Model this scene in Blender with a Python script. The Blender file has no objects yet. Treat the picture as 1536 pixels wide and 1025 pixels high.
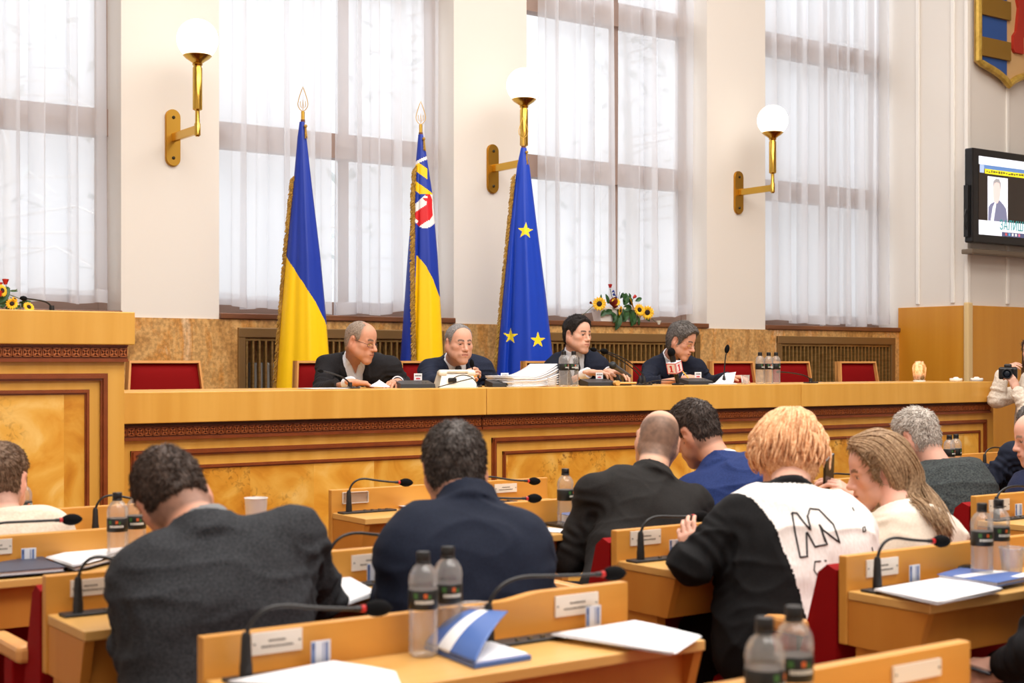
import bpy, bmesh, math, random
import numpy as np
from mathutils import Vector, Matrix, Euler
random.seed(7)
C = bpy.context.scene
COL = C.collection
PI = math.pi

# ------------------------------------------------------------------ camera, world, lights, exposure
FPX = 2126.0            # focal length in pixels of the 1536x1025 frame
TH = math.radians(35.5) # angle between the picture plane and the window wall
CT, ST = math.cos(TH), math.sin(TH)
HC = 1.37               # camera height
cam = bpy.data.cameras.new('camera')
cam.sensor_width = 36.0
cam.lens = FPX / 1536 * 36
cam.shift_y = 32.5 / 1536
cam.clip_end = 200
cam.dof.use_dof = True
cam.dof.focus_distance = 8.9
cam.dof.aperture_fstop = 4.5
co = bpy.data.objects.new('camera', cam)
co.location = (0, 0, HC)
co.rotation_euler = (PI / 2, 0, -TH)
COL.objects.link(co)
C.camera = co
C.view_settings.view_transform = 'Standard'
C.view_settings.look = 'None'
C.view_settings.exposure = 0.15
C.view_settings.gamma = 1.0
C.view_settings.use_curve_mapping = False

def s2l(c):
    c = c / 255.0
    return c / 12.92 if c <= 0.04045 else ((c + 0.055) / 1.055) ** 2.4
def rgb(r, g, b):
    return (s2l(r), s2l(g), s2l(b), 1.0)

w = bpy.data.worlds.new('daylight')
C.world = w
w.use_nodes = True
wn = w.node_tree.nodes
wb = wn['Background']
tc = wn.new('ShaderNodeTexCoord')
sep = wn.new('ShaderNodeSeparateXYZ')
rmp = wn.new('ShaderNodeValToRGB')
rmp.color_ramp.elements[0].position = 0.42
rmp.color_ramp.elements[0].color = (0.90, 0.92, 0.94, 1)
rmp.color_ramp.elements[1].position = 0.62
rmp.color_ramp.elements[1].color = (0.96, 0.97, 1.0, 1)
mp = wn.new('ShaderNodeMath'); mp.operation = 'MULTIPLY_ADD'
mp.inputs[1].default_value = 0.5; mp.inputs[2].default_value = 0.5
L = w.node_tree.links
L.new(tc.outputs['Generated'], sep.inputs[0])
L.new(sep.outputs['Z'], mp.inputs[0])
L.new(mp.outputs[0], rmp.inputs[0])
L.new(rmp.outputs[0], wb.inputs[0])
wb.inputs[1].default_value = 1.05

def area(name, loc, size, power, col, target, size_y=None):
    l = bpy.data.lights.new(name, 'AREA')
    l.shape = 'RECTANGLE'; l.size = size; l.size_y = size_y or size
    l.energy = power; l.color = col
    o = bpy.data.objects.new(name, l)
    o.location = loc
    o.rotation_euler = (Vector(target) - Vector(loc)).to_track_quat('-Z', 'Y').to_euler()
    COL.objects.link(o)
    return o
area('hall_ceiling_light', (3.2, -0.8, 6.4), 8.0, 460, (1.0, 0.955, 0.895), (3.6, 0.4, 0.0), 3.0)
area('audience_ceiling_light', (4.6, 3.4, 6.4), 9.0, 440, (1.0, 0.955, 0.895), (4.6, 3.6, 0.0), 2.6)
area('stage_ceiling_light', (6.0, 6.2, 6.4), 9.0, 190, (1.0, 0.96, 0.91), (6.0, 6.6, 0.0), 1.4)
area('window_daylight', (6.2, 12.5, 8.2), 13.0, 900, (0.94, 0.97, 1.0), (6.2, 9.0, 3.0), 3.0)  # unseen lamp added outside to brighten the curtains from behind
C.cycles.transparent_max_bounces = 24
# ------------------------------------------------------------------ placing helpers
def at(x, y, Y):
    """point of the hall seen at photo pixel x, y on the plane Y = const (parallel to the window wall)"""
    u = (x - 768.0) / FPX
    d = Y / (CT - u * ST)
    return Vector((d * (u * CT + ST), Y, HC + (545.0 - y) / FPX * d))
def atz(x, y, Z):
    u = (x - 768.0) / FPX
    d = (HC - Z) * FPX / (y - 545.0)
    return Vector((d * (u * CT + ST), d * (CT - u * ST), Z))
def ax(x, X, Y=None):
    u = (x - 768.0) / FPX
    return X * (CT - u * ST) / (u * CT + ST)     # Y on the plane X = const
def wx(x, Y):
    return at(x, 545, Y).x

# ------------------------------------------------------------------ objects
def props(o, label=None, cat=None, group=None, kind=None):
    if label: o['label'] = label
    if cat: o['category'] = cat
    if group: o['group'] = group
    if kind: o['kind'] = kind
    return o
def thing(name, label, cat, loc=(0, 0, 0), rz=0.0, group=None):
    o = bpy.data.objects.new(name, None)
    o.empty_display_size = 0.1
    o.location = loc; o.rotation_euler = (0, 0, rz)
    COL.objects.link(o)
    return props(o, label, cat, group)
def link(name, me, mat=None, parent=None, loc=None):
    o = bpy.data.objects.new(name, me)
    COL.objects.link(o)
    if mat is not None:
        for m in (mat if isinstance(mat, (list, tuple)) else [mat]): me.materials.append(m)
    if parent is not None: o.parent = parent
    if loc is not None: o.location = loc
    return o
def copy_tree(o, parent=None):
    c = o.copy(); COL.objects.link(c)
    c.parent = parent
    for ch in list(o.children): copy_tree(ch, c)
    return c
def root_of(o):
    while o.parent: o = o.parent
    return o
def localize(parent, pts):
    """world points -> local points of the tree's root (children sit at identity under it)"""
    if parent is None: return pts
    r = root_of(parent)
    l = np.array(r.location); a = -r.rotation_euler[2]
    p = np.asarray(pts, dtype=float) - l
    ca, sa = math.cos(a), math.sin(a)
    q = p.copy(); q[:, 0] = ca * p[:, 0] - sa * p[:, 1]; q[:, 1] = sa * p[:, 0] + ca * p[:, 1]
    return q

class MB:
    def __init__(s): s.v = []; s.f = []; s.m = []
    def add(s, vs, fs, mi=0):
        n = len(s.v); s.v += [tuple(p) for p in vs]
        s.f += [tuple(i + n for i in f) for f in fs]; s.m += [mi] * len(fs)
        return s
    def box(s, x0, x1, y0, y1, z0, z1, mi=0):
        vs = [(x0, y0, z0), (x1, y0, z0), (x1, y1, z0), (x0, y1, z0), (x0, y0, z1), (x1, y0, z1), (x1, y1, z1), (x0, y1, z1)]
        return s.add(vs, [(0, 3, 2, 1), (4, 5, 6, 7), (0, 1, 5, 4), (1, 2, 6, 5), (2, 3, 7, 6), (3, 0, 4, 7)], mi)
    def obox(s, c, half, R=None, mi=0, bev=0.0):
        R = R or Matrix.Identity(3); c = Vector(c)
        if bev:
            bm = bmesh.new(); bmesh.ops.create_cube(bm, size=2.0)
            for v in bm.verts: v.co = Vector((v.co.x * half[0], v.co.y * half[1], v.co.z * half[2]))
            bmesh.ops.bevel(bm, geom=list(bm.edges), offset=bev, segments=2, affect='EDGES', profile=0.5)
            bm.verts.index_update()
            s.add([c + R @ v.co for v in bm.verts], [[v.index for v in f.verts] for f in bm.faces], mi); bm.free(); return s
        vs = [c + R @ Vector((a * half[0], b * half[1], d * half[2])) for d in (-1, 1) for a, b in ((-1, -1), (1, -1), (1, 1), (-1, 1))]
        return s.add(vs, [(0, 3, 2, 1), (4, 5, 6, 7), (0, 1, 5, 4), (1, 2, 6, 5), (2, 3, 7, 6), (3, 0, 4, 7)], mi)
    def bbox(s, x0, x1, y0, y1, z0, z1, b=0.004, mi=0):
        return s.obox(((x0 + x1) / 2, (y0 + y1) / 2, (z0 + z1) / 2), ((x1 - x0) / 2, (y1 - y0) / 2, (z1 - z0) / 2), None, mi, b)
    def tube(s, path, r, n=10, cap=True, mi=0, flat=1.0):
        P = [Vector(p) for p in path]; k = len(P)
        R = r if isinstance(r, (list, tuple)) else [r] * k
        t0 = (P[1] - P[0]).normalized()
        up = Vector((0, 0, 1)) if abs(t0.z) < 0.9 else Vector((1, 0, 0))
        nrm = (up - t0 * up.dot(t0)).normalized()
        vs = []; fs = []
        for i in range(k):
            t = (P[min(i + 1, k - 1)] - P[max(i - 1, 0)]).normalized()
            nrm = (nrm - t * nrm.dot(t)).normalized(); b = t.cross(nrm)
            for j in range(n):
                a = 2 * PI * j / n
                vs.append(P[i] + nrm * (math.cos(a) * R[i] * flat) + b * (math.sin(a) * R[i]))
        for i in range(k - 1):
            for j in range(n):
                fs.append((i * n + j, i * n + (j + 1) % n, (i + 1) * n + (j + 1) % n, (i + 1) * n + j))
        if cap:
            fs.append(tuple(range(n - 1, -1, -1))); fs.append(tuple((k - 1) * n + j for j in range(n)))
        return s.add(vs, fs, mi)
    def lathe(s, prof, c=(0, 0, 0), n=24, mi=0, R=None):
        R = R or Matrix.Identity(3); c = Vector(c); vs = []; fs = []; k = len(prof)
        for r, z in prof:
            for j in range(n):
                a = 2 * PI * j / n
                vs.append(c + R @ Vector((r * math.cos(a), r * math.sin(a), z)))
        for i in range(k - 1):
            for j in range(n):
                fs.append((i * n + j, i * n + (j + 1) % n, (i + 1) * n + (j + 1) % n, (i + 1) * n + j))
        if prof[0][0] > 1e-5: fs.append(tuple(range(n - 1, -1, -1)))
        if prof[-1][0] > 1e-5: fs.append(tuple((k - 1) * n + j for j in range(n)))
        return s.add(vs, fs, mi)
    def prism(s, poly, fn, t0, t1, mi=0):
        """poly: list of 2-D points (counter-clockwise), fn(a, b, t) -> 3-D point, extruded t0..t1"""
        n = len(poly)
        vs = [fn(a, b, t0) for a, b in poly] + [fn(a, b, t1) for a, b in poly]
        fs = [tuple(range(n - 1, -1, -1)), tuple(range(n, 2 * n))]
        fs += [(i, (i + 1) % n, n + (i + 1) % n, n + i) for i in range(n)]
        return s.add(vs, fs, mi)
    def grid(s, fn, nu, nv, mi=None, closed=False):
        vs = [fn(i / nu, j / nv) for j in range(nv + 1) for i in range(nu + 1)]
        fs = []; ms = []
        for j in range(nv):
            for i in range(nu):
                a = j * (nu + 1) + i
                fs.append((a, a + 1, a + nu + 2, a + nu + 1))
                ms.append(mi((i + .5) / nu, (j + .5) / nv) if mi else 0)
        n = len(s.v); s.v += [tuple(p) for p in vs]; s.f += [tuple(i + n for i in f) for f in fs]; s.m += ms
        return s
    def sphere(s, c, r, n=16, m=10, mi=0, R=None, sc=(1, 1, 1)):
        prof = [(max(1e-6, math.sin(PI * i / m)), -math.cos(PI * i / m)) for i in range(m + 1)]
        k = len(s.v); s.lathe(prof, (0, 0, 0), n, mi)
        R = R or Matrix.Identity(3); c = Vector(c)
        for i in range(k, len(s.v)):
            p = Vector(s.v[i]); s.v[i] = tuple(c + R @ Vector((p.x * r * sc[0], p.y * r * sc[1], p.z * r * sc[2])))
        return s
    def build(s, name, mat, parent=None, loc=None, smooth=False, world=False, rz=0.0):
        me = bpy.data.meshes.new(name)
        v = np.array(s.v, dtype=float)
        if world:
            if parent is not None: v = localize(parent, v)
            elif loc is not None: v = v - np.array(loc)
        me.from_pydata([tuple(p) for p in v], [], s.f)
        mats = mat if isinstance(mat, (list, tuple)) else [mat]
        for m in mats: me.materials.append(m)
        if len(mats) > 1: me.polygons.foreach_set('material_index', s.m)
        if smooth:
            me.polygons.foreach_set('use_smooth', [True] * len(me.polygons))
            if smooth != 'all':
                try: me.set_sharp_from_angle(angle=math.radians(40))
                except Exception: pass
        me.update()
        o = link(name, me, None, parent, loc)
        if rz: o.rotation_euler = (0, 0, rz)
        return o

def rotz(a): return Matrix.Rotation(a, 3, 'Z')
def frame(y, z=(0, 0, 1)):
    """3x3 with columns x, y, z: y along the given direction"""
    y = Vector(y).normalized(); z = Vector(z)
    x = y.cross(z).normalized(); z = x.cross(y)
    return Matrix((x, y, z)).transposed()
def arc(p0, p1, p2, n=10):
    p0, p1, p2 = Vector(p0), Vector(p1), Vector(p2)
    return [(1 - t) ** 2 * p0 + 2 * t * (1 - t) * p1 + t * t * p2 for t in [i / n for i in range(n + 1)]]

# ------------------------------------------------------------------ materials
_M = {}
def nodes(name):
    m = bpy.data.materials.new(name); m.use_nodes = True
    nt = m.node_tree
    return m, nt, nt.nodes['Principled BSDF'], nt.links
def mat(name, col, rough=0.5, metal=0.0, spec=0.5, emit=0.0, ecol=None, alpha=1.0, sheen=0.0, bump=0.0, bscale=200.0):
    if name in _M: return _M[name]
    m, nt, b, l = nodes(name)
    c = rgb(*col)
    b.inputs['Base Color'].default_value = c
    b.inputs['Roughness'].default_value = rough
    b.inputs['Metallic'].default_value = metal
    b.inputs['Specular IOR Level'].default_value = spec
    if emit:
        b.inputs['Emission Color'].default_value = rgb(*(ecol or col)); b.inputs['Emission Strength'].default_value = emit
    if sheen: b.inputs['Sheen Weight'].default_value = sheen
    if bump:
        t = nt.nodes.new('ShaderNodeTexCoord'); n = nt.nodes.new('ShaderNodeTexNoise'); n.inputs['Scale'].default_value = bscale
        n.inputs['Detail'].default_value = 3
        bp = nt.nodes.new('ShaderNodeBump'); bp.inputs['Strength'].default_value = bump; bp.inputs['Distance'].default_value = 0.002
        l.new(t.outputs['Object'], n.inputs['Vector']); l.new(n.outputs['Fac'], bp.inputs['Height']); l.new(bp.outputs[0], b.inputs['Normal'])
    _M[name] = m
    return m
def noise_mat(name, stops, scale=(1, 1, 1), nscale=5.0, detail=4.0, dist=0.0, rough=0.5, bump=0.0, bdist=0.002, rand=False, spec=0.5, sheen=0.0, metal=0.0):
    """colour from stretched noise through a ramp; stops = [(pos, (r,g,b)), ...]"""
    if name in _M: return _M[name]
    m, nt, b, l = nodes(name)
    t = nt.nodes.new('ShaderNodeTexCoord'); mp = nt.nodes.new('ShaderNodeMapping'); n = nt.nodes.new('ShaderNodeTexNoise'); r = nt.nodes.new('ShaderNodeValToRGB')
    mp.inputs['Scale'].default_value = scale
    n.inputs['Scale'].default_value = nscale; n.inputs['Detail'].default_value = detail; n.inputs['Distortion'].default_value = dist
    cr = r.color_ramp
    while len(cr.elements) < len(stops): cr.elements.new(0.5)
    for e, (p, c) in zip(cr.elements, sorted(stops)): e.position = p; e.color = rgb(*c)
    l.new(t.outputs['Object'], mp.inputs['Vector'])
    if rand:
        oi = nt.nodes.new('ShaderNodeObjectInfo'); mu = nt.nodes.new('ShaderNodeVectorMath'); mu.operation = 'SCALE'
        cb = nt.nodes.new('ShaderNodeCombineXYZ')
        for k in range(3): l.new(oi.outputs['Random'], cb.inputs[k])
        l.new(cb.outputs[0], mu.inputs[0]); mu.inputs['Scale'].default_value = 37.0
        l.new(mu.outputs[0], mp.inputs['Location'])
    l.new(mp.outputs[0], n.inputs['Vector']); l.new(n.outputs['Fac'], r.inputs['Fac']); l.new(r.outputs[0], b.inputs['Base Color'])
    b.inputs['Roughness'].default_value = rough; b.inputs['Specular IOR Level'].default_value = spec; b.inputs['Metallic'].default_value = metal
    if sheen: b.inputs['Sheen Weight'].default_value = sheen
    if bump:
        bp = nt.nodes.new('ShaderNodeBump'); bp.inputs['Strength'].default_value = bump; bp.inputs['Distance'].default_value = bdist
        l.new(n.outputs['Fac'], bp.inputs['Height']); l.new(bp.outputs[0], b.inputs['Normal'])
    _M[name] = m
    return m

maple = noise_mat('maple_veneer', [(0.3, (214, 156, 62)), (0.5, (222, 166, 72)), (0.7, (230, 177, 84))], (7, 7, 0.5), 1.3, 6, 0.3, rough=0.32, rand=True)
maple_top = noise_mat('maple_top', [(0.3, (212, 162, 88)), (0.7, (222, 176, 106))], (0.6, 6, 6), 1.6, 5, 0.2, rough=0.3, rand=True)
maple_panel = noise_mat('maple_desk_panel', [(0.3, (204, 142, 58)), (0.7, (214, 154, 70))], (0.7, 6, 9), 1.6, 5, 0.2, rough=0.38, rand=True)
maple_side = noise_mat('maple_desk_side', [(0.3, (198, 128, 48)), (0.7, (208, 140, 58))], (6, 6, 0.7), 1.6, 5, 0.2, rough=0.4, rand=True)
wains = noise_mat('maple_wainscot', [(0.3, (202, 134, 34)), (0.7, (212, 147, 46))], (6, 6, 0.4), 1.3, 5, 0.3, rough=0.35)
redwood = noise_mat('red_brown_moulding', [(0.3, (122, 56, 22)), (0.7, (140, 68, 30))], (3, 3, 3), 4, 4, 0.2, rough=0.3)
carved = noise_mat('carved_frieze_wood', [(0.3, (172, 92, 44)), (0.7, (194, 112, 58))], (5, 5, 5), 5, 4, 0.2, rough=0.35)
gap_shade = mat('painted_gap_shade', (70, 38, 18), 0.6)
chair_wood = noise_mat('chair_wood', [(0.3, (214, 150, 82)), (0.7, (224, 164, 96))], (4, 4, 1), 3, 4, 0.2, rough=0.35)
red_cloth = mat('red_upholstery', (128, 6, 8), 0.85, spec=0.15, bump=0.15, bscale=300)
red_seat = mat('red_auditorium_cloth', (140, 8, 12), 0.8, spec=0.15, bump=0.15, bscale=300)
brass = mat('polished_brass', (206, 166, 74), 0.22, 1.0)
brass_dull = mat('brass_plate', (196, 150, 62), 0.35, 1.0)
bronze = noise_mat('bronze_bars', [(0.3, (138, 106, 58)), (0.7, (176, 140, 84))], (2, 2, 12), 4, 3, rough=0.4, metal=0.55)
bronze_frame = mat('bronze_frame', (136, 104, 62), 0.4, 0.4)
black = mat('black_plastic', (20, 20, 22), 0.4)
black_matte = mat('black_foam', (13, 13, 15), 0.95, spec=0.15)
console_black = mat('console_black', (38, 39, 42), 0.45)
steel = mat('brushed_steel', (120, 120, 118), 0.3, 0.9)
mic_red = mat('microphone_red_ring', (190, 24, 22), 0.4)
white_paper = mat('white_paper', (244, 245, 250), 0.7)
plate_white = mat('nameplate_white', (232, 224, 214), 0.5)
ink = mat('grey_ink', (120, 112, 104), 0.7)
ink_dark = mat('dark_ink', (34, 34, 38), 0.7)
red_ink = mat('red_print', (205, 40, 50), 0.6)
card_white = mat('card_white', (214, 218, 228), 0.4)
card_blue = mat('card_blue', (96, 120, 172), 0.4)
folder_blue = mat('folder_blue', (70, 104, 172), 0.45)
folder_white = mat('folder_white', (236, 238, 242), 0.5)
folder_navy = mat('folder_navy', (58, 62, 80), 0.5)
wall_paint = mat('cream_wall_paint', (229, 223, 215), 0.75)
trim_paint = mat('cream_trim_paint', (240, 236, 229), 0.6)
window_wood = mat('window_frame_wood', (156, 132, 120), 0.5)
sill_wood = noise_mat('sill_wood', [(0.35, (104, 62, 36)), (0.7, (132, 82, 50))], (0.8, 6, 6), 3, 4, rough=0.4)

def burl_mat():
    m, nt, b, l = nodes('burl_veneer')
    N = nt.nodes.new
    t = N('ShaderNodeTexCoord')
    # veneer leaves 0.37 m wide: each has its own offset and tone
    sp = N('ShaderNodeSeparateXYZ'); l.new(t.outputs['Object'], sp.inputs[0])
    dv = N('ShaderNodeMath'); dv.operation = 'DIVIDE'; dv.inputs[1].default_value = 0.37; l.new(sp.outputs['X'], dv.inputs[0])
    fl = N('ShaderNodeMath'); fl.operation = 'FLOOR'; l.new(dv.outputs[0], fl.inputs[0])
    wn_ = N('ShaderNodeTexWhiteNoise'); wn_.noise_dimensions = '1D'; l.new(fl.outputs[0], wn_.inputs['W'])
    sc = N('ShaderNodeVectorMath'); sc.operation = 'SCALE'; sc.inputs['Scale'].default_value = 9.0; l.new(wn_.outputs['Color'], sc.inputs[0])
    ad = N('ShaderNodeVectorMath'); l.new(t.outputs['Object'], ad.inputs[0]); l.new(sc.outputs[0], ad.inputs[1])
    n1 = N('ShaderNodeTexNoise'); n1.inputs['Scale'].default_value = 3.2; n1.inputs['Detail'].default_value = 6; n1.inputs['Distortion'].default_value = 1.6
    l.new(ad.outputs[0], n1.inputs['Vector'])
    r1 = N('ShaderNodeValToRGB'); cr = r1.color_ramp
    for _ in range(2): cr.elements.new(0.5)
    for e, (p, c) in zip(cr.elements, [(0.28, (204, 128, 30)), (0.44, (226, 158, 52)), (0.58, (238, 180, 76)), (0.74, (250, 208, 122))]): e.position = p; e.color = rgb(*c)
    l.new(n1.outputs['Fac'], r1.inputs[0])
    # dark burl knots in clusters
    n2 = N('ShaderNodeTexNoise'); n2.inputs['Scale'].default_value = 2.3; n2.inputs['Detail'].default_value = 2; l.new(ad.outputs[0], n2.inputs['Vector'])
    r2 = N('ShaderNodeValToRGB'); r2.color_ramp.elements[0].position = 0.52; r2.color_ramp.elements[0].color = (0, 0, 0, 1); r2.color_ramp.elements[1].position = 0.68
    l.new(n2.outputs['Fac'], r2.inputs[0])
    n3 = N('ShaderNodeTexNoise'); n3.inputs['Scale'].default_value = 34; n3.inputs['Detail'].default_value = 4; n3.inputs['Distortion'].default_value = 0.8
    l.new(ad.outputs[0], n3.inputs['Vector'])
    r3 = N('ShaderNodeValToRGB'); r3.color_ramp.elements[0].position = 0.5; r3.color_ramp.elements[0].color = (0, 0, 0, 1); r3.color_ramp.elements[1].position = 0.66
    l.new(n3.outputs['Fac'], r3.inputs[0])
    mu = N('ShaderNodeMath'); mu.operation = 'MULTIPLY'; l.new(r2.outputs[0], mu.inputs[0]); l.new(r3.outputs[0], mu.inputs[1])
    mx = N('ShaderNodeMix'); mx.data_type = 'RGBA'; l.new(mu.outputs[0], mx.inputs['Factor']); l.new(r1.outputs[0], mx.inputs['A'])
    mx.inputs['B'].default_value = rgb(124, 62, 10)
    hs = N('ShaderNodeHueSaturation'); mr = N('ShaderNodeMapRange'); mr.inputs['To Min'].default_value = 0.9; mr.inputs['To Max'].default_value = 1.08
    l.new(wn_.outputs['Value'], mr.inputs['Value']); l.new(mr.outputs[0], hs.inputs['Value']); l.new(mx.outputs['Result'], hs.inputs['Color'])
    l.new(hs.outputs[0], b.inputs['Base Color'])
    b.inputs['Roughness'].default_value = 0.3
    bp = N('ShaderNodeBump'); bp.inputs['Strength'].default_value = 0.08; bp.inputs['Distance'].default_value = 0.004
    l.new(n1.outputs['Fac'], bp.inputs['Height']); l.new(bp.outputs[0], b.inputs['Normal'])
    return m
burl = burl_mat()

def marble_mat():
    m, nt, b, l = nodes('ochre_marble')
    N = nt.nodes.new
    t = N('ShaderNodeTexCoord'); mp = N('ShaderNodeMapping'); mp.inputs['Scale'].default_value = (3.6, 3.6, 0.9); l.new(t.outputs['Object'], mp.inputs[0])
    n1 = N('ShaderNodeTexNoise'); n1.inputs['Scale'].default_value = 1.5; n1.inputs['Detail'].default_value = 8; n1.inputs['Distortion'].default_value = 0.7; n1.inputs['Roughness'].default_value = 0.62
    l.new(mp.outputs[0], n1.inputs['Vector'])
    r1 = N('ShaderNodeValToRGB'); cr = r1.color_ramp
    for _ in range(3): cr.elements.new(0.5)
    for e, (p, c) in zip(cr.elements, [(0.3, (138, 98, 52)), (0.42, (190, 142, 80)), (0.52, (210, 166, 104)), (0.6, (200, 140, 66)), (0.72, (226, 200, 160))]): e.position = p; e.color = rgb(*c)
    l.new(n1.outputs['Fac'], r1.inputs[0])
    n2 = N('ShaderNodeTexNoise'); n2.inputs['Scale'].default_value = 46; n2.inputs['Detail'].default_value = 6; l.new(t.outputs['Object'], n2.inputs['Vector'])
    r2 = N('ShaderNodeValToRGB'); r2.color_ramp.elements[0].position = 0.36; r2.color_ramp.elements[0].color = (0.72, 0.70, 0.68, 1); r2.color_ramp.elements[1].position = 0.62; r2.color_ramp.elements[1].color = (1.12, 1.12, 1.14, 1)
    l.new(n2.outputs['Fac'], r2.inputs[0])
    mx = N('ShaderNodeMix'); mx.data_type = 'RGBA'; mx.blend_type = 'MULTIPLY'; mx.inputs['Factor'].default_value = 1
    l.new(r1.outputs[0], mx.inputs['A']); l.new(r2.outputs[0], mx.inputs['B']); l.new(mx.outputs['Result'], b.inputs['Base Color'])
    b.inputs['Roughness'].default_value = 0.3
    return m
marble = marble_mat()

def sheer_mat():
    m = bpy.data.materials.new('sheer_curtain'); m.use_nodes = True
    nt = m.node_tree; N = nt.nodes.new; l = nt.links
    nt.nodes.remove(nt.nodes['Principled BSDF'])
    out = nt.nodes['Material Output']
    tr = N('ShaderNodeBsdfTransparent'); tl = N('ShaderNodeBsdfTranslucent'); df = N('ShaderNodeBsdfDiffuse')
    tl.inputs[0].default_value = (0.90, 0.91, 0.94, 1); df.inputs[0].default_value = (0.88, 0.88, 0.90, 1)
    a = N('ShaderNodeMixShader'); a.inputs[0].default_value = 0.34
    l.new(tl.outputs[0], a.inputs[1]); l.new(df.outputs[0], a.inputs[2])
    b_ = N('ShaderNodeMixShader'); b_.inputs[0].default_value = 0.40
    l.new(a.outputs[0], b_.inputs[1]); l.new(tr.outputs[0], b_.inputs[2]); l.new(b_.outputs[0], out.inputs[0])
    return m
sheer = sheer_mat()
def clear_mat(name, tint=(1, 1, 1), body=0.1, gloss=0.12, rough=0.05, bodycol=(0.9, 0.92, 0.95)):
    if name in _M: return _M[name]
    m = bpy.data.materials.new(name); m.use_nodes = True
    nt = m.node_tree; N = nt.nodes.new; l = nt.links
    nt.nodes.remove(nt.nodes['Principled BSDF']); out = nt.nodes['Material Output']
    tr = N('ShaderNodeBsdfTransparent'); tr.inputs[0].default_value = (*tint, 1)
    gl = N('ShaderNodeBsdfGlossy'); gl.inputs['Roughness'].default_value = rough
    df = N('ShaderNodeBsdfDiffuse'); df.inputs[0].default_value = (*bodycol, 1)
    fr = N('ShaderNodeFresnel'); fr.inputs[0].default_value = 1.4
    mr = N('ShaderNodeMath'); mr.operation = 'MULTIPLY_ADD'; mr.inputs[1].default_value = 0.55; mr.inputs[2].default_value = gloss * 0.15
    l.new(fr.outputs[0], mr.inputs[0])
    a = N('ShaderNodeMixShader'); l.new(mr.outputs[0], a.inputs[0]); l.new(tr.outputs[0], a.inputs[1]); l.new(gl.outputs[0], a.inputs[2])
    b_ = N('ShaderNodeMixShader'); b_.inputs[0].default_value = body
    l.new(a.outputs[0], b_.inputs[1]); l.new(df.outputs[0], b_.inputs[2]); l.new(b_.outputs[0], out.inputs[0])
    _M[name] = m
    return m
pane_glass = clear_mat('window_glass', (0.98, 0.99, 1.0), 0.0, 0.05)
bottle_plastic = clear_mat('clear_bottle', (0.99, 0.99, 0.99), 0.12, 0.3, 0.15, (1, 1, 1))
cup_plastic = clear_mat('clear_cup', (0.96, 0.96, 0.97), 0.16, 0.3, 0.15)
acrylic = clear_mat('clear_acrylic', (0.97, 0.97, 0.97), 0.12, 0.3, 0.1)
# ------------------------------------------------------------------ room shell
W = 9.0           # window wall plane
STAGE = 0.46      # raised floor of the presidium
piers = [(0.55, 1.38), (3.29, 3.974), (5.878, 6.56), (8.49, 9.20)]
wins = [(1.38, 3.29), (3.974, 5.878), (6.56, 8.49), (9.20, 11.04)]
ZS = 1.70         # sill height
XR = 11.04        # return of the right wall
WR = 8.23         # face of the right wall
parquet = noise_mat('hall_parquet', [(0.3, (92, 54, 34)), (0.7, (120, 74, 46))], (1, 8, 1), 2, 4, rough=0.4)
carpet = mat('stage_carpet', (96, 30, 26), 0.95)
b = MB(); b.box(-3.2, 15.6, -4.2, 9.42, -0.1, 0.0); o = b.build('floor', parquet); props(o, kind='structure')
b = MB(); b.box(-3.2, 15.6, -4.2, W + 0.42, 6.6, 6.75); o = b.build('ceiling', mat('ceiling_white', (238, 234, 228), .8)); props(o, kind='structure')
b = MB(); b.box(-3.2, -3.0, -4.0, W, 0.0, 6.6); b.box(-3.2, 0.55, W, W + 0.42, 0.0, 6.6); o = b.build('wall_left', wall_paint); props(o, kind='structure')
b = MB(); b.box(-3.2, 15.6, -4.2, -4.0, 0.0, 6.6); o = b.build('wall_front', wall_paint); props(o, kind='structure')
b = MB(); b.box(15.5, 15.6, -4.0, WR, 0.0, 6.6); o = b.build('wall_right_far', wall_paint); props(o, kind='structure')
b = MB(); b.box(1.2, 11.03, 7.45, 8.99, 0.0, STAGE); o = b.build('floor_stage', carpet); props(o, kind='structure')
b = MB()
for x0, x1 in piers: b.box(x0, x1, W, W + 0.42, ZS - 0.03, 6.6)
b.box(XR, XR + 0.3, W, W + 0.42, ZS - 0.03, 6.6)
b.box(0.55, XR + 0.3, W, W + 0.42, 5.9, 6.6)
o = b.build('wall_back', wall_paint); props(o, kind='structure')
# marble dado with the recesses of the grilles left open
b = MB(); ZG = 1.615
edges = []
for i, (x0, x1) in enumerate(wins): edges.append((x0 + 0.13, x1 - 0.10))
xs = 0.55
for g0, g1 in edges:
    b.box(xs, g0, W - 0.012, W + 0.42, 0.0, ZS - 0.03); xs = g1
    b.box(g0, g1, W - 0.012, W + 0.42, ZG, ZS - 0.03)
    b.box(g0, g1, W + 0.25, W + 0.42, 0.0, ZG)
b.box(xs, XR, W - 0.012, W + 0.42, 0.0, ZS - 0.03)
o = b.build('wall_back_dado', marble); props(o, kind='structure')
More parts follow.
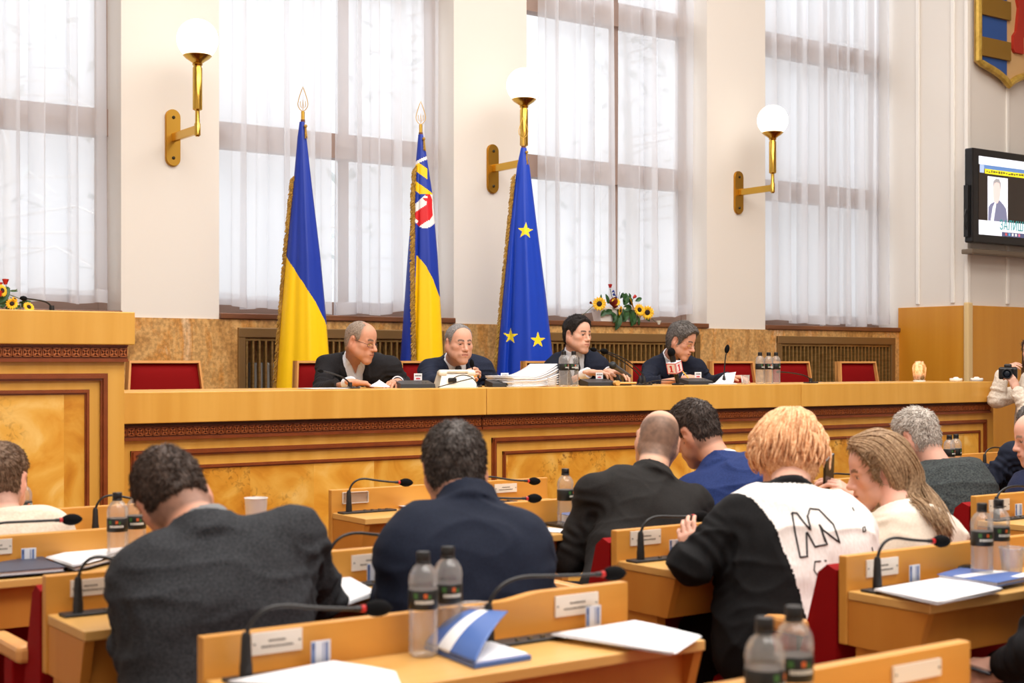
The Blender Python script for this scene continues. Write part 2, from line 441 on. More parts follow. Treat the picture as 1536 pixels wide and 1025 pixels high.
# the right wall: return beside the last window, then the panelled front
b = MB(); b.box(XR, XR + 0.25, WR, W + 0.0, 0.0, 6.6); b.box(XR + 0.25, 15.5, WR, WR + 0.25, 0.0, 6.6)
o = b.build('wall_right', wall_paint); props(o, kind='structure')
b = MB()
b.bbox(XR - 0.03, XR, WR - 0.03, W, 0.0, 1.905, 0.004)
b.bbox(XR - 0.0295, 15.5, WR - 0.03, WR, 0.0, 1.9045, 0.004)
o = b.build('wall_right_wainscot', wains); props(o, kind='structure')
b = MB(); b.bbox(XR - 0.055, XR + 0.02, WR - 0.055, WR + 0.0, 0.0, 1.93, 0.012)
o = b.build('trim_1', mat('pale_corner_strip', (226, 196, 140), 0.45)); props(o, kind='structure')
b = MB()
zt0 = 1.93
b.bbox(XR - 0.02, XR, W - 0.24, W - 0.2, zt0, 6.6, 0.006); b.bbox(XR - 0.02, XR, WR + 0.13, WR + 0.17, zt0, 6.6, 0.006)
b.bbox(XR - 0.03, XR + 0.015, WR - 0.03, WR + 0.01, 1.93, 6.6, 0.006)
for x in (11.62, 12.5): b.bbox(x, x + 0.04, WR - 0.02, WR, zt0, 6.6, 0.006)
o = b.build('trim_2', trim_paint); props(o, kind='structure')

# windows: wooden frames, panes, sills
GT = [(2.88, 3.06), (4.22, 4.42)]
for i, (x0, x1) in enumerate(wins):
    r = thing('window_%d' % (i + 1), None, None, ((x0 + x1) / 2, W + 0.30, ZS)); r['kind'] = 'structure'
    b = MB(); y0, y1 = W + 0.26, W + 0.34
    b.box(x0, x0 + 0.06, y0, y1, ZS, 5.9); b.box(x1 - 0.06, x1, y0, y1, ZS, 5.9); b.box(x0 + 0.06, x1 - 0.06, y0 + 0.006, y1 - 0.006, ZS, ZS + 0.12)
    for z0, z1 in GT: b.box(x0, x1, y0 - 0.02, y1 + 0.02, z0, z1)
    xm = (x0 + x1) / 2 + 0.17
    b.box(xm - 0.032, xm + 0.032, y0 + 0.02, y1 - 0.01, ZS, 5.9)
    b.build('window_frame', window_wood, r, world=True)
    b = MB()
    for xa, xb in ((x0 + 0.06, xm - 0.032), (xm + 0.032, x1 - 0.06)):
        for za, zb in ((ZS + 0.12, GT[0][0]), (GT[0][1], GT[1][0]), (GT[1][1], 5.9)):
            b.box(xa, xb, W + 0.297, W + 0.303, za, zb)
    b.build('pane', pane_glass, r, world=True)
    b = MB(); b.bbox(x0, x1, W - 0.03, W + 0.26, ZS - 0.028, ZS + 0.012, 0.006)
    b.build('window_sill', sill_wood, r, world=True)
    b = MB()
    for k in range(3): b.tube([(x0 + 0.5 + k * 0.45, W + 0.2, 5.85), (x0 + 0.5 + k * 0.45, W + 0.2, 5.8)], 0.004)
    b.tube([(x0, W + 0.16, 5.82), (x1, W + 0.16, 5.82)], 0.015)
    b.build('curtain_rail', brass, r, world=True)

# trees in the yard seen faintly through the panes
bark = mat('glare_paled_bark', (236, 234, 232), 0.9); needles = noise_mat('glare_paled_foliage', [(0.3, (214, 220, 217)), (0.7, (234, 236, 236))], (1, 1, 1), 6, 3, rough=0.9)  # outdoor glare is put into the near-white bark and leaf colours
def tree(x, y, h, seed, label):
    rr = random.Random(seed)
    t = thing('tree', label, 'tree', (x, y, 0), group='trees outside the windows')
    b = MB(); b.tube([(0, 0, 0), (0.1, 0, h * .5), (0, 0.1, h)], [0.16, 0.11, 0.02], 8)
    for k in range(34):
        z = h * (0.2 + 0.75 * k / 34); a = rr.random() * 6.28; ln = (1.05 - z / h) * 2.6 + 0.3
        b.tube([(0, 0, z), (math.cos(a) * ln * .6, math.sin(a) * ln * .6, z + .1), (math.cos(a) * ln, math.sin(a) * ln, z - 0.2)], [0.022, 0.014, 0.005], 5)
    b.build('trunk', bark, t)
    b = MB()
    for k in range(160):
        z = h * (0.18 + 0.8 * rr.random()); a = rr.random() * 6.28; q = ((1.05 - z / h) * 2.6 + 0.3) * rr.random() ** .5
        c = Vector((math.cos(a) * q, math.sin(a) * q, z)); d = Vector((rr.uniform(-1, 1), rr.uniform(-1, 1), rr.uniform(-.8, .2))).normalized() * rr.uniform(.08, .2)
        s = d.cross(Vector((0, 0, 1))).normalized() * rr.uniform(.04, .09)
        b.add([c - d - s * .3, c + s, c + d, c - s], [(0, 1, 2, 3)])
    b.build('foliage', needles, t)
tree(4.4, 16.0, 7.0, 1, 'bare tree whitened by painted glare, seen faintly behind the curtain at the blue and yellow flag')
tree(0.2, 21.5, 7.4, 2, 'tree whitened by painted glare, seen faintly behind the leftmost window curtain')
tree(10.6, 17.5, 7.2, 3, 'tree whitened by painted glare, seen faintly behind the curtain above the flower box')
tree(15.2, 18.0, 7.0, 4, 'tree whitened by painted glare, seen faintly behind the rightmost window curtain')

# sheer curtains: one gathered panel per hanging
def curtain(x0, x1, zb, label, seed, amp=0.042, yoff=0.13, taper=0.0):
    rr = random.Random(seed)
    n = max(3, int((x1 - x0) / 0.17)); ph = [rr.random() * 6.28 for _ in range(8)]
    fr = [rr.uniform(0.8, 1.25) for _ in range(8)]
    z1 = 5.82
    def fn(u, v):
        z = zb + (z1 - zb) * v
        wob = 0.25 * math.sin(3.1 * u + ph[0] + v) + 0.12 * math.sin(9.7 * u + ph[1] - 1.4 * v)
        a = 2 * PI * n * (u + 0.035 * wob)
        am = amp * (0.55 + 0.45 * math.sin(5.3 * u * fr[2] + ph[2]) ** 2) * (1.15 - 0.35 * v)
        y = 1.25 * am * (math.sin(a) + 0.35 * math.sin(2.0 * a + ph[3] + 1.1 * v)) + 0.012 * math.sin(2 * v + ph[4] + 6 * u)
        x = x0 + (x1 - x0) * u + am * (0.62 * math.sin(2 * a + ph[5] + 1.2 * math.sin(7 * u + ph[7])) + 0.5 * math.sin(a * 0.63 + ph[1] + 0.5 * v)) + taper * (1 - v) * (u - 0.5)
        hem = 0.012 * math.sin(a * 0.5 + ph[6]) * (1 - v) ** 8 + 0.02 * math.sin(4 * u + ph[7]) * (1 - v) ** 6
        return (x, W + yoff + y, z + hem)
    b = MB(); b.grid(fn, int((x1 - x0) * 210), 30)
    t = b.build('sheer_curtain', sheer, None, ((x0 + x1) / 2, W + yoff, zb), smooth='all', world=True)
    props(t, label, 'curtain', 'white sheer curtains')
    # stitched hem: a doubled strip of the same cloth
    h = MB(); h.grid(lambda u, v: (lambda p: (p[0], p[1] - 0.004, p[2]))(fn(u, v * 0.022)), int((x1 - x0) * 210), 2)
    h.build('hem', sheer, t, smooth='all', world=True)
    return t
ZB = 1.745
curtain(1.20, 2.42, ZB, 'white sheer curtain panel at the far left, above the flowers on the rostrum', 11)
curtain(2.46, 3.22, ZB, 'white sheer curtain panel left of the first wall lamp', 12)
curtain(4.02, 4.90, ZB, 'white sheer curtain panel behind the blue and yellow flag', 13)
curtain(4.95, 5.83, ZB, 'white sheer curtain panel behind the flag with the red bear', 14)
curtain(6.80, 7.56, ZB + 0.02, 'white sheer curtain panel right of the flag with yellow stars', 15)
curtain(7.61, 8.43, ZB + 0.02, 'white sheer curtain panel above the right end of the flower box', 16)
curtain(9.25, 10.06, ZB, 'white sheer curtain panel right of the rightmost wall lamp', 17)
curtain(10.11, 11.0, ZB, 'white sheer curtain panel beside the panelled wall with the television', 18)

# bronze radiator grilles under the windows, radiators behind them
rad_white = mat('radiator_grey', (170, 168, 162), 0.5)
glabels = ['bronze radiator grille behind the rostrum at the far left', 'bronze radiator grille under the window behind the blue and yellow flag',
           'bronze radiator grille under the white flower box', 'bronze radiator grille under the rightmost window, behind the empty red chairs']
for i, (g0, g1) in enumerate(edges):
    t = thing('radiator_grille', glabels[i], 'radiator grille', ((g0 + g1) / 2, W, 0.55), group='bronze radiator grilles')
    b = MB(); y0, y1 = W - 0.03, W + 0.03; z0 = 0.55
    b.bbox(g0, g1, y0, y1, ZG - 0.07, ZG, 0.006); b.bbox(g0, g1, y0, y1, z0, z0 + 0.06, 0.006)
    b.bbox(g0, g0 + 0.055, y0 + 0.003, y1 - 0.003, z0 + 0.001, ZG - 0.001, 0.006); b.bbox(g1 - 0.055, g1, y0 + 0.003, y1 - 0.003, z0 + 0.001, ZG - 0.001, 0.006)
    b.build('frame', bronze_frame, t, world=True)
    b = MB(); n = int((g1 - g0 - 0.11) / 0.047)
    for k in range(n):
        x = g0 + 0.07 + (g1 - g0 - 0.14) * k / (n - 1)
        b.box(x - 0.007, x + 0.007, W - 0.012, W + 0.02, z0 + 0.05, ZG - 0.085)
    b.box(g0 + 0.05, g1 - 0.05, W - 0.014, W - 0.004, ZG - 0.09, ZG - 0.075)
    b.build('bars', bronze, t, world=True)
    t = thing('radiator', glabels[i].replace('bronze radiator grille', 'grey finned radiator inside the bronze grille'), 'radiator', ((g0 + g1) / 2, W + 0.14, 0.55), group='radiators behind the grilles')
    b = MB(); n = int((g1 - g0 - 0.3) / 0.09)
    for k in range(n):
        x = g0 + 0.17 + k * 0.09
        b.bbox(x, x + 0.066, W + 0.08, W + 0.2, 0.62, ZG - 0.24, 0.012)
    b.build('fins', rad_white, t, world=True)
    b = MB(); b.tube([(g0 + 0.14, W + 0.14, 0.72), (g1 - 0.14, W + 0.14, 0.72)], 0.02); b.build('pipe', rad_white, t, world=True)

# wall lamps
glow = mat('glowing_globe', (255, 250, 240), 0.3, emit=1.6, ecol=(255, 246, 232))
screw = mat('dark_screw', (62, 54, 34), 0.5, 0.6)
def sconce(x, zp, label):
    t = thing('wall_lamp', label, 'lamp', (x, W, zp), group='brass globe wall lamps')
    b = MB(); pl = [];  hw, hh = 0.052, 0.19
    for k in range(13): a = PI * k / 12; pl.append((hw * math.cos(a), hh - hw + hw * math.sin(a)))
    for k in range(13): a = PI + PI * k / 12; pl.append((hw * math.cos(a), -hh + hw + hw * math.sin(a)))
    b.prism(pl, lambda a, c, d: (a, -d, c), 0.0, 0.014)
    b.prism([(p * 0.93, q * 0.98) for p, q in pl], lambda a, c, d: (a, -d, c), 0.014, 0.022)
    b.build('backplate', brass_dull, t)
    for s in (-1, 1):
        b = MB(); b.lathe([(0.011, 0), (0.011, 0.005), (0.005, 0.009), (0.0001, 0.009)], (0, -0.022, s * 0.135), 12, 0, Matrix.Rotation(PI / 2, 3, 'X')); b.build('screw', screw, t)
    b = MB(); b.bbox(-0.014, 0.014, -0.42, -0.02, -0.028, 0.028, 0.004); b.build('arm', brass, t)
    b = MB()
    b.lathe([(0.0001, -0.045), (0.012, -0.045), (0.014, -0.04), (0.02, -0.036), (0.02, 0.036), (0.016, 0.042), (0.015, 0.045), (0.0145, 0.12), (0.03, 0.128), (0.031, 0.132), (0.031, 0.395), (0.026, 0.402), (0.024, 0.42)], (0, -0.42, 0), 24)
    b.build('stem', brass, t, smooth=True)
    b = MB(); b.lathe([(0.024, 0.405), (0.034, 0.418), (0.03, 0.425), (0.05, 0.44), (0.075, 0.456), (0.092, 0.474), (0.09, 0.476), (0.07, 0.462), (0.02, 0.446)], (0, -0.42, 0), 32); b.build('cup', brass, t, smooth=True)
    b = MB(); b.sphere((0, -0.42, 0.578), 0.132, 32, 20); b.build('globe', glow, t, smooth='all')
    return t
sconce(3.64, 2.87, 'brass globe lamp on the pier left of the blue and yellow flag')
sconce(6.23, 2.87, 'brass globe lamp half hidden by the top of the starred blue flag')
sconce(8.86, 2.87, 'brass globe lamp on the pier left of the rightmost window')
# ------------------------------------------------------------------ presidium desks and rostrum
YD = 6.80; ZT = 1.227
def frame_bars(b, x0, x1, z0, z1, y, wdt, dep, left=True, right=True, bottom=True):
    """a rectangular moulding of two stepped beads on the face y (towards -y)"""
    for o_, w_, d_ in ((0, wdt, dep), (wdt * 0.25, wdt * 0.45, dep * 1.6)):
        a0, a1, c0, c1 = x0 + o_, x1 - o_, z0 + o_, z1 - o_
        b.box(a0, a1, y - d_, y, c1 - w_, c1)
        if bottom: b.box(a0, a1, y - d_, y, c0, c0 + w_)
        if left: b.box(a0, a0 + w_, y - d_ * .98, y, c0, c1)
        if right: b.box(a1 - w_, a1, y - d_ * .98, y, c0, c1)
frieze_shade = mat('frieze_recess_shade', (118, 56, 24), 0.5)  # darker ground colour stands in for shade between the raised tiles
def frieze(x0, x1, z0, z1, y, parent, step=0.0):
    """carved band of square tiles, each with a cross in relief"""
    b = MB(); h = z1 - z0; n = max(1, round((x1 - x0) / (h * 1.02)))
    b.box(x0, x1, y, y + 0.02, z0 - 0.008, z1 + 0.006)
    st = (x1 - x0) / n; hh = h / 2
    for k in range(n):
        cx, cz = x0 + (k + .5) * st, (z0 + z1) / 2; s = min(st, h) * 0.46
        for a, c_, e, f_ in ((-s, s, -s, -s * .84), (-s, s, s * .84, s), (-s, -s * .84, -s, s), (s * .84, s, -s, s)):
            b.box(cx + a, cx + c_, y - 0.008, y, cz + e, cz + f_, 1)
        q = s * 0.66; w_ = s * 0.13
        for sg in (1, -1):
            p = [(-q - w_, -q * sg + w_ * sg), (-q + w_, -q * sg - w_ * sg), (q + w_, q * sg - w_ * sg), (q - w_, q * sg + w_ * sg)]
            if sg < 0: p = p[::-1]
            b.prism(p[::-1], lambda a, c_, d: (cx + a, y - d, cz + c_), 0, 0.008, 1)
    b.build('frieze', [frieze_shade, carved], parent, world=True)
    b = MB(); b.box(x0, x1, y - 0.010, y + 0.02, z1 + 0.006, z1 + 0.022); b.box(x0, x1, y - 0.012, y + 0.02, z0 - 0.022, z0 - 0.006)
    b.build('frieze_bead', redwood, parent, world=True)
def stage_desk(x0, x1, label, lm, rm, dy=0.0, right_end=False):
    y = YD + dy
    t = thing('presidium_desk', label, 'desk', ((x0 + x1) / 2, y, 0), group='maple presidium desks')
    b = MB(); b.bbox(x0 + 0.002, x1 - 0.002, y - 0.07, y + 0.62, 1.072, ZT, 0.004); b.build('top', maple, t, world=True)
    b = MB(); b.box(x0 + 0.004, x1 - 0.004, y, y + 0.03, 0.0, 1.075)
    b.box(x0 + 0.004, x0 + 0.03, y + 0.0301, y + 0.6, 0, 1.07); b.box(x1 - 0.03, x1 - 0.004, y + 0.0301, y + 0.6, 0, 1.07); b.build('front_panel', maple, t, world=True)
    b = MB(); b.box(x0 + 0.01, x1 - (0.05 if right_end else 0.01), y - 0.03, y + 0.01, 1.058, 1.072); b.build('gap_shade_strip', gap_shade, t, world=True)  # solid bar, the shade under the top put into its dark colour
    frieze(x0 + 0.004, x1 - (0.06 if right_end else 0.004), 1.008, 1.05, y - 0.014, t)
    b = MB(); frame_bars(b, x0 + lm, x1 - rm, 0.15, 0.935, y, 0.030, 0.014); b.build('outer_moulding', redwood, t, world=True)
    b = MB(); b.box(x0 + lm + 0.085, x1 - rm - 0.085, y - 0.008, y + 0.01, 0.24, 0.845); b.build('burl_panel', burl, t, world=True)
    b = MB(); frame_bars(b, x0 + lm + 0.078, x1 - rm - 0.078, 0.232, 0.853, y, 0.02, 0.012); b.build('inner_moulding', redwood, t, world=True)
    return t
stage_desk(2.462, 4.622, 'long maple presidium desk next to the rostrum, in front of the two left speakers', 0.07, 0.10)
stage_desk(4.622, 7.226, 'long maple presidium desk in the middle, under the starred blue flag', 0.08, 0.06)
stage_desk(7.226, 9.45, 'long maple presidium desk at the right, carrying the lit candle jar', 0.10, 0.10, right_end=True)
# rostrum
YR = 6.55; XE = 2.41
t = thing('rostrum', 'tall maple rostrum with burl panel at the left, higher than the presidium desks', 'rostrum', (1.75, YR, 0))
b = MB(); b.bbox(1.0, XE + 0.035, YR - 0.05, YR + 0.55, 1.456, 1.612, 0.005); b.build('top', maple, t, world=True)
b = MB(); b.box(1.03, XE, YR, YR + 0.5, 0.0, 1.457); b.build('front_panel', maple, t, world=True)
frieze(1.03, XE + 0.01, 1.398, 1.442, YR - 0.014, t)
b = MB(); frame_bars(b, 1.10, XE - 0.085, 0.25, 1.322, YR, 0.034, 0.016); b.build('outer_moulding', redwood, t, world=True)
b = MB(); b.box(1.2, XE - 0.18, YR - 0.008, YR + 0.01, 0.34, 1.24); b.build('burl_panel', burl, t, world=True)
b = MB(); frame_bars(b, 1.19, XE - 0.172, 0.33, 1.247, YR, 0.022, 0.014); b.build('inner_moulding', redwood, t, world=True)

# red presidium chairs
def stage_chair(x, y, label, rz=0.0):
    t = thing('presidium_chair', label, 'chair', (x, y, STAGE), rz, group='red presidium chairs')
    # back: tapering wooden shell with an upholstered pad towards -y
    def bp(wt, wb, z0, z1, y0, y1, dz):
        return [(-wb, y0, z0), (wb, y0, z0), (wt, y1, z1), (-wt, y1, z1)]
    b = MB(); zt = 0.925
    for (wt, wb, z0, z1, d0, d1) in ((0.215, 0.262, 0.40, zt, 0.0, 0.035),):
        q = [(-wb, 0.0, z0), (wb, 0.0, z0), (wt, 0.06, z1), (-wt, 0.06, z1)]
        b.add([(a, c + d0, e) for a, c, e in q] + [(a, c + d1, e) for a, c, e in q], [(0, 1, 2, 3), (7, 6, 5, 4), (0, 4, 5, 1), (1, 5, 6, 2), (2, 6, 7, 3), (3, 7, 4, 0)])
    for s in (-1, 1): b.add([(s * .262, -.03, .40), (s * .25, -.03, .40), (s * .203, .03, zt), (s * .215, .03, zt), (s * .262, .03, .40), (s * .25, .03, .40), (s * .203, .09, zt), (s * .215, .09, zt)],
                           [(0, 1, 2, 3), (7, 6, 5, 4), (0, 4, 5, 1), (1, 5, 6, 2), (2, 6, 7, 3), (3, 7, 4, 0)])
    b.add([(-.215, .03, zt), (.215, .03, zt), (.215, .09, zt), (-.215, .09, zt), (-.213, .028, zt - .014), (.213, .028, zt - .014), (.213, .09, zt - .014), (-.213, .09, zt - .014)],
          [(0, 1, 2, 3), (7, 6, 5, 4), (0, 4, 5, 1), (1, 5, 6, 2), (2, 6, 7, 3), (3, 7, 4, 0)])
    b.build('back_frame', chair_wood, t)
    b = MB()
    def pad(u, v):
        z = 0.42 + (zt - 0.018 - 0.42) * v; hw = 0.247 - (0.247 - 0.204) * v
        e = (1 - abs(2 * u - 1) ** 8) * (1 - abs(2 * v - 1) ** 10)
        return ((2 * u - 1) * hw, 0.06 * v * (zt - .42) / (zt - .42) - 0.004 - 0.022 * e, z)
    b.grid(pad, 16, 16); b.build('back_pad', red_cloth, t, smooth=True)
    b = MB(); b.bbox(-0.24, 0.24, -0.44, 0.02, 0.40, 0.47, 0.025); b.build('seat', red_cloth, t)
    for sx in (-1, 1):
        for yy in (-0.40, 0.03):
            b = MB(); b.bbox(sx * 0.22 - 0.02, sx * 0.22 + 0.02, yy - 0.02, yy + 0.02, 0, 0.405, 0.004); b.build('leg', chair_wood, t)
    return t
YC = 7.90
for px, lab in ((251, 'red presidium chair with nobody in it, directly right of the rostrum'), (496, 'red presidium chair behind the speaker in glasses and open white collar'),
                (648, 'red presidium chair behind the grey-haired speaker at the white telephone'), (830, 'red presidium chair behind the speaker beside the paper stack'),
                (985, 'red presidium chair behind the speaker who is writing with a pencil'), (1104, 'empty red presidium chair left of the three bottles'),
                (1190, 'empty red presidium chair right of the three bottles'), (1292, 'empty red presidium chair nearest the candle jar')):
    stage_chair(wx(px, YC), YC, lab, -0.02)

# ------------------------------------------------------------------ flags on poles
def flag_pts(L, R, ytab, y):
    return float(np.interp(y, ytab, L)), float(np.interp(y, ytab, R))
def in_poly(poly, x, y):
    c = False; n = len(poly)
    for i in range(n):
        x1, y1 = poly[i]; x2, y2 = poly[i - 1]
        if (y1 > y) != (y2 > y) and x < (x2 - x1) * (y - y1) / (y2 - y1) + x1: c = not c
    return c
def star(cx, cy, r, rot=0.0, sx=1.0):
    return [(cx + sx * (r if k % 2 == 0 else r * 0.39) * math.sin(rot + PI * k / 5), cy - (r if k % 2 == 0 else r * 0.39) * math.cos(rot + PI * k / 5)) for k in range(10)]
satin = {}
def cloth(name, c):
    if name not in satin:
        m = mat(name, c, 0.42, spec=0.4); satin[name] = m
    return satin[name]
fl_blue = cloth('flag_blue', (24, 54, 160)); fl_yel = cloth('flag_yellow', (250, 204, 4)); fl_red = cloth('flag_red', (212, 30, 38)); fl_white = cloth('flag_white', (238, 236, 236))
fl_eu = cloth('flag_eu_blue', (16, 62, 182)); fl_star = cloth('flag_star_yellow', (250, 224, 40))
fringe_gold = noise_mat('gold_fringe', [(0.3, (150, 112, 40)), (0.7, (196, 156, 70))], (1, 1, 1), 60, 2, rough=0.6)
pole_gold = mat('flag_pole_gold', (222, 180, 82), 0.3, 0.8)
def flag(label, px, ytop, YF, ytab, Lx, Rx, mats, pick, folds, fringe, tassel=True, lowY=700):
    """cloth hanging from a pole: the outline is measured along the height (metres from the pole), folds give it depth"""
    base = at(px, ytop, YF); sc = base.y / (CT - (px - 768) / FPX * ST) / FPX    # metres per pixel at the flag
    t = thing('flag', label, 'flag', (base.x, YF, STAGE), -TH, group='flags on poles behind the presidium')
    d = sc
    def loc(pxx, py, dep): return ((pxx - px) * d, dep, HC + (545 - py) * d - STAGE)
    b = MB()
    nu, nv = 110, 330
    y0 = ytop; y1 = lowY
    def fn(u, v):
        py = y0 + (y1 - y0) * v
        l, r = flag_pts(Lx, Rx, ytab, py)
        x = l + (r - l) * u; wdt = (r - l) * d
        k = min(1.0, v * 3 + 0.05)
        dep = 0.0
        for (c, s_, a_) in folds: dep += 0.55 * a_ * k * math.exp(-((u - c - 0.06 * math.sin(3 * v)) / s_) ** 2)
        bulge = -0.5 * wdt * math.sqrt(max(0.0, 1 - (2 * u - 1) ** 2)) * 0.75
        return loc(x, py, bulge + dep * wdt)
    def mi(u, v):
        py = y0 + (y1 - y0) * v
        l, r = flag_pts(Lx, Rx, ytab, py)
        return pick(l + (r - l) * u, py, u)
    b.grid(fn, nu, nv, mi)
    # back of the drape closes the cone
    cl = b.build('cloth', mats, t, smooth='all')
    so = cl.modifiers.new('thickness', 'SOLIDIFY'); so.thickness = 0.003
    bk = MB()
    def fb(u, v):
        py = y0 + (y1 - y0) * v
        l, r = flag_pts(Lx, Rx, ytab, py)
        wdt = (r - l) * d
        return loc(l + (r - l) * (0.02 + .96 * u), py, 0.3 * wdt * math.sqrt(max(0.0, 1 - (2 * u - 1) ** 2)) + 0.01 * math.sin(14 * u) * min(1, v * 3))
    bk.grid(fb, 40, 60, lambda u, v: 0); bk.build('cloth_back', mats[0], t, smooth='all')
    # fringe
    rr = random.Random(len(label)); fr = MB()
    ftab_y, ftab_x = fringe
    n = int((ftab_y[-1] - ftab_y[0]) * 2.4)
    def fdep(x, py):
        l, r = flag_pts(Lx, Rx, ytab, py); u = min(1, max(0, (x - l) / (r - l)))
        return -0.375 * (r - l) * d * math.sqrt(max(0, 1 - (2 * u - 1) ** 2)) - 0.016
    for k in range(n):
        py = ftab_y[0] + (ftab_y[-1] - ftab_y[0]) * k / n
        x = float(np.interp(py, ftab_y, ftab_x))
        p = Vector(loc(x, py, fdep(x, py))); q = p + Vector((rr.uniform(-.030, -.008), rr.uniform(-.012, .012), rr.uniform(-.045, -.020)))
        p2 = p + Vector((rr.uniform(-.004, .008), rr.uniform(-.008, .008), 0))
        fr.tube([p2, (p2 + q) / 2 + Vector((-.004, 0, 0)), q], [0.0045, 0.004, 0.0025], 4, False)
    fr.tube([loc(float(np.interp(py, ftab_y, ftab_x)), py, fdep(float(np.interp(py, ftab_y, ftab_x)), py)) for py in np.linspace(ftab_y[0], ftab_y[-1], 40)], 0.005, 6)
    fr.build('fringe', fringe_gold, t)
    if tassel:
        ts = MB()
        for k in range(26): ts.tube([loc(px + 5 + rr.uniform(-1, 1), ytop + 7, -.02), loc(px + 6 + rr.uniform(-2.0, 2.0), ytop + 24 + rr.uniform(-2, 2), -.02 + rr.uniform(-.01, .01))], 0.002, 4)
        ts.sphere(loc(px + 5, ytop + 7, -.02), 0.012, 8, 6); ts.build('tassel', fringe_gold, t)
    # pole, base, finial
    zt = HC + (545 - ytop) * d - STAGE
    b = MB(); b.tube([(0, 0.01, 0.03), (0, 0.01, zt + 0.07)], 0.0125, 12); b.build('pole', pole_gold, t, smooth=True)
    b = MB(); b.tube([(0, 0.01, zt - 0.004), (0, 0.01, zt + 0.016)], 0.0145, 12); b.build('pole_ring', mat('brown_ring', (110, 60, 34), 0.5), t)
    b = MB(); b.lathe([(0.19, 0), (0.19, 0.02), (0.05, 0.035), (0.03, 0.12), (0.0001, 0.12)], (0, 0.01, 0), 24); b.build('base', pole_gold, t, smooth=True)
    b = MB(); z = zt + 0.07; H = 0.165
    half = [(0, 0), (0.018, .08), (0.031, .2), (0.034, .32), (0.029, .48), (0.017, .72), (0.006, .9), (0, 1.0)]
    b.tube([(x, 0.01, z + h * H) for x, h in half] + [(-x, 0.01, z + h * H) for x, h in half[::-1][1:]], 0.0026, 6)
    tr = [(-.018, .42), (-.018, .2), (-.008, .14), (-.005, .24), (0, .5), (.005, .24), (.008, .14), (.018, .2), (.018, .42)]
    b.tube([(x, 0.01, z + h * H) for x, h in tr], 0.002, 6); b.tube([(0, .01, z), (0, .01, z + .2 * H)], 0.002, 6)
    b.build('finial', pole_gold, t)
    return t
# blue over yellow flag: diagonal seam of the drape
by, bx = [385, 405, 430, 455, 480, 502], [431, 444, 461, 476, 487, 494]
flag('blue and yellow national flag with gold fringe, hanging behind the speaker in glasses', 454, 183, 8.45,
     [183, 205, 285, 385, 470, 585, 700], [450, 447, 440, 430, 423, 415, 410], [456, 459, 468, 480, 488, 497, 506],
     [fl_blue, fl_yel], lambda x, y, u: 1 if (y > 385 and x < float(np.interp(y, by, bx, right=2000))) else 0,
     [(0.28, 0.10, 0.10), (0.62, 0.08, -0.07), (0.85, 0.07, 0.08)], ([265, 385, 470, 585, 700], [441, 430, 423, 415, 410]))
bear = [(626, 318), (634, 313), (640, 309), (641, 304), (637, 302), (634, 298), (640, 299), (643, 297), (637, 294), (639, 290), (645, 292), (648, 300), (648, 312), (649, 324), (645, 331), (637, 336), (630, 341), (625, 338), (628, 333), (623, 328), (623, 321)]
bear = [(x, y) for x, y in bear]
def zak(x, y, u):
    if y < 225: return 0
    sl = (x - 636) * 0.55
    if x > 622 and y < 348:
        e = y + (x - 636) * 0.5
        if 237 <= e < 242: return 2
        e2 = y - (x - 630) * 0.75
        if e >= 242 and x > 623 and y < 312:
            if e2 < 262 and e2 > 246 and x < 641: return 1
            if 262 <= e2 < 277: return 0
            if 277 <= e2 < 292 and y < 292: return 1
    arc_ = math.hypot((x - 638) / 19.0, (y - 316) / 28.0)
    if arc_ < 1 and y + (x - 636) * 0.9 > 296:
        return 3 if in_poly(bear, x, y) else 2
    if y > 385 and x > float(np.interp(y, [385, 400, 420, 445], [627, 642, 652, 659])) - 400 and x < float(np.interp(y, [385, 400, 420, 445, 446], [627, 640, 650, 659, 900])) and u > 0.30: return 1
    return 0
flag('blue and yellow regional flag with a red bear shield and gold fringe', 631, 202, 8.45,
     [202, 225, 290, 385, 470, 585, 700], [628, 626, 620, 612, 606, 598, 592], [634, 638, 648, 656, 661, 667, 673],
     [fl_blue, fl_yel, fl_white, fl_red], zak, [(0.30, 0.05, 0.16), (0.12, 0.08, -0.06), (0.7, 0.09, -0.06)],
     ([250, 290, 385, 470, 585, 700], [624, 622, 622, 623, 626, 628]))
stars = [star(788, 348, 12.5, 0.06), star(766, 505, 12, 0.06, 0.95), star(806, 511, 12.5, 0.0), star(832.5, 500, 12.5, 0.0, 0.45)]
flag('dark blue flag with yellow stars and gold fringe, in front of the second wall lamp', 785, 222, 8.45,
     [222, 250, 340, 440, 520, 600, 700], [782, 776, 765, 755, 748, 742, 738], [789, 794, 805, 818, 827, 836, 846],
     [fl_eu, fl_star], lambda x, y, u: 1 if any(in_poly(s_, x, y) for s_ in stars) else 0,
     [(0.14, 0.05, 0.16), (0.52, 0.10, -0.10), (0.8, 0.08, 0.07)], ([262, 340, 440, 520, 600, 700], [772, 765, 755, 748, 742, 738]))

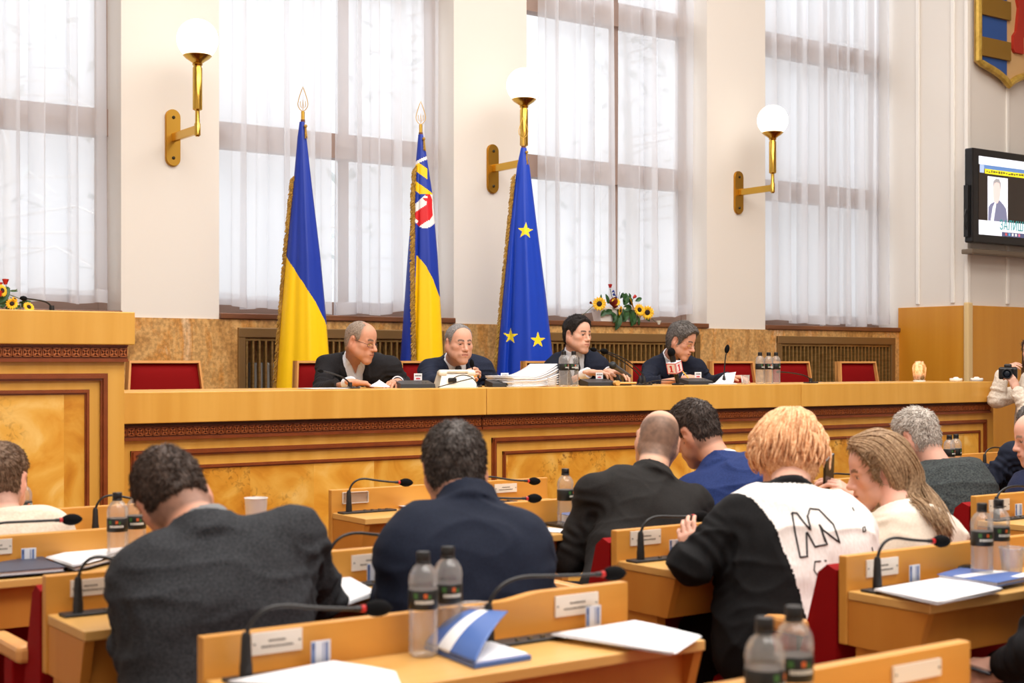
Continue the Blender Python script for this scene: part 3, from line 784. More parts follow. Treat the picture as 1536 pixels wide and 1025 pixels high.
# ------------------------------------------------------------------ shield on the right wall
gold_rel = noise_mat('shield_gold_rim', [(0.3, (176, 138, 48)), (0.7, (226, 190, 92))], (1, 1, 1), 12, 4, rough=0.4, metal=0.4)
gold_flat = mat('shield_gold_bar', (150, 112, 38), 0.5, 0.3); sh_blue = mat('shield_blue', (42, 82, 150), 0.6); sh_beige = mat('shield_beige', (212, 172, 118), 0.6); sh_red = mat('shield_red', (178, 44, 26), 0.55)
YS = WR - 0.06
def sp(px, py): p = at(px, py, YS); return (p.x, p.z)
c0 = sp(1512, 128); xl = sp(1466, 0)[0]; xc = c0[0]; hw = xc - xl
zb = c0[1]; zl = sp(1468, 92)[1]; zt = zl + 1.75
t = thing('coat_of_arms', 'wooden shield with blue and gold bars and a red bear high on the right wall', 'coat of arms', (xc, WR - 0.022, zb))
out = [(-hw, zt - zb), (-hw, zl - zb)]
for k in range(1, 13):
    s_ = k / 12; out.append((-hw + hw * (0.12 * math.sin(s_ * PI / 2) + 0.88 * s_), (zl - zb) * (1 - (0.62 * s_ ** 0.8 + 0.38 * s_ ** 4))))
out += [(-x, z) for x, z in out[::-1][1:]]
b = MB(); b.prism(out[::-1], lambda a, c_, d_: (a, -d_, c_), 0.0, 0.04); b.build('field', sh_beige, t)
b = MB(); b.tube([(x, -0.05, z) for x, z in out], 0.034, 8); b.build('rim', gold_rel, t)
b = MB(); n = 7
for k in range(n):
    z1 = (zt - zb) - 0.04 - k * 0.265; z0 = max(z1 - 0.265, 0)
    poly = [(-hw + .03, z1), (-0.02, z1), (-0.02, z0)] + [(x, z) for x, z in out[1:14] if z0 < z < z1 and x < -0.02][::-1] + ([(-hw + .03, z0)] if z0 > zl - zb else [])
b.prism([p for p in [(-hw + .02, zt - zb - .03)] + [(-hw + .02, zl - zb)] + [(x, z) for x, z in out[2:14] if x < -.03] + [(-.03, 0.12), (-.03, zt - zb - .03)]][::-1], lambda a, c_, d_: (a, -d_, c_), 0.03, 0.048)
b.build('blue_half', sh_blue, t)
za = sp(1490, 60)[1] - zb; zb2 = sp(1490, 88)[1] - zb; pit = (sp(1490, 27)[1] - zb) - zb2
for k in range(4):
    z0 = zb2 + k * pit; b = MB(); b.bbox(-hw + .03, 0.0, -0.075, -0.04, z0, z0 + (za - zb2), 0.004); b.build('gold_bar', gold_flat, t)
bearp = [(0.06, 0.40), (0.02, 0.44), (0.03, 0.60), (0.10, 0.66), (0.16, 0.95), (0.10, 1.1), (0.16, 1.4), (0.02, 1.25), (0.0, 1.36), (0.10, 1.52), (0.24, 1.6), (0.22, 1.78), (0.34, 1.92), (0.46, 1.86), (0.52, 1.6), (0.62, 1.45), (0.74, 1.5), (0.7, 1.36), (0.56, 1.2), (0.58, 0.9), (0.62, 0.6), (0.60, 0.38), (0.36, 0.38), (0.37, 0.55), (0.30, 0.72), (0.27, 0.6), (0.28, 0.40)]
bs = (sp(1512, 78)[1] - zb) / 0.40
b = MB(); b.prism([(x * hw / 0.75 + .03, z * bs) for x, z in bearp][::-1], lambda a, c_, d_: (a, -d_, c_), 0.04, 0.07); b.build('bear', sh_red, t)

# ------------------------------------------------------------------ television
YT = WR - 0.20
p0 = at(1459, 221, YT); p1 = at(1456, 363, YT); TVX, TVZ0, TVZ1 = p0.x, p1.z, p0.z
TW = 1.62
t = thing('television', 'black flat television on a wall bracket showing a slide with a man in a suit', 'television', (TVX, YT, TVZ0))
TH_ = TVZ1 - TVZ0
b = MB(); b.bbox(0, TW, 0, 0.09, 0, TH_, 0.012); b.build('housing', mat('tv_black', (22, 22, 25), 0.25), t)
b = MB(); b.box(-0.03, 0.0, 0.03, 0.075, 0.05, 0.52); b.build('side_box', black, t)
scr_dark = mat('screen_dark', (34, 26, 22), 0.2, emit=0.35, ecol=(60, 48, 40)); scr_white = mat('screen_white', (235, 238, 245), 0.2, emit=0.75, ecol=(232, 236, 246))
scr_blue = mat('screen_blue', (96, 134, 190), 0.2, emit=0.7, ecol=(96, 134, 190)); scr_yel = mat('screen_yellow', (240, 226, 40), 0.2, emit=0.7, ecol=(240, 226, 40))
scr_teal = mat('screen_teal', (60, 150, 150), 0.2, emit=0.5, ecol=(60, 150, 150)); scr_bar = mat('screen_taskbar', (86, 92, 130), 0.2, emit=0.5, ecol=(86, 92, 130))
scr_suit = mat('screen_suit', (128, 132, 164), 0.2, emit=0.5, ecol=(128, 132, 164)); scr_skin = mat('screen_skin', (226, 206, 202), 0.2, emit=0.7, ecol=(230, 208, 204)); scr_hair = mat('screen_hair', (170, 168, 172), 0.2, emit=0.5, ecol=(178, 176, 180))
m0, mx1, mz0, mz1 = 0.085, TW - 0.085, 0.075, TH_ - 0.07
b = MB(); b.box(m0, mx1, -0.003, 0.0, mz0, mz1); scrn = b.build('screen', scr_dark, t)
H = mz1 - mz0
def sq(name, x0, x1, z0, z1, m, lay=1):
    b = MB(); b.box(m0 + x0, m0 + x1, -0.003 - 0.0012 * lay, -0.003, mz0 + z0 * H, mz0 + z1 * H); return b.build(name, m, scrn)
SW = mx1 - m0
sq('title_bar', 0, SW, 0.895, 1.0, scr_white); sq('blue_band', 0.02, SW, 0.845, 0.895, scr_blue); sq('emblem', 0.015, 0.075, 0.79, 0.89, mat('screen_emblem', (170, 190, 226), 0.2, emit=0.7, ecol=(170, 190, 226)), 2); sq('yellow_band', 0.09, SW, 0.785, 0.845, scr_yel)
sq('footer', 0, SW, 0.0, 0.185, scr_white); sq('taskbar', 0.34, SW, 0.0, 0.055, scr_bar, 2)
sq('portrait_ground', 0.13, 0.43, 0.185, 0.755, scr_white)
b = MB()
def ppoly(m, pts, lay, b_):
    b_.prism([(m0 + x, mz0 + z * H) for x, z in pts][::-1], lambda a, c_, d_: (a, -0.0035 - d_, c_), 0.0, 0.0012 * lay, m)
ppoly(0, [(0.135, 0.187), (0.142, 0.36), (0.17, 0.40), (0.22, 0.43), (0.26, 0.41), (0.30, 0.46), (0.36, 0.41), (0.40, 0.36), (0.425, 0.187)], 2, b)
ppoly(1, [(0.17, 0.187), (0.20, 0.36), (0.235, 0.43), (0.25, 0.40), (0.215, 0.187)], 3, b)
ppoly(2, [(0.21, 0.50), (0.215, 0.44), (0.24, 0.41), (0.275, 0.42), (0.30, 0.47), (0.315, 0.56), (0.318, 0.64), (0.30, 0.70), (0.25, 0.71), (0.215, 0.68), (0.205, 0.58)], 3, b)
ppoly(3, [(0.205, 0.62), (0.212, 0.70), (0.25, 0.735), (0.295, 0.73), (0.32, 0.68), (0.318, 0.60), (0.30, 0.68), (0.26, 0.69), (0.22, 0.67)], 4, b)
b.build('portrait', [scr_suit, scr_white, scr_skin, scr_hair], scrn)
def text(name, s, size, fn, m, parent, thick=0.0008, world=False):
    """lettering as a mesh: fn(x, y, d) maps text space to the parent's space"""
    cu = bpy.data.curves.new(name, 'FONT'); cu.body = s; cu.size = size; cu.extrude = thick
    tmp = bpy.data.objects.new(name, cu); COL.objects.link(tmp)
    dg = bpy.context.evaluated_depsgraph_get()
    me = bpy.data.meshes.new_from_object(tmp.evaluated_get(dg))
    bpy.data.objects.remove(tmp, do_unlink=True)
    for v in me.vertices: v.co = Vector(fn(v.co.x, v.co.y, v.co.z))
    me.materials.clear()
    return link(name, me, m, parent)
text('footer_text', '\u0417\u0410\u041b\u0418\u0428\u0418\u041b\u041e\u0421\u042f \u0427', 0.125, lambda x, y, d_: (m0 + 0.30 + x * 0.78, -0.007 - d_, mz0 + 0.085 * H + y), scr_teal, scrn)
b = MB(); rr = random.Random(3); x = 0.11
while x < SW - .05:
    w_ = rr.uniform(0.012, 0.035); b.box(m0 + x, m0 + x + w_, -0.006, -0.0042, mz0 + (0.80 + rr.uniform(0, .01)) * H, mz0 + (0.825 + rr.uniform(-.01, .012)) * H); x += w_ + rr.uniform(.006, .016)
b.build('band_lettering', mat('screen_olive', (120, 112, 40), 0.3, emit=0.3, ecol=(120, 112, 40)), scrn)
for k, c_ in enumerate(((210, 90, 90), (90, 170, 220), (240, 240, 240), (240, 240, 240), (230, 120, 150))):
    sq('taskbar_icon', 0.39 + k * 0.05, 0.415 + k * 0.05, 0.012, 0.044, mat('icon_%d' % k, c_, 0.3, emit=0.6, ecol=c_), 3)
b = MB(); b.bbox(0.02, TW - 0.02, 0.02, 0.14, -0.10, -0.055, 0.008); b.tube([(TW / 2, 0.05, TH_ / 2), (TW / 2, 0.17, TH_ / 2)], 0.04); b.build('bracket', mat('bracket_bronze', (120, 106, 90), 0.4, 0.4), t)
b = MB(); b.tube([(-0.03, 0.05, 0.30), (-0.055, 0.05, 0.24), (-0.05, 0.05, 0.16), (-0.03, 0.05, 0.12)], 0.006, 6); b.build('cable', black, t)
# ------------------------------------------------------------------ audience desks
ZW = 0.76
DESKS = {}
def desk(key, x0, x1, Y, label, notch=None):
    t = thing('audience_desk', label, 'desk', ((x0 + x1) / 2, Y, 0), group='maple two-seat desks of the audience')
    b = MB()
    if notch:
        xn, dz = notch
        P = [(x0, ZW - 0.145), (x1, ZW - 0.145), (x1, 0.853)] + [(xn + 0.06 * (1 - 2 * k / 8), 0.853 - dz * (0.5 - 0.5 * math.cos(PI * k / 8))) for k in range(9)] + [(x0, 0.853 - dz)]
        b.prism(P, lambda a, c_, d_: (a, Y + 0.028 - d_, c_), 0, 0.028)
    else:
        b.bbox(x0, x1, Y, Y + 0.028, ZW - 0.145, 0.853, 0.003)
    b.build('back_panel', maple_panel, t, world=True)
    b = MB(); b.bbox(x0 + 0.004, x1 - 0.004, Y - 0.27, Y - 0.001, ZW - 0.024, ZW, 0.003); b.build('worktop', maple_top, t, world=True)
    for s_, xa in ((0, x0 + 0.006), (1, x1 - 0.03)):
        b = MB(); b.prism([(Y - 0.001, ZW - 0.025), (Y - 0.001, ZW - 0.145), (Y - 0.225, ZW - 0.145), (Y - 0.262, ZW - 0.025)], lambda a, c_, d_: (xa + d_, a, c_), 0, 0.024)
        b.build('side_panel', maple_side, t, world=True)
    b = MB(); b.box(x0 + 0.03, x1 - 0.03, Y - 0.225, Y - 0.205, ZW - 0.145, ZW - 0.025); b.box(x0 + 0.03, x1 - 0.03, Y - 0.205, Y - 0.001, ZW - 0.145, ZW - 0.13); b.build('shelf_box', maple_side, t, world=True)
    for xa, xb in ((x0 + 0.012, x0 + 0.05), (x1 - 0.05, x1 - 0.012)):
        b = MB(); b.bbox(xa, xb, Y - 0.17, Y - 0.02, 0.0, ZW - 0.145, 0.003); b.build('leg', maple_side, t, world=True)
    DESKS[key] = (x0, x1, Y)
    return t
desk('row0', 1.10, 2.225, 1.65, 'nearest maple desk, its panel cut by the bottom edge of the picture')
desk('A', 1.10, 2.165, 2.565, 'maple desk in the foreground carrying two bottles and a half-open blue folder', (1.86, 0.012))
desk('D', 2.93, 4.02, 2.567, 'maple desk at the lower right with papers and a closed blue folder')
desk('FB', 1.075, 2.18, 3.455, 'maple desk used by the men in the charcoal blazer and the navy pullover')
desk('C', 2.80, 3.88, 3.37, 'maple desk used by the woman with orange hair')
desk('E', 4.66, 5.75, 3.43, 'maple desk at the right edge behind the woman in the cream jacket')
desk('L3', 1.075, 2.18, 4.34, 'maple desk at the left carrying the closed navy folder')
desk('M3', 2.78, 3.88, 4.28, 'maple desk used by the bald man in black and the man in the blue suit')
desk('R3', 4.66, 5.75, 4.30, 'maple desk used by the grey-haired man in the dark sweater')
desk('L4', 1.075, 2.18, 5.04, 'maple desk at the left in front of the man in the beige sweater')
desk('M4', 2.75, 3.85, 5.12, 'maple desk nearest the burl front, with an empty clear name holder')
desk('R4', 6.50, 7.60, 5.06, 'maple desk at the far right below the candle jar, with two bottles')

# red auditorium seats: each stands with its back against the panel of the desk behind it
def seat(x, Y, label):
    t = thing('auditorium_chair', label, 'chair', (x, Y, 0), group='red auditorium chairs of the audience')
    b = MB(); w_ = 0.238
    P = [(0.012, 0.868), (0.05, 0.872), (0.15, 0.46), (0.012, 0.40)]
    def side(a, c_, d_): return (-w_ + d_, a, c_)
    b.prism([(0.004, 0.812), (0.006, 0.30), (0.14, 0.30), (0.155, 0.50), (0.068, 0.80), (0.036, 0.824)], side, 0, 2 * w_)
    b.build('back_pad', red_seat, t)
    b = MB(); b.bbox(-w_, w_, 0.10, 0.50, 0.37, 0.45, 0.03); b.build('seat', red_seat, t)
    for s_ in (-1, 1):
        b = MB(); b.bbox(s_ * 0.24 - 0.02, s_ * 0.24 + 0.02, 0.16, 0.235, 0.02, 0.618, 0.006); b.build('side_post', red_seat, t)
        b = MB(); b.bbox(s_ * 0.24 - 0.025, s_ * 0.24 + 0.025, 0.10, 0.36, 0.618, 0.662, 0.012); b.build('armrest', chair_wood, t)
    b = MB(); b.bbox(-0.2, 0.2, 0.14, 0.2, 0.0, 0.02); b.tube([(-.12, .17, .01), (-.12, .17, .38)], .02); b.tube([(.12, .17, .01), (.12, .17, .38)], .02); b.build('foot', black, t)
for key, labs in (('row0', ('red auditorium chair between the two nearest desks, left one', 'red auditorium chair peeking over the nearest desk panel at the bottom')),
                  ('A', ('red auditorium chair under the man in the charcoal blazer', 'red auditorium chair under the man in the navy pullover')),
                  ('D', ('red auditorium chair under the woman with orange hair', 'red auditorium chair under the woman in the cream jacket')),
                  ('FB', ('red auditorium chair with wooden armrest at the lower left edge', 'empty red auditorium chair in front of the navy pullover man\'s desk')),
                  ('C', ('red auditorium chair under the bald man in the black suit', 'red auditorium chair under the man in the blue suit')),
                  ('E', ('red auditorium chair under the grey-haired man in the dark sweater', 'red auditorium chair under the bald man in navy at the right edge')),
                  ('L3', ('red auditorium chair under the man in the beige sweater', 'empty red auditorium chair beside the man in the beige sweater')),
                  ):
    x0, x1, Y = DESKS[key]
    for x, lab in zip((x0 + (0.31 if key in ('A', 'row0') else 0.235), x1 - 0.265), labs): seat(x, Y + 0.03, lab)
seat(6.80, 4.15, 'red auditorium chair under the man with the dark navy sleeve at the right edge')

# ------------------------------------------------------------------ gooseneck microphones
def mic_path(base, head, bend_h, stem):
    b0 = Vector(base); h = Vector(head)
    top = b0 + Vector((0, 0, stem))
    ctrl = Vector((b0.x + (h.x - b0.x) * 0.06, b0.y + (h.y - b0.y) * 0.06, b0.z + bend_h))
    mid = b0 + (h - b0) * 0.38; mid.z = max(b0.z + bend_h, b0.z + stem + 0.02) * 0.55 + h.z * 0.45
    p = arc(top, ctrl, mid, 12) + arc(mid, mid + (mid - ctrl).normalized() * (h - mid).length * 0.5, h, 10)[1:]
    return top, p
def gooseneck(base, head, label, bend_h=0.17, stem=0.085, plate=True, foam=0.0175, group='gooseneck microphones on the audience desks', plate_len=0.25, plate_off=0.085, ring=True):
    t = thing('gooseneck_microphone', label, 'microphone', base, group=group)
    if plate:
        b = MB(); b.bbox(base[0] + plate_off - plate_len / 2, base[0] + plate_off + plate_len / 2, base[1] - 0.028, base[1] + 0.024, base[2], base[2] + 0.007, 0.002); b.build('base_plate', console_black, t, world=True)
        b = MB()
        for k in range(4): b.lathe([(0.006, 0), (0.006, 0.006), (0.0001, 0.006)], (base[0] + plate_off - 0.02 + k * 0.034, base[1] - 0.016, base[2] + 0.007), 10)
        b.build('buttons', steel, t, world=True)
    top, p = mic_path(base, head, bend_h, stem)
    b = MB(); b.lathe([(0.013, 0.004), (0.0125, 0.03), (0.0115, 0.035), (0.009, stem), (0.006, stem + 0.008)], base, 14); b.build('stem_sleeve', black, t, world=True, smooth=True)
    b = MB(); b.tube(p, 0.0042, 8); b.build('gooseneck', black, t, world=True, smooth='all')
    dirv = (p[-1] - p[-3]).normalized(); h = Vector(head)
    R = frame(dirv).to_4x4().to_3x3()
    Rz = Matrix((R.col[0], R.col[2], R.col[1])).transposed()
    if ring:
        b = MB(); b.tube([h - dirv * 0.034, h - dirv * 0.02], 0.0056, 10); b.build('capsule_neck', black, t, world=True)
        b = MB(); b.tube([h - dirv * 0.021, h - dirv * 0.008], 0.0075, 12); b.build('light_ring', mic_red, t, world=True)
    b = MB(); fl_ = 0.058 * min(1.0, foam / 0.0165); pts = [h - dirv * 0.012 + dirv * (fl_ * k / 10) for k in range(11)]
    b.tube(pts, [foam * max(0.05, math.sin(PI * (0.10 + 0.88 * k / 10))) ** 0.55 for k in range(11)], 14); b.build('foam', black_matte, t, world=True, smooth='all')
    return t
def gz(px, py, z=ZW + 0.001): return atz(px, py, z)
def mic_at(key, bpx, hpx, hpy, label, dY=-0.03, **k):
    Y = DESKS[key][2] - 0.055
    b0 = at(bpx, 545, Y); b0.z = ZW + 0.0005; h = at(hpx, hpy, b0.y + dY)
    if b0.x - 0.05 < DESKS[key][0]: b0.x = DESKS[key][0] + 0.05
    return gooseneck(tuple(b0), tuple(h), label, **k)
mic_at('A', 369, 556, 913, 'gooseneck microphone at the left seat of the foreground desk, over the charcoal blazer', bend_h=0.15)
mic_at('A', 733, 913, 861, 'gooseneck microphone at the right seat of the foreground desk, beside the blue folder', bend_h=0.15)
mic_at('D', 1316, 1406, 812, 'gooseneck microphone on the lower right desk, in front of the cream jacket', bend_h=0.15)
mic_at('C', 957, 1046, 775, 'gooseneck microphone pointing at the woman with orange hair', bend_h=0.14)
mic_at('FB', 117, 250, 858, 'gooseneck microphone reaching behind the man in the charcoal blazer', bend_h=0.16)
mic_at('FB', 492, 640, 806, 'gooseneck microphone reaching behind the man in the navy pullover', bend_h=0.16)
mic_at('M4', 521, 604, 724, 'gooseneck microphone beside the empty clear name holder', bend_h=0.15)
mic_at('M3', 706, 796, 748, 'lower of two gooseneck microphones right of the navy pullover man\'s head', bend_h=0.13)
mic_at('M4', 712, 797, 722, 'upper of two gooseneck microphones right of the navy pullover man\'s head', bend_h=0.13)
mic_at('L3', -60, 100, 780, 'gooseneck microphone in front of the beige sweater at the left edge', bend_h=0.14)
mic_at('L4', 143, 240, 752, 'gooseneck microphone left of the two bottles by the charcoal blazer man\'s head', bend_h=0.15)
mic_at('E', 1493, 1600, 732, 'gooseneck microphone at the right edge behind the two bottles', bend_h=0.14)
mic_at('R4', 1477, 1540, 676, 'gooseneck microphone at the hand of the man with the dark navy sleeve', bend_h=0.14)
mic_at('R3', 1216, 1290, 712, 'gooseneck microphone between the orange hair and the blonde hair', bend_h=0.13)

# ------------------------------------------------------------------ name plates and cards on the desk panels
def nameplate(key, px0, px1, py0, py1, label, holder=False, lines=True):
    Y = DESKS[key][2] - 0.004
    a = at(px0, (py0 + py1) / 2, Y); c = at(px1, (py0 + py1) / 2, Y)
    d0 = Y / (CT - ((px0 + px1) / 2 - 768) / FPX * ST); hgt = (py1 - py0) / FPX * d0 * 0.86
    zc = (a.z + c.z) / 2
    t = thing('name_plate', label, 'name plate', ((a.x + c.x) / 2, Y, zc - hgt / 2), group='name plates on the desk panels')
    w_ = (c.x - a.x) / 2
    b = MB(); b.box(-w_, w_, -0.0015, 0.0035, 0, hgt); b.build('holder' if holder else 'plate', acrylic if holder else plate_white, t)
    if holder:
        b = MB()
        for s_ in (-1, 1): b.box(s_ * w_ - 0.001, s_ * w_ + 0.001, -0.004, 0.0035, 0, hgt)
        b.box(-w_, w_, -0.004, 0.0035, -0.001, 0.001); b.box(-w_, w_, -0.004, 0.0035, hgt - 0.001, hgt + 0.001); b.build('holder_edge', plate_white, t)
    if lines:
        rr = random.Random(label); b = MB()
        for zf, wf in ((0.60, 0.34), (0.34, 0.62)):
            x = -w_ * wf
            while x < w_ * wf:
                q = rr.uniform(.0022, .0048); b.box(x, x + q, -0.002, -0.0014, hgt * zf - 0.0022, hgt * zf + 0.0022 + rr.uniform(-.0006, .0006)); x += q + 0.0012
        b.build('lettering', ink, t)
    b = MB()
    for s_ in (-1, 1): b.lathe([(0.0022, 0), (0.0022, 0.0015), (0.0001, 0.0018)], (s_ * (w_ - 0.006), -0.0015, hgt * 0.5), 8, 0, Matrix.Rotation(PI / 2, 3, 'X'))
    b.build('pins', steel, t)
nameplate('A', 377, 453, 944, 982, 'white name plate at the left seat of the foreground desk')
nameplate('A', 833, 897, 889, 925, 'white name plate at the right seat of the foreground desk')
nameplate('FB', 106, 166, 867, 895, 'white name plate left of the charcoal blazer')
nameplate('FB', 528, 590, 829, 856, 'white name plate between the charcoal blazer and the navy pullover')
nameplate('C', 946, 991, 794, 819, 'white name plate on the orange-haired woman\'s desk')
nameplate('D', 1300, 1347, 836, 866, 'white name plate on the lower right desk, behind the papers')
nameplate('L3', -30, 18, 808, 834, 'white name plate cut by the left edge')
nameplate('M4', 514, 552, 737, 756, 'empty clear name holder behind the microphone near the burl front', holder=True, lines=False)
nameplate('M4', 742, 775, 725, 740, 'white name plate right of the navy pullover man\'s head')
nameplate('row0', 1340, 1411, 992, 1022, 'faded name plate on the nearest desk at the bottom edge', lines=False)
nameplate('E', 1484, 1514, 748, 768, 'white name plate behind the two bottles at the right edge')
def vcard(px, py, key, label):
    """voting card standing in its slot"""
    x = wx(px, DESKS[key][2] - 0.03); Y = DESKS[key][2] - 0.03
    t = thing('voting_card', label, 'card', (x, Y, ZW + 0.007), 0.0, group='blue and white cards standing in the desk slots')
    b = MB(); b.bbox(-0.022, 0.022, -0.001, 0.001, 0, 0.047, 0.0006); b.build('card', card_white, t)
    b = MB(); b.box(-0.021, -0.013, -0.0016, -0.001, 0.002, 0.045); b.box(0.004, 0.006, -0.0016, -0.001, 0.004, 0.043); b.box(0.010, 0.016, -0.0016, -0.001, 0.004, 0.043); b.build('print', card_blue, t)
    b = MB(); b.box(-0.0185, -0.0155, -0.002, -0.0015, 0.030, 0.040); b.build('emblem', mat('card_dark', (40, 50, 90), .5), t)
for px, key, lab in ((481, 'A', 'blue and white card standing at the left seat of the foreground desk'), (890, 'A', 'blue and white card standing at the right seat of the foreground desk'),
                     (1372, 'D', 'blue and white card standing on the lower right desk'), (1012, 'C', 'blue and white card beside the orange-haired woman\'s elbow'),
                     (43, 'L3', 'blue and white card standing behind the closed navy folder'), (561, 'FB', 'blue and white card left of the navy pullover'), (1528, 'E', 'blue and white card at the right edge')):
    vcard(px, 0, key, lab)

# ------------------------------------------------------------------ bottles and cups
bcap = mat('bottle_cap_black', (16, 16, 18), 0.4); blab = mat('bottle_label_black', (18, 20, 18), 0.45); blab_w = mat('label_lettering', (222, 222, 214), 0.5); blab_g = mat('label_green', (58, 104, 48), 0.5); blab_o = mat('label_orange', (206, 96, 40), 0.5); blab_s = mat('label_silver', (150, 156, 162), 0.4)
def bottle(loc, label, rz=0.0, silver=False, group='clear water bottles with black caps'):
    t = thing('water_bottle', label, 'bottle', loc, rz, group=group)
    prof = [(0.0001, 0.003), (0.022, 0.0), (0.029, 0.004), (0.031, 0.012)]
    for k in range(5): z = 0.018 + k * 0.018; prof += [(0.031, z), (0.0295, z + 0.009)]
    prof += [(0.031, 0.112), (0.0305, 0.114), (0.0305, 0.150), (0.031, 0.153), (0.0312, 0.160), (0.029, 0.172), (0.022, 0.184), (0.0135, 0.192), (0.0125, 0.196), (0.0125, 0.205)]
    b = MB(); b.lathe(prof, (0, 0, 0), 24); b.build('body', bottle_plastic, t, smooth='all')
    b = MB(); b.lathe([(0.0128, 0.192), (0.0155, 0.193), (0.0155, 0.196), (0.0142, 0.198), (0.0146, 0.199), (0.0146, 0.215), (0.0132, 0.217), (0.0001, 0.217)], (0, 0, 0), 20); b.build('cap', bcap, t, smooth=True)
    b = MB(); b.lathe([(0.0308, 0.099), (0.0314, 0.100), (0.0314, 0.138), (0.0308, 0.139)], (0, 0, 0), 24)
    lb = b.build('label', [blab], t, smooth=True)
    # print on the label: curved patches just proud of it
    b = MB(); R_ = 0.0317; rr = random.Random(label)
    def patch(a0, a1, z0, z1, mi):
        n = 4; vs = []
        for k in range(n + 1):
            a = a0 + (a1 - a0) * k / n; vs += [(R_ * math.cos(a), R_ * math.sin(a), z0), (R_ * math.cos(a), R_ * math.sin(a), z1)]
        b.add(vs, [(2 * k, 2 * k + 2, 2 * k + 3, 2 * k + 1) for k in range(n)], mi)
    for side in (0,):
        a = -2.2 + side
        while a < -0.9 + side:
            q = rr.uniform(0.07, 0.13); patch(a, a + q, 0.112, 0.119, 0); a += q + 0.035
        patch(-2.3 + side, -2.0 + side, 0.123, 0.134, 1); patch(-1.6 + side, -1.35 + side, 0.124, 0.133, 2); patch(-1.3 + side, -1.1 + side, 0.122, 0.130, 1)
        if silver: patch(-1.55 + side, -0.35 + side, 0.106, 0.134, 3)
    b.build('print', [blab_w, blab_g, blab_o, blab_s], lb)
    return t
def bot(px, py, label, rz=0.0, z=ZW + 0.0005, **k): return bottle(tuple(atz(px, py, z)), label, rz, **k)
bot(635, 984, 'left one of the two foreground bottles behind the blue folder', -0.5)
bot(672, 972, 'right one of the two foreground bottles behind the blue folder', -0.25)
def botY(px, Y, label, rz=0.0, **k): p = at(px, 500, Y); return bottle((p.x, Y, ZW + 0.0005), label, rz, **k)
botY(1147, 1.555, 'left one of the two bottles cut by the bottom edge', 0.4)
botY(1191, 1.60, 'right one of the two bottles cut by the bottom edge', -0.4)
botY(1473, 2.47, 'left one of the two bottles at the right edge', -0.5)
botY(1498, 2.51, 'right one of the two bottles at the right edge', -0.3)
botY(176, 4.20, 'bottle just left of the charcoal blazer man\'s head', -0.5)
botY(204, 4.24, 'bottle half hidden by the charcoal blazer man\'s ear', -0.3)
botY(34, 4.90, 'bottle behind the man in the beige sweater', 0.3, silver=True)
botY(848, 4.18, 'lone bottle left of the bald man in black', 0.5, silver=True)
botY(1110, 4.20, 'bottle whose cap shows between the blue suit and the white top', 0.2)
botY(1424, 4.92, 'left one of the two small bottles right of the grey-haired man', 0.2)
botY(1434, 4.95, 'right one of the two small bottles right of the grey-haired man', 0.6)
def cup(loc, label, h=0.085, tilt=None):
    t = thing('plastic_cup', label, 'cup', loc, group='clear plastic cups')
    b = MB(); b.lathe([(0.0001, 0.002), (0.024, 0.0), (0.026, 0.004), (0.0355, h - 0.003), (0.037, h), (0.0355, h), (0.0335, h - 0.006), (0.0245, 0.006), (0.0001, 0.006)], (0, 0, 0), 28); b.build('cup_wall', cup_plastic, t, smooth=True)
    b = MB(); b.tube([(0.0365 * math.cos(a * PI / 14), 0.0365 * math.sin(a * PI / 14), h) for a in range(29)], 0.0014, 6, False); b.build('rim', cup_plastic, t)
    return t
p = atz(711, 966, ZW); cup((p.x, p.y, ZW + .001), 'clear plastic cup behind the half-open blue folder')
p = at(1518, 800, 2.45); cup((p.x, p.y, ZW + .001), 'clear plastic cup at the right edge beside two bottles')
p = at(1213, 1000, 1.50); cup((p.x, p.y, ZW + .001), 'clear plastic cup cut by the bottom edge')
p = at(384, 760, 4.16); t = cup((p.x, p.y, ZW + .001), 'white plastic cup above the right shoulder of the charcoal blazer', .178)
for ch in t.children: ch.data.materials[0] = mat('milky_cup', (226, 222, 220), 0.4)

# ------------------------------------------------------------------ papers and folders
def sheets(name, label, corners, z, n=6, gap=0.0012, cat='papers', seed=1, curl=0.0, m=None, thick=None):
    """a loose pile: each sheet slightly turned; corners are photo pixels on the plane z"""
    P = [atz(x, y, z) for x, y in corners]
    c = sum(P, Vector()) / 4
    t = thing(name, label, cat, (c.x, c.y, z), group='papers on the desks')
    rr = random.Random(seed)
    for k in range(n):
        a = rr.uniform(-0.03, 0.03) * (1 if k < n - 1 else 0); o_ = Vector((rr.uniform(-.006, .006), rr.uniform(-.006, .006), 0)) * (1 if k < n - 1 else 0)
        R = Matrix.Rotation(a, 3, 'Z'); q = [c + o_ + R @ (p_ - c) for p_ in P]
        b = MB(); zz = 0.0006 + k * gap
        def fn(u, v):
            p_ = (q[0] * (1 - u) + q[1] * u) * (1 - v) + (q[3] * (1 - u) + q[2] * u) * v
            return (p_.x, p_.y, z + zz + curl * (u ** 3) * (0.4 + 0.6 * k / max(1, n)) + 0.0008 * math.sin(5 * u + k))
        b.grid(fn, 8, 6)
        o = b.build('sheet', m or white_paper, t, world=True, smooth='all')
        so = o.modifiers.new('thickness', 'SOLIDIFY'); so.thickness = 0.0009; so.offset = 1
    return t
sheets('paper_stack', 'white papers at the right end of the foreground desk, overhanging its edge', [(830, 956), (1008, 984), (1049, 958), (952, 936)], ZW + 0.008, 7)
sheets('paper_stack', 'white papers at the bottom edge under the left foreground microphone', [(345, 1026), (600, 1042), (590, 1012), (500, 996)], ZW + 0.008, 6)
sheets('paper_stack', 'fanned white papers on the lower right desk', [(1312, 887), (1410, 909), (1503, 888), (1418, 869)], ZW + 0.008, 6, seed=4, curl=0.004)
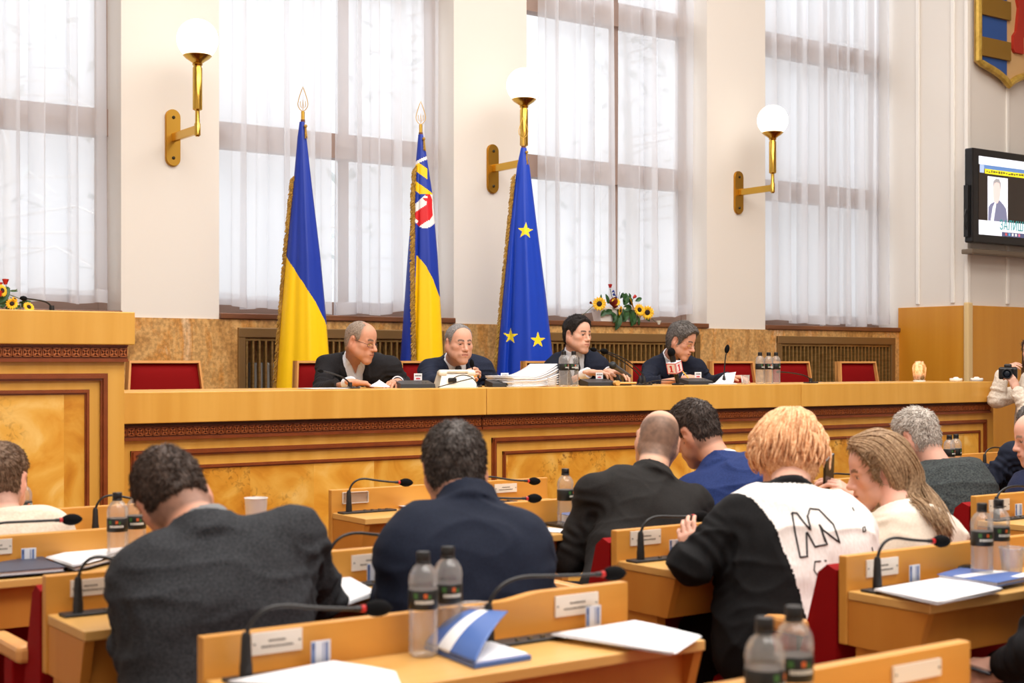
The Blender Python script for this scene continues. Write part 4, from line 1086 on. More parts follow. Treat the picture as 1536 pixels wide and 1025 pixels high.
sheets('paper_stack', 'white papers between the charcoal blazer and the navy pullover', [(470, 898), (512, 912), (566, 893), (515, 866)], ZW + 0.008, 8)
sheets('paper_stack', 'white sheet on the desk nearest the burl front', [(585, 759), (640, 764), (660, 757), (610, 753)], ZW + 0.008, 2)
sheets('paper_stack', 'white sheet left of the lone bottle beside the bald man', [(790, 797), (846, 800), (850, 795), (800, 790)], ZW + 0.001, 2)
sheets('paper_stack', 'white papers on a dark folder left of the charcoal blazer', [(70, 838), (110, 851), (204, 824), (150, 818)], ZW + 0.024, 5, seed=8)
def folder(name, label, corners, z, th, m, cat='folder', group=None):
    P = [atz(x, y, z) for x, y in corners]; c = sum(P, Vector()) / 4
    t = thing(name, label, cat, (c.x, c.y, z), group=group)
    b = MB()
    def layer(sc, z0, z1, mi):
        q = [c + (p_ - c) * sc for p_ in P]
        b.add([(p_.x, p_.y, z + z0) for p_ in q] + [(p_.x, p_.y, z + z1) for p_ in q], [(3, 2, 1, 0), (4, 5, 6, 7), (0, 1, 5, 4), (1, 2, 6, 5), (2, 3, 7, 6), (3, 0, 4, 7)])
    layer(1.0, 0.0, 0.002, 0); layer(1.0, th - 0.002, th, 0); b.build('cover', m, t, world=True)
    b = MB(); layer(0.96, 0.002, th - 0.002, 0); b.build('pages', white_paper, t, world=True)
    return t, P, c
folder('folder', 'closed navy folder at the left edge behind the wooden armrest', [(-70, 862), (0, 866), (98, 858), (60, 840)], ZW + 0.008, 0.014, folder_navy)
folder('folder', 'dark folder under the white papers left of the charcoal blazer', [(78, 846), (112, 858), (208, 832), (158, 824)], ZW + 0.008, 0.012, mat('folder_dark', (52, 40, 44), 0.5))
# blue folder lying closed on the right desk
t, P, c = folder('folder', 'closed blue folder with a white band on the lower right desk', [(1406, 868), (1496, 881), (1560, 868), (1440, 858)], ZW + 0.012, 0.012, folder_blue)
b = MB()
q = lambda u, v: (P[0] * (1 - u) + P[1] * u) * (1 - v) + (P[3] * (1 - u) + P[2] * u) * v
b.add([tuple(q(a, v)[:2]) + (ZW + 0.0246,) for a, v in ((.26, 0), (.46, 0), (.62, 1), (.42, 1))], [(0, 1, 2, 3)]); b.add([tuple(q(a, v)[:2]) + (ZW + 0.0246,) for a, v in ((.85, .55), (.98, .55), (.98, .98), (.8, .98))], [(0, 1, 2, 3)])
b.build('white_band', folder_white, t, world=True)
# half-open blue folder in the foreground: back cover flat, front cover standing in a curl
base = [atz(637, 974, ZW + .001), atz(712, 1004, ZW + .001), atz(797, 990, ZW + .001), atz(718, 964, ZW + .001)]
cc = sum(base, Vector()) / 4
t = thing('folder', 'half-open blue folder with a white stripe on the foreground desk', 'folder', (cc.x, cc.y, ZW + .001))
b = MB(); z0 = ZW + 0.001
ex = [c + (p_ - c) * 1.0 for c, p_ in ((cc, p_) for p_ in base)]
b.add([(p_.x, p_.y, z0) for p_ in ex] + [(p_.x, p_.y, z0 + 0.009) for p_ in ex], [(3, 2, 1, 0), (4, 5, 6, 7), (0, 1, 5, 4), (1, 2, 6, 5), (2, 3, 7, 6), (3, 0, 4, 7)]); b.build('back_cover', folder_blue, t, world=True)
b = MB(); ex2 = [cc + (p_ - cc) * 0.93 for p_ in base]
b.add([(p_.x, p_.y, z0 + 0.009) for p_ in ex2] + [(p_.x, p_.y, z0 + 0.013) for p_ in ex2], [(3, 2, 1, 0), (4, 5, 6, 7), (0, 1, 5, 4), (1, 2, 6, 5), (2, 3, 7, 6), (3, 0, 4, 7)]); b.build('pages', white_paper, t, world=True)
Ya = (base[0].y + base[1].y) / 2
edge0, edge1 = base[0] + Vector((0, 0, .012)), base[1] + Vector((0, 0, .012))      # hinge along the near-left edge
tip0, tip1 = at(706, 914, base[3].y - 0.02), at(762, 917, base[3].y - 0.09)
def cover(u, v):
    h = edge0.lerp(edge1, u); e = tip0.lerp(tip1, u)
    ctl = h.lerp(e, 0.35) + Vector((-0.008, -0.02, 0.035))
    return (1 - v) ** 2 * h + 2 * v * (1 - v) * ctl + v * v * e
b = MB(); b.grid(cover, 24, 20, lambda u, v: 1 if abs(u - (0.36 + 0.0 * v)) < 0.13 else 0)
o = b.build('front_cover', [folder_blue, folder_white], t, world=True, smooth='all'); so = o.modifiers.new('thickness', 'SOLIDIFY'); so.thickness = 0.002
# phones and small things
def slab(name, label, cat, corners, z, th, m, part='body'):
    P = [atz(x, y, z) for x, y in corners]; c = sum(P, Vector()) / 4
    t = thing(name, label, cat, (c.x, c.y, z))
    b = MB(); b.add([(p_.x, p_.y, z) for p_ in P] + [(p_.x, p_.y, z + th) for p_ in P], [(3, 2, 1, 0), (4, 5, 6, 7), (0, 1, 5, 4), (1, 2, 6, 5), (2, 3, 7, 6), (3, 0, 4, 7)]); b.build(part, m, t, world=True)
    return t
slab('tablet', 'black tablet lying beside the bald man in black', 'tablet', [(815, 788), (850, 794), (868, 789), (832, 784)], ZW + 0.001, 0.009, black)
t, P, c = folder('folder', 'small blue folder standing on the tablet beside the bald man in black', [(842, 783), (862, 788), (872, 778), (850, 774)], ZW + 0.011, 0.03, folder_blue)
p = atz(1443, 861, ZW + .001)
t = thing('oval_case', 'black oval case on the lower right desk behind the blue folder', 'case', (p.x, p.y, ZW + .001), 0.4)
b = MB(); b.lathe([(0.0001, 0), (0.034, 0), (0.038, 0.006), (0.038, 0.016), (0.032, 0.026), (0.015, 0.029), (0.0001, 0.0295)], (0, 0, 0), 24); o = b.build('shell', black, t, smooth=True); o.scale = (1.15, 0.8, 1)
b = MB(); b.tube([(0.0385 * math.cos(a * PI / 16), 0.0385 * math.sin(a * PI / 16), 0.012) for a in range(33)], 0.001, 6, False); o = b.build('seam', console_black, t); o.scale = (1.15, 0.8, 1)
# ------------------------------------------------------------------ implicit surfaces for bodies and clothes
def V3(*a): return np.array(a, dtype=float)
class SDF:
    def __init__(s, lo, hi, h):
        s.h = h; s.lo = np.array(lo, float) - 3 * h
        s.n = (np.ceil((np.array(hi) - np.array(lo)) / h) + 7).astype(int)
        s.v = np.full(tuple(s.n), 1.0, np.float32)
        s.ax = [(s.lo[k] + np.arange(s.n[k]) * h).astype(np.float32) for k in range(3)]
    def sl(s, lo, hi):
        a = np.clip(np.floor((np.array(lo) - s.lo) / s.h).astype(int), 0, s.n - 1); b = np.clip(np.ceil((np.array(hi) - s.lo) / s.h).astype(int) + 1, 1, s.n)
        if np.any(b <= a): return None
        return tuple(slice(int(p), int(q)) for p, q in zip(a, b))
    def xyz(s, sl=None):
        sl = sl or (slice(None),) * 3
        return s.ax[0][sl[0]][:, None, None], s.ax[1][sl[1]][None, :, None], s.ax[2][sl[2]][None, None, :]
    def put(s, d, sl, k, op):
        a = s.v[sl]
        if op == 'u':
            if k > 0:
                q = np.maximum(k - np.abs(a - d), 0) / k; s.v[sl] = np.minimum(a, d) - q * q * k * 0.25
            else: s.v[sl] = np.minimum(a, d)
        else:
            d = -d
            if k > 0:
                q = np.maximum(k - np.abs(a - d), 0) / k; s.v[sl] = np.maximum(a, d) + q * q * k * 0.25
            else: s.v[sl] = np.maximum(a, d)
    def cap(s, a, b, ra, rb=None, k=0.02, op='u', flat=None):
        """round cone; flat=(dir, f) squeezes the section along dir"""
        rb = ra if rb is None else rb
        a = np.array(a, float); b = np.array(b, float); m = max(ra, rb) * (1.0 if flat is None else max(1, flat[1])) + k + 2 * s.h
        sl = s.sl(np.minimum(a, b) - m, np.maximum(a, b) + m)
        if sl is None: return
        X, Y, Z = s.xyz(sl); ab = b - a; L2 = max(float(ab @ ab), 1e-12)
        px, py, pz = X - a[0], Y - a[1], Z - a[2]
        t = np.clip((px * ab[0] + py * ab[1] + pz * ab[2]) / L2, 0, 1)
        dx, dy, dz = px - t * ab[0], py - t * ab[1], pz - t * ab[2]
        if flat is not None:
            f = np.array(flat[0], float); g = 1.0 / flat[1] - 1.0
            c = dx * f[0] + dy * f[1] + dz * f[2]
            dx, dy, dz = dx + f[0] * c * g, dy + f[1] * c * g, dz + f[2] * c * g
        s.put(np.sqrt(dx * dx + dy * dy + dz * dz) - (ra + (rb - ra) * t), sl, k, op)
    def ell(s, c, r, R=None, k=0.02, op='u'):
        c = np.array(c, float); r = np.array(r, float); m = r.max() + k + 2 * s.h
        sl = s.sl(c - m, c + m)
        if sl is None: return
        X, Y, Z = s.xyz(sl); px, py, pz = X - c[0], Y - c[1], Z - c[2]
        if R is not None:
            R = np.array(R, float)
            px, py, pz = (px * R[0, 0] + py * R[1, 0] + pz * R[2, 0], px * R[0, 1] + py * R[1, 1] + pz * R[2, 1], px * R[0, 2] + py * R[1, 2] + pz * R[2, 2])
        k0 = np.sqrt((px / r[0]) ** 2 + (py / r[1]) ** 2 + (pz / r[2]) ** 2); k1 = np.sqrt((px / r[0] ** 2) ** 2 + (py / r[1] ** 2) ** 2 + (pz / r[2] ** 2) ** 2) + 1e-9
        s.put(np.where(k0 < 0.3, (k0 - 1) * r.min(), k0 * (k0 - 1) / k1), sl, k, op)
    def box(s, c, hf, R, rnd=0.01, k=0.01, op='u'):
        c = np.array(c, float); R = np.array(R, float); m = float(np.linalg.norm(hf)) + k + 2 * s.h
        sl = s.sl(c - m, c + m)
        if sl is None: return
        X, Y, Z = s.xyz(sl); px, py, pz = X - c[0], Y - c[1], Z - c[2]
        q = [np.abs(px * R[0, j] + py * R[1, j] + pz * R[2, j]) - (hf[j] - rnd) for j in range(3)]
        d = np.sqrt(sum(np.maximum(e, 0) ** 2 for e in q)) + np.minimum(np.maximum(np.maximum(q[0], q[1]), q[2]), 0) - rnd
        s.put(d, sl, k, op)
    def ring(s, c, axis, R0, slope, half, th, k=0.008, op='u'):
        """conical band around an axis: a collar"""
        c = np.array(c, float); a = np.array(axis, float); a /= np.linalg.norm(a); m = R0 + half + th + 0.03
        sl = s.sl(c - m, c + m)
        if sl is None: return
        X, Y, Z = s.xyz(sl); px, py, pz = X - c[0], Y - c[1], Z - c[2]
        h = px * a[0] + py * a[1] + pz * a[2]; r = np.sqrt(np.maximum(px * px + py * py + pz * pz - h * h, 0))
        d = np.maximum(np.abs(r - (R0 - slope * h)) - th, np.abs(h) - half) - 0.002
        s.put(d, sl, k, op)
    def mesh(s, smooth=1):
        v = s.v; h = s.h; ins = v < 0
        nx, ny, nz = v.shape
        cnt = np.zeros((nx - 1, ny - 1, nz - 1), np.int8)
        for i in (0, 1):
            for j in (0, 1):
                for k in (0, 1): cnt += ins[i:nx - 1 + i, j:ny - 1 + j, k:nz - 1 + k]
        act = np.argwhere((cnt > 0) & (cnt < 8))
        if len(act) == 0: return np.zeros((0, 3)), np.zeros((0, 4), int)
        idx = -np.ones(cnt.shape, np.int64); idx[act[:, 0], act[:, 1], act[:, 2]] = np.arange(len(act))
        acc = np.zeros((len(act), 3)); num = np.zeros(len(act))
        for axis in range(3):
            o = [a for a in range(3) if a != axis]
            for p in (0, 1):
                for q in (0, 1):
                    c0 = act.copy(); c0[:, o[0]] += p; c0[:, o[1]] += q; c1 = c0.copy(); c1[:, axis] += 1
                    a = v[c0[:, 0], c0[:, 1], c0[:, 2]]; b = v[c1[:, 0], c1[:, 1], c1[:, 2]]
                    m = (a < 0) != (b < 0); t = np.where(m, a / np.where(m, a - b, 1), 0)
                    pt = c0.astype(float); pt[:, axis] += t
                    acc[m] += pt[m]; num[m] += 1
        P = s.lo + h * acc / num[:, None]
        F = []
        for axis in range(3):
            o1, o2 = (axis + 1) % 3, (axis + 2) % 3
            a = ins; sl0 = [slice(None)] * 3; sl1 = [slice(None)] * 3; sl0[axis] = slice(0, -1); sl1[axis] = slice(1, None)
            df = a[tuple(sl0)] != a[tuple(sl1)]
            e = np.argwhere(df)
            e = e[(e[:, o1] > 0) & (e[:, o2] > 0) & (e[:, o1] < v.shape[o1] - 1) & (e[:, o2] < v.shape[o2] - 1)]
            if len(e) == 0: continue
            fl = a[e[:, 0], e[:, 1], e[:, 2]]
            def id_(d1, d2):
                c = e.copy(); c[:, o1] += d1; c[:, o2] += d2; return idx[c[:, 0], c[:, 1], c[:, 2]]
            q = np.stack([id_(-1, -1), id_(0, -1), id_(0, 0), id_(-1, 0)], 1)
            q[~fl] = q[~fl][:, ::-1]
            F.append(q)
        F = np.concatenate(F); F = F[(F >= 0).all(1)]
        for _ in range(smooth): P = relax(P, F)
        return P, F
def relax(P, F, w=0.5):
    acc = np.zeros_like(P); n = np.zeros(len(P))
    for i in range(4):
        a, b = F[:, i], F[:, (i + 1) % 4]
        np.add.at(acc, a, P[b]); np.add.at(n, a, 1); np.add.at(acc, b, P[a]); np.add.at(n, b, 1)
    return P * (1 - w) + w * acc / np.maximum(n, 1)[:, None]
def vnormals(P, F):
    n = np.cross(P[F[:, 2]] - P[F[:, 0]], P[F[:, 3]] - P[F[:, 1]]); N = np.zeros_like(P)
    for i in range(4): np.add.at(N, F[:, i], n)
    return N / (np.linalg.norm(N, axis=1, keepdims=True) + 1e-12)
_rs = np.random.RandomState(5); _T = _rs.rand(32, 32, 32).astype(np.float32)
def vnoise(P, sc):
    q = np.asarray(P) * sc; i = np.floor(q).astype(int); f = q - i; f = f * f * (3 - 2 * f); r = 0
    for a in (0, 1):
        for b in (0, 1):
            for c in (0, 1):
                w_ = (f[:, 0] if a else 1 - f[:, 0]) * (f[:, 1] if b else 1 - f[:, 1]) * (f[:, 2] if c else 1 - f[:, 2])
                r = r + w_ * _T[(i[:, 0] + a) % 32, (i[:, 1] + b) % 32, (i[:, 2] + c) % 32]
    return r * 2 - 1
def np_mesh(name, P, F, mats, parent, loc=None, mi=None, col=None, world=True):
    me = bpy.data.meshes.new(name)
    Q = P
    if world: Q = localize(parent, P) if parent is not None else P - np.array(loc)
    me.vertices.add(len(Q)); me.vertices.foreach_set('co', np.ascontiguousarray(Q, np.float32).ravel())
    me.loops.add(F.size); me.loops.foreach_set('vertex_index', np.ascontiguousarray(F, np.int32).ravel())
    me.polygons.add(len(F)); me.polygons.foreach_set('loop_start', np.arange(0, F.size, 4, dtype=np.int32))
    for m in (mats if isinstance(mats, (list, tuple)) else [mats]): me.materials.append(m)
    if mi is not None: me.polygons.foreach_set('material_index', np.ascontiguousarray(mi, np.int32))
    me.polygons.foreach_set('use_smooth', np.ones(len(F), bool))
    me.update(calc_edges=True); me.validate()
    if col is not None:
        at_ = me.color_attributes.new('tone', 'FLOAT_COLOR', 'POINT')
        at_.data.foreach_set('color', np.ascontiguousarray(np.concatenate([col, np.ones((len(col), 1))], 1), np.float32).ravel())
    return link(name, me, None, parent, loc)
# ------------------------------------------------------------------ people
def nz(v): v = np.array(v, float); return v / (np.linalg.norm(v) + 1e-12)
def A(x, y, Y, z=None):
    p = np.array(at(x, y, Y)); 
    if z is not None: p[2] = z
    return p
def headR(yaw, pitch, roll):
    a, b_, c = math.radians(yaw), math.radians(pitch), math.radians(roll)
    return np.array(Matrix.Rotation(a, 3, 'Z') @ Matrix.Rotation(b_, 3, 'X') @ Matrix.Rotation(c, 3, 'Y'))
def skin_mat():
    m, nt, b, l = nodes('skin')
    t = nt.nodes.new('ShaderNodeAttribute'); t.attribute_name = 'tone'
    l.new(t.outputs['Color'], b.inputs['Base Color']); b.inputs['Roughness'].default_value = 0.5
    b.inputs['Specular IOR Level'].default_value = 0.35
    return m
SKIN = skin_mat()
def lin(c): return np.array([s2l(v) for v in c])
def head_shape(s, H, R, sc, f):
    """f: face traits (jaw, nose, cheek factors)"""
    T = lambda *p: H + R @ (np.array(p, float) * sc)
    e = lambda c, r, k=0.02, op='u', RR=None: s.ell(T(*c), np.array(r) * sc, R if RR is None else R @ RR, k * sc, op)
    c_ = lambda a, b, ra, rb=None, k=0.01, op='u': s.cap(T(*a), T(*b), ra * sc, (ra if rb is None else rb) * sc, k * sc, op)
    J = f.get('jaw', 1.0); G = f.get('cheek', 1.0); Nn = f.get('nose', 1.0)
    e((0, -.012, .035), (.0745, .094, .085), 0.0)
    e((0, -.03, -.02), (.060, .062, .068), .03)
    e((0, .028, .045), (.062, .058, .060), .03)
    e((0, .032, -.02), (.059 * G, .055, .070), .03)
    for x in (-1, 1):
        c_((x * .056 * J, -.008, -.035), (x * .012, .066, -.098), .024 * J, .022, .03)
        e((x * .045 * G, .052, -.014), (.022, .022, .020), .02)
        e((x * .040 * J * G, .040, -.060), (.024, .026, .026), .025)
    e((0, .074, -.099), (.024 * J, .019, .018), .015)
    e((0, .080, -.058), (.032, .022, .026), .02)
    for x in (-1, 1): c_((x * .012, .084, .0235), (x * .046, .068, .0245), .0085, .0075, .012)
    c_((0, .084, .016), (0, .105 * (0.5 + .5 * Nn), -.022), .0080, .0105 * Nn, .012)
    e((0, .106 * (0.5 + .5 * Nn), -.026), (.0125 * Nn, .013 * Nn, .0108), .007)
    for x in (-1, 1):
        e((x * .0125, .095, -.0305), (.0085, .012, .0085), .006)
        e((x * .0315, .090, .0055), (.0165, .012, .0098), .011, 's')
        e((x * .0315, .0715, .0055), (.0130, .0130, .0130), .001)
        c_((x * .018, .080, .0105), (x * .031, .0845, .0135), .0032, None, .004); c_((x * .031, .0845, .0135), (x * .045, .073, .009), .0032, None, .004)
        c_((x * .019, .080, -.0005), (x * .032, .083, -.0035), .0026, None, .004); c_((x * .032, .083, -.0035), (x * .044, .073, .001), .0026, None, .004)
    for x in (-1, 1):
        c_((x * .021, .090, -.0555), (0, .1005, -.0535), .0042, .0048, .005); c_((x * .019, .090, -.064), (0, .099, -.0655), .0045, .0056, .005)
        c_((x * .024, .097, -.0597), (0, .1065, -.059), f.get('mouth', .0024), None, .0025, 's')
    er = np.array(Matrix.Rotation(math.radians(-12), 3, 'X'))
    for x in (-1, 1):
        rz_ = np.array(Matrix.Rotation(x * math.radians(-20), 3, 'Z'))
        e((x * .0785, -.014, .0), (.0075, .0205, .034), .008, 'u', rz_ @ er)
        e((x * .088, -.006, .003), (.0075, .0115, .018), .005, 's', rz_ @ er)
        e((x * .077, -.004, -.027), (.007, .010, .010), .006)
def face_tone(P, H, R, sc, skin, f, hairc):
    q = (P - H) @ R / sc
    base = lin(skin); col = np.tile(base, (len(P), 1))
    n = vnoise(P, 45)[:, None] * 0.5 + vnoise(P, 110)[:, None] * 0.5
    col *= 1 + 0.05 * n
    ax_ = np.abs(q[:, 0])
    def blend(m, c, a=1.0):
        m = np.clip(m, 0, 1)[:, None] * a; return col * (1 - m) + np.array(c) * m
    # flush of cheeks, nose and ears
    fl = np.exp(-(((ax_ - .04) / .02) ** 2 + ((q[:, 2] + .02) / .022) ** 2)) * (q[:, 1] > .03) + np.exp(-(((q[:, 0]) / .014) ** 2 + ((q[:, 2] + .026) / .014) ** 2)) * (q[:, 1] > .09) + 0.9 * ((ax_ > .073) & (np.abs(q[:, 1] + .01) < .035))
    col = blend(fl, base * np.array([1.0, .80, .76]), .45)
    if f.get('beard'):
        bd = np.clip((-.032 - q[:, 2]) / .02, 0, 1) * np.clip((q[:, 1] - .0) / .03, 0, 1) * (q[:, 2] > -.125)
        col = blend(bd, base * .62 + lin((90, 86, 84)) * .2, f['beard'])
    # hair stubble under thin hair
    if f.get('stub'):
        yl = np.interp(q[:, 2], [-.09, -.03, .0, .05, .10, .13], [-.02, -.02, .03, .052, f.get('front', .06), f.get('front', .06) - .02])
        st = np.clip((yl - q[:, 1]) / .012, 0, 1) * np.clip((q[:, 2] + .085) / .015, 0, 1)
        if f.get('baldtop'): st *= np.clip((f['baldtop'] - q[:, 2] - .25 * q[:, 1]) / .025, 0, 1)
        st *= 1 - ((ax_ > .074) & (np.abs(q[:, 1] + .012) < .03) & (np.abs(q[:, 2]) < .04))
        col = blend(st * (0.8 + .2 * n[:, 0]), lin(hairc), f['stub'])
    lip = (np.abs(q[:, 2] + .0595) < .0085 - .16 * ax_) & (ax_ < .024) & (q[:, 1] > .082)
    col = blend(lip.astype(float), base * np.array([.86, .56, .54]), .75)
    slit = (np.abs(q[:, 2] + .0595) < .0022) & (ax_ < .022) & (q[:, 1] > .085)
    col = blend(slit.astype(float), (.09, .03, .03), .8)
    bz = .0275 + .004 * np.sin(np.clip((ax_ - .012) / .036, 0, 1) * PI) - .0
    br = (np.abs(q[:, 2] - bz) < .0056) & (ax_ > .011) & (ax_ < .049) & (q[:, 1] > .055)
    col = blend(br.astype(float), lin(f.get('browc', hairc)) * .8, .85)
    gx = f.get('gaze', 0.0)
    ew = (np.abs(q[:, 2] - f.get('lidz', .0052)) < f.get('open', .0052) - 26 * (ax_ - .0315) ** 2) & (np.abs(ax_ - .0315) < .0135) & (q[:, 1] > .072)
    col = blend(ew.astype(float), (.42, .38, .36), .95)
    for x in (-1, 1):
        ir = ew & ((q[:, 0] - x * .0315 - gx) ** 2 + (q[:, 2] - .0052) ** 2 < .0074 ** 2)
        col = blend(ir.astype(float), lin(f.get('iris', (58, 44, 34))), 1.0)
    lash = (np.abs(q[:, 2] - (.0118 + .0015 - 18 * (ax_ - .0315) ** 2)) < .0020) & (np.abs(ax_ - .0315) < .0145) & (q[:, 1] > .068)
    col = blend(lash.astype(float), base * .35, .75)
    ns = (np.abs(q[:, 2] + .0365) < .0035) & (np.abs(ax_ - .0065) < .004) & (q[:, 1] > .088)
    col = blend(ns.astype(float), base * .3, .8)
    return col
def hand_shape(s, Wp, d, n, side, curl=0.5, spread=0.18, sc=1.0, thumb_in=0.4, pts=None):
    """palm, four fingers of three joints each and a thumb; n is the back of the hand"""
    d = nz(d); n = np.array(n, float); n = nz(n - d * (n @ d)); lat = np.cross(d, n) * (1 if side == 'R' else -1)   # lat points to the little finger
    R = np.stack([lat, d, n], 1)
    s.box(Wp + d * .046 * sc, np.array([.039, .046, .0135]) * sc, R, .012 * sc, .008)
    s.cap(Wp - d * .02 * sc, Wp + d * .02 * sc, .026 * sc, .027 * sc, .015, flat=(n, .72))
    L = [(.042, .026, .021), (.046, .029, .022), (.043, .027, .021), (.034, .021, .019)]
    for i, o in enumerate((-.0295, -.0098, .0098, .0290)):
        p = Wp + d * (.086 - (.006 if i in (0, 3) else 0) - (.006 if i == 3 else 0)) * sc + lat * o * sc; ang = 0.0
        fd = nz(d + lat * (o / .03) * spread * .5)
        for j in range(3):
            ang += curl * (0.55, 0.95, 0.6)[j] * (1 + 0.12 * i)
            dr = fd * math.cos(ang) - n * math.sin(ang); q = p + dr * L[i][j] * sc
            s.cap(p, q, (.0094, .0086, .0078)[j] * sc, (.0088, .0080, .0068)[j] * sc, .0025)
            p = q
    p = Wp + d * .022 * sc - lat * .032 * sc - n * .004 * sc; td = nz(-lat * (1 - thumb_in) + d * .85 - n * .3)
    s.cap(Wp + d * .03 * sc - lat * .015 * sc, p, .016 * sc, .014 * sc, .01)
    q = p + td * .036 * sc; s.cap(p, q, .0125 * sc, .0105 * sc, .006); td2 = nz(td + lat * .35 + d * .2 - n * .15); s.cap(q, q + td2 * .029 * sc, .0105 * sc, .0085 * sc, .003)
def elbow_ik(S, Wr, l1=.285, l2=.25, pole=(0, 0, -1)):
    d = Wr - S; L = np.linalg.norm(d); u = d / L
    L = min(L, (l1 + l2) * .995); a = (l1 * l1 - l2 * l2 + L * L) / (2 * L); h = math.sqrt(max(l1 * l1 - a * a, 0))
    p = np.array(pole, float); p = nz(p - u * (p @ u)); return S + u * a + p * h
class Fig: pass
def torso_shape(s, g, e, arms=True, short=0.0):
    b = g.bulk; k = .07
    lp = lambda t: g.P + (g.N - g.P) * t + g.f * g.arch * math.sin(PI * t) * -1.0
    s.cap(lp(.02) - g.r * .085 * b, lp(.02) + g.r * .085 * b, .112 * b + e, None, 0)
    s.cap(lp(.32) - g.r * .070 * b + g.f * .015 * b, lp(.32) + g.r * .070 * b + g.f * .015 * b, .108 * b ** 1.3 + e, None, k)
    s.cap(lp(.62) - g.r * .085 * b, lp(.62) + g.r * .085 * b, .100 * b + e, None, k)
    s.cap(lp(.80) - g.r * .095 * b, lp(.80) + g.r * .095 * b, .076 * b ** .6 + e, None, k)
    for S, sg in ((g.SL, -1), (g.SR, 1)):
        s.cap(g.N - g.u * .040, S, .052 + e, .050 + e, .05)
        s.cap(S, S * .6 + lp(.7) * .4, .052 * b ** .5 + e, .07 * b + e, .04)
    if arms:
        for S, E, Wr in ((g.SL, g.EL, g.WL), (g.SR, g.ER, g.WR)):
            if E is None: continue
            q = b ** .5
            s.cap(S, E, .050 * q + e, .042 * q + e, .018)
            if Wr is not None:
                d = nz(Wr - E); s.cap(E, Wr - d * short, .042 * q + e, .030 + e * .8, .02)
def wrinkle(P, F, amp, seed=0.0, sc=(9, 9, 22), joints=(), fine=0.35):
    n = vnormals(P, F); q = P * np.array(sc) + seed
    a = 1 - np.abs(vnoise(q + 0.6 * vnoise(P * 7 + seed, 1)[:, None], 1)); a = a ** 3
    d = a * 0.9 + fine * vnoise(P * 30 + seed, 1) * .5 + 0.5 * vnoise(P * 5 + seed, 1)
    w_ = np.full(len(P), 0.55)
    for j in joints:
        if j is None: continue
        r2 = ((P - j) ** 2).sum(1); w_ += 1.1 * np.exp(-r2 / .012)
        # folds that ring the joint
        d = d + np.exp(-r2 / .010) * 0.7 * np.sin(np.linalg.norm(P - j, axis=1) * 230 + seed)
    # drapery pulled from the shoulders toward the waist
    big = vnoise(P * np.array([5, 5, 12]) + seed * 3 + 0.9 * vnoise(P * 4 + seed, 1)[:, None], 1); big = (1 - np.abs(big)) ** 4
    return P + n * (amp * 1.5 * w_ * (d - .35) + amp * 1.3 * (big - .3))[:, None]
def hair_mat(name, c, c2=None):
    c2 = c2 or tuple(min(255, int(v * 1.35 + 12)) for v in c)
    return noise_mat('hair_' + name, [(0.32, c), (0.68, c2)], (1, 1, 1), 120, 3, 0.4, rough=0.55, bump=0.5, bdist=0.002, spec=0.3)
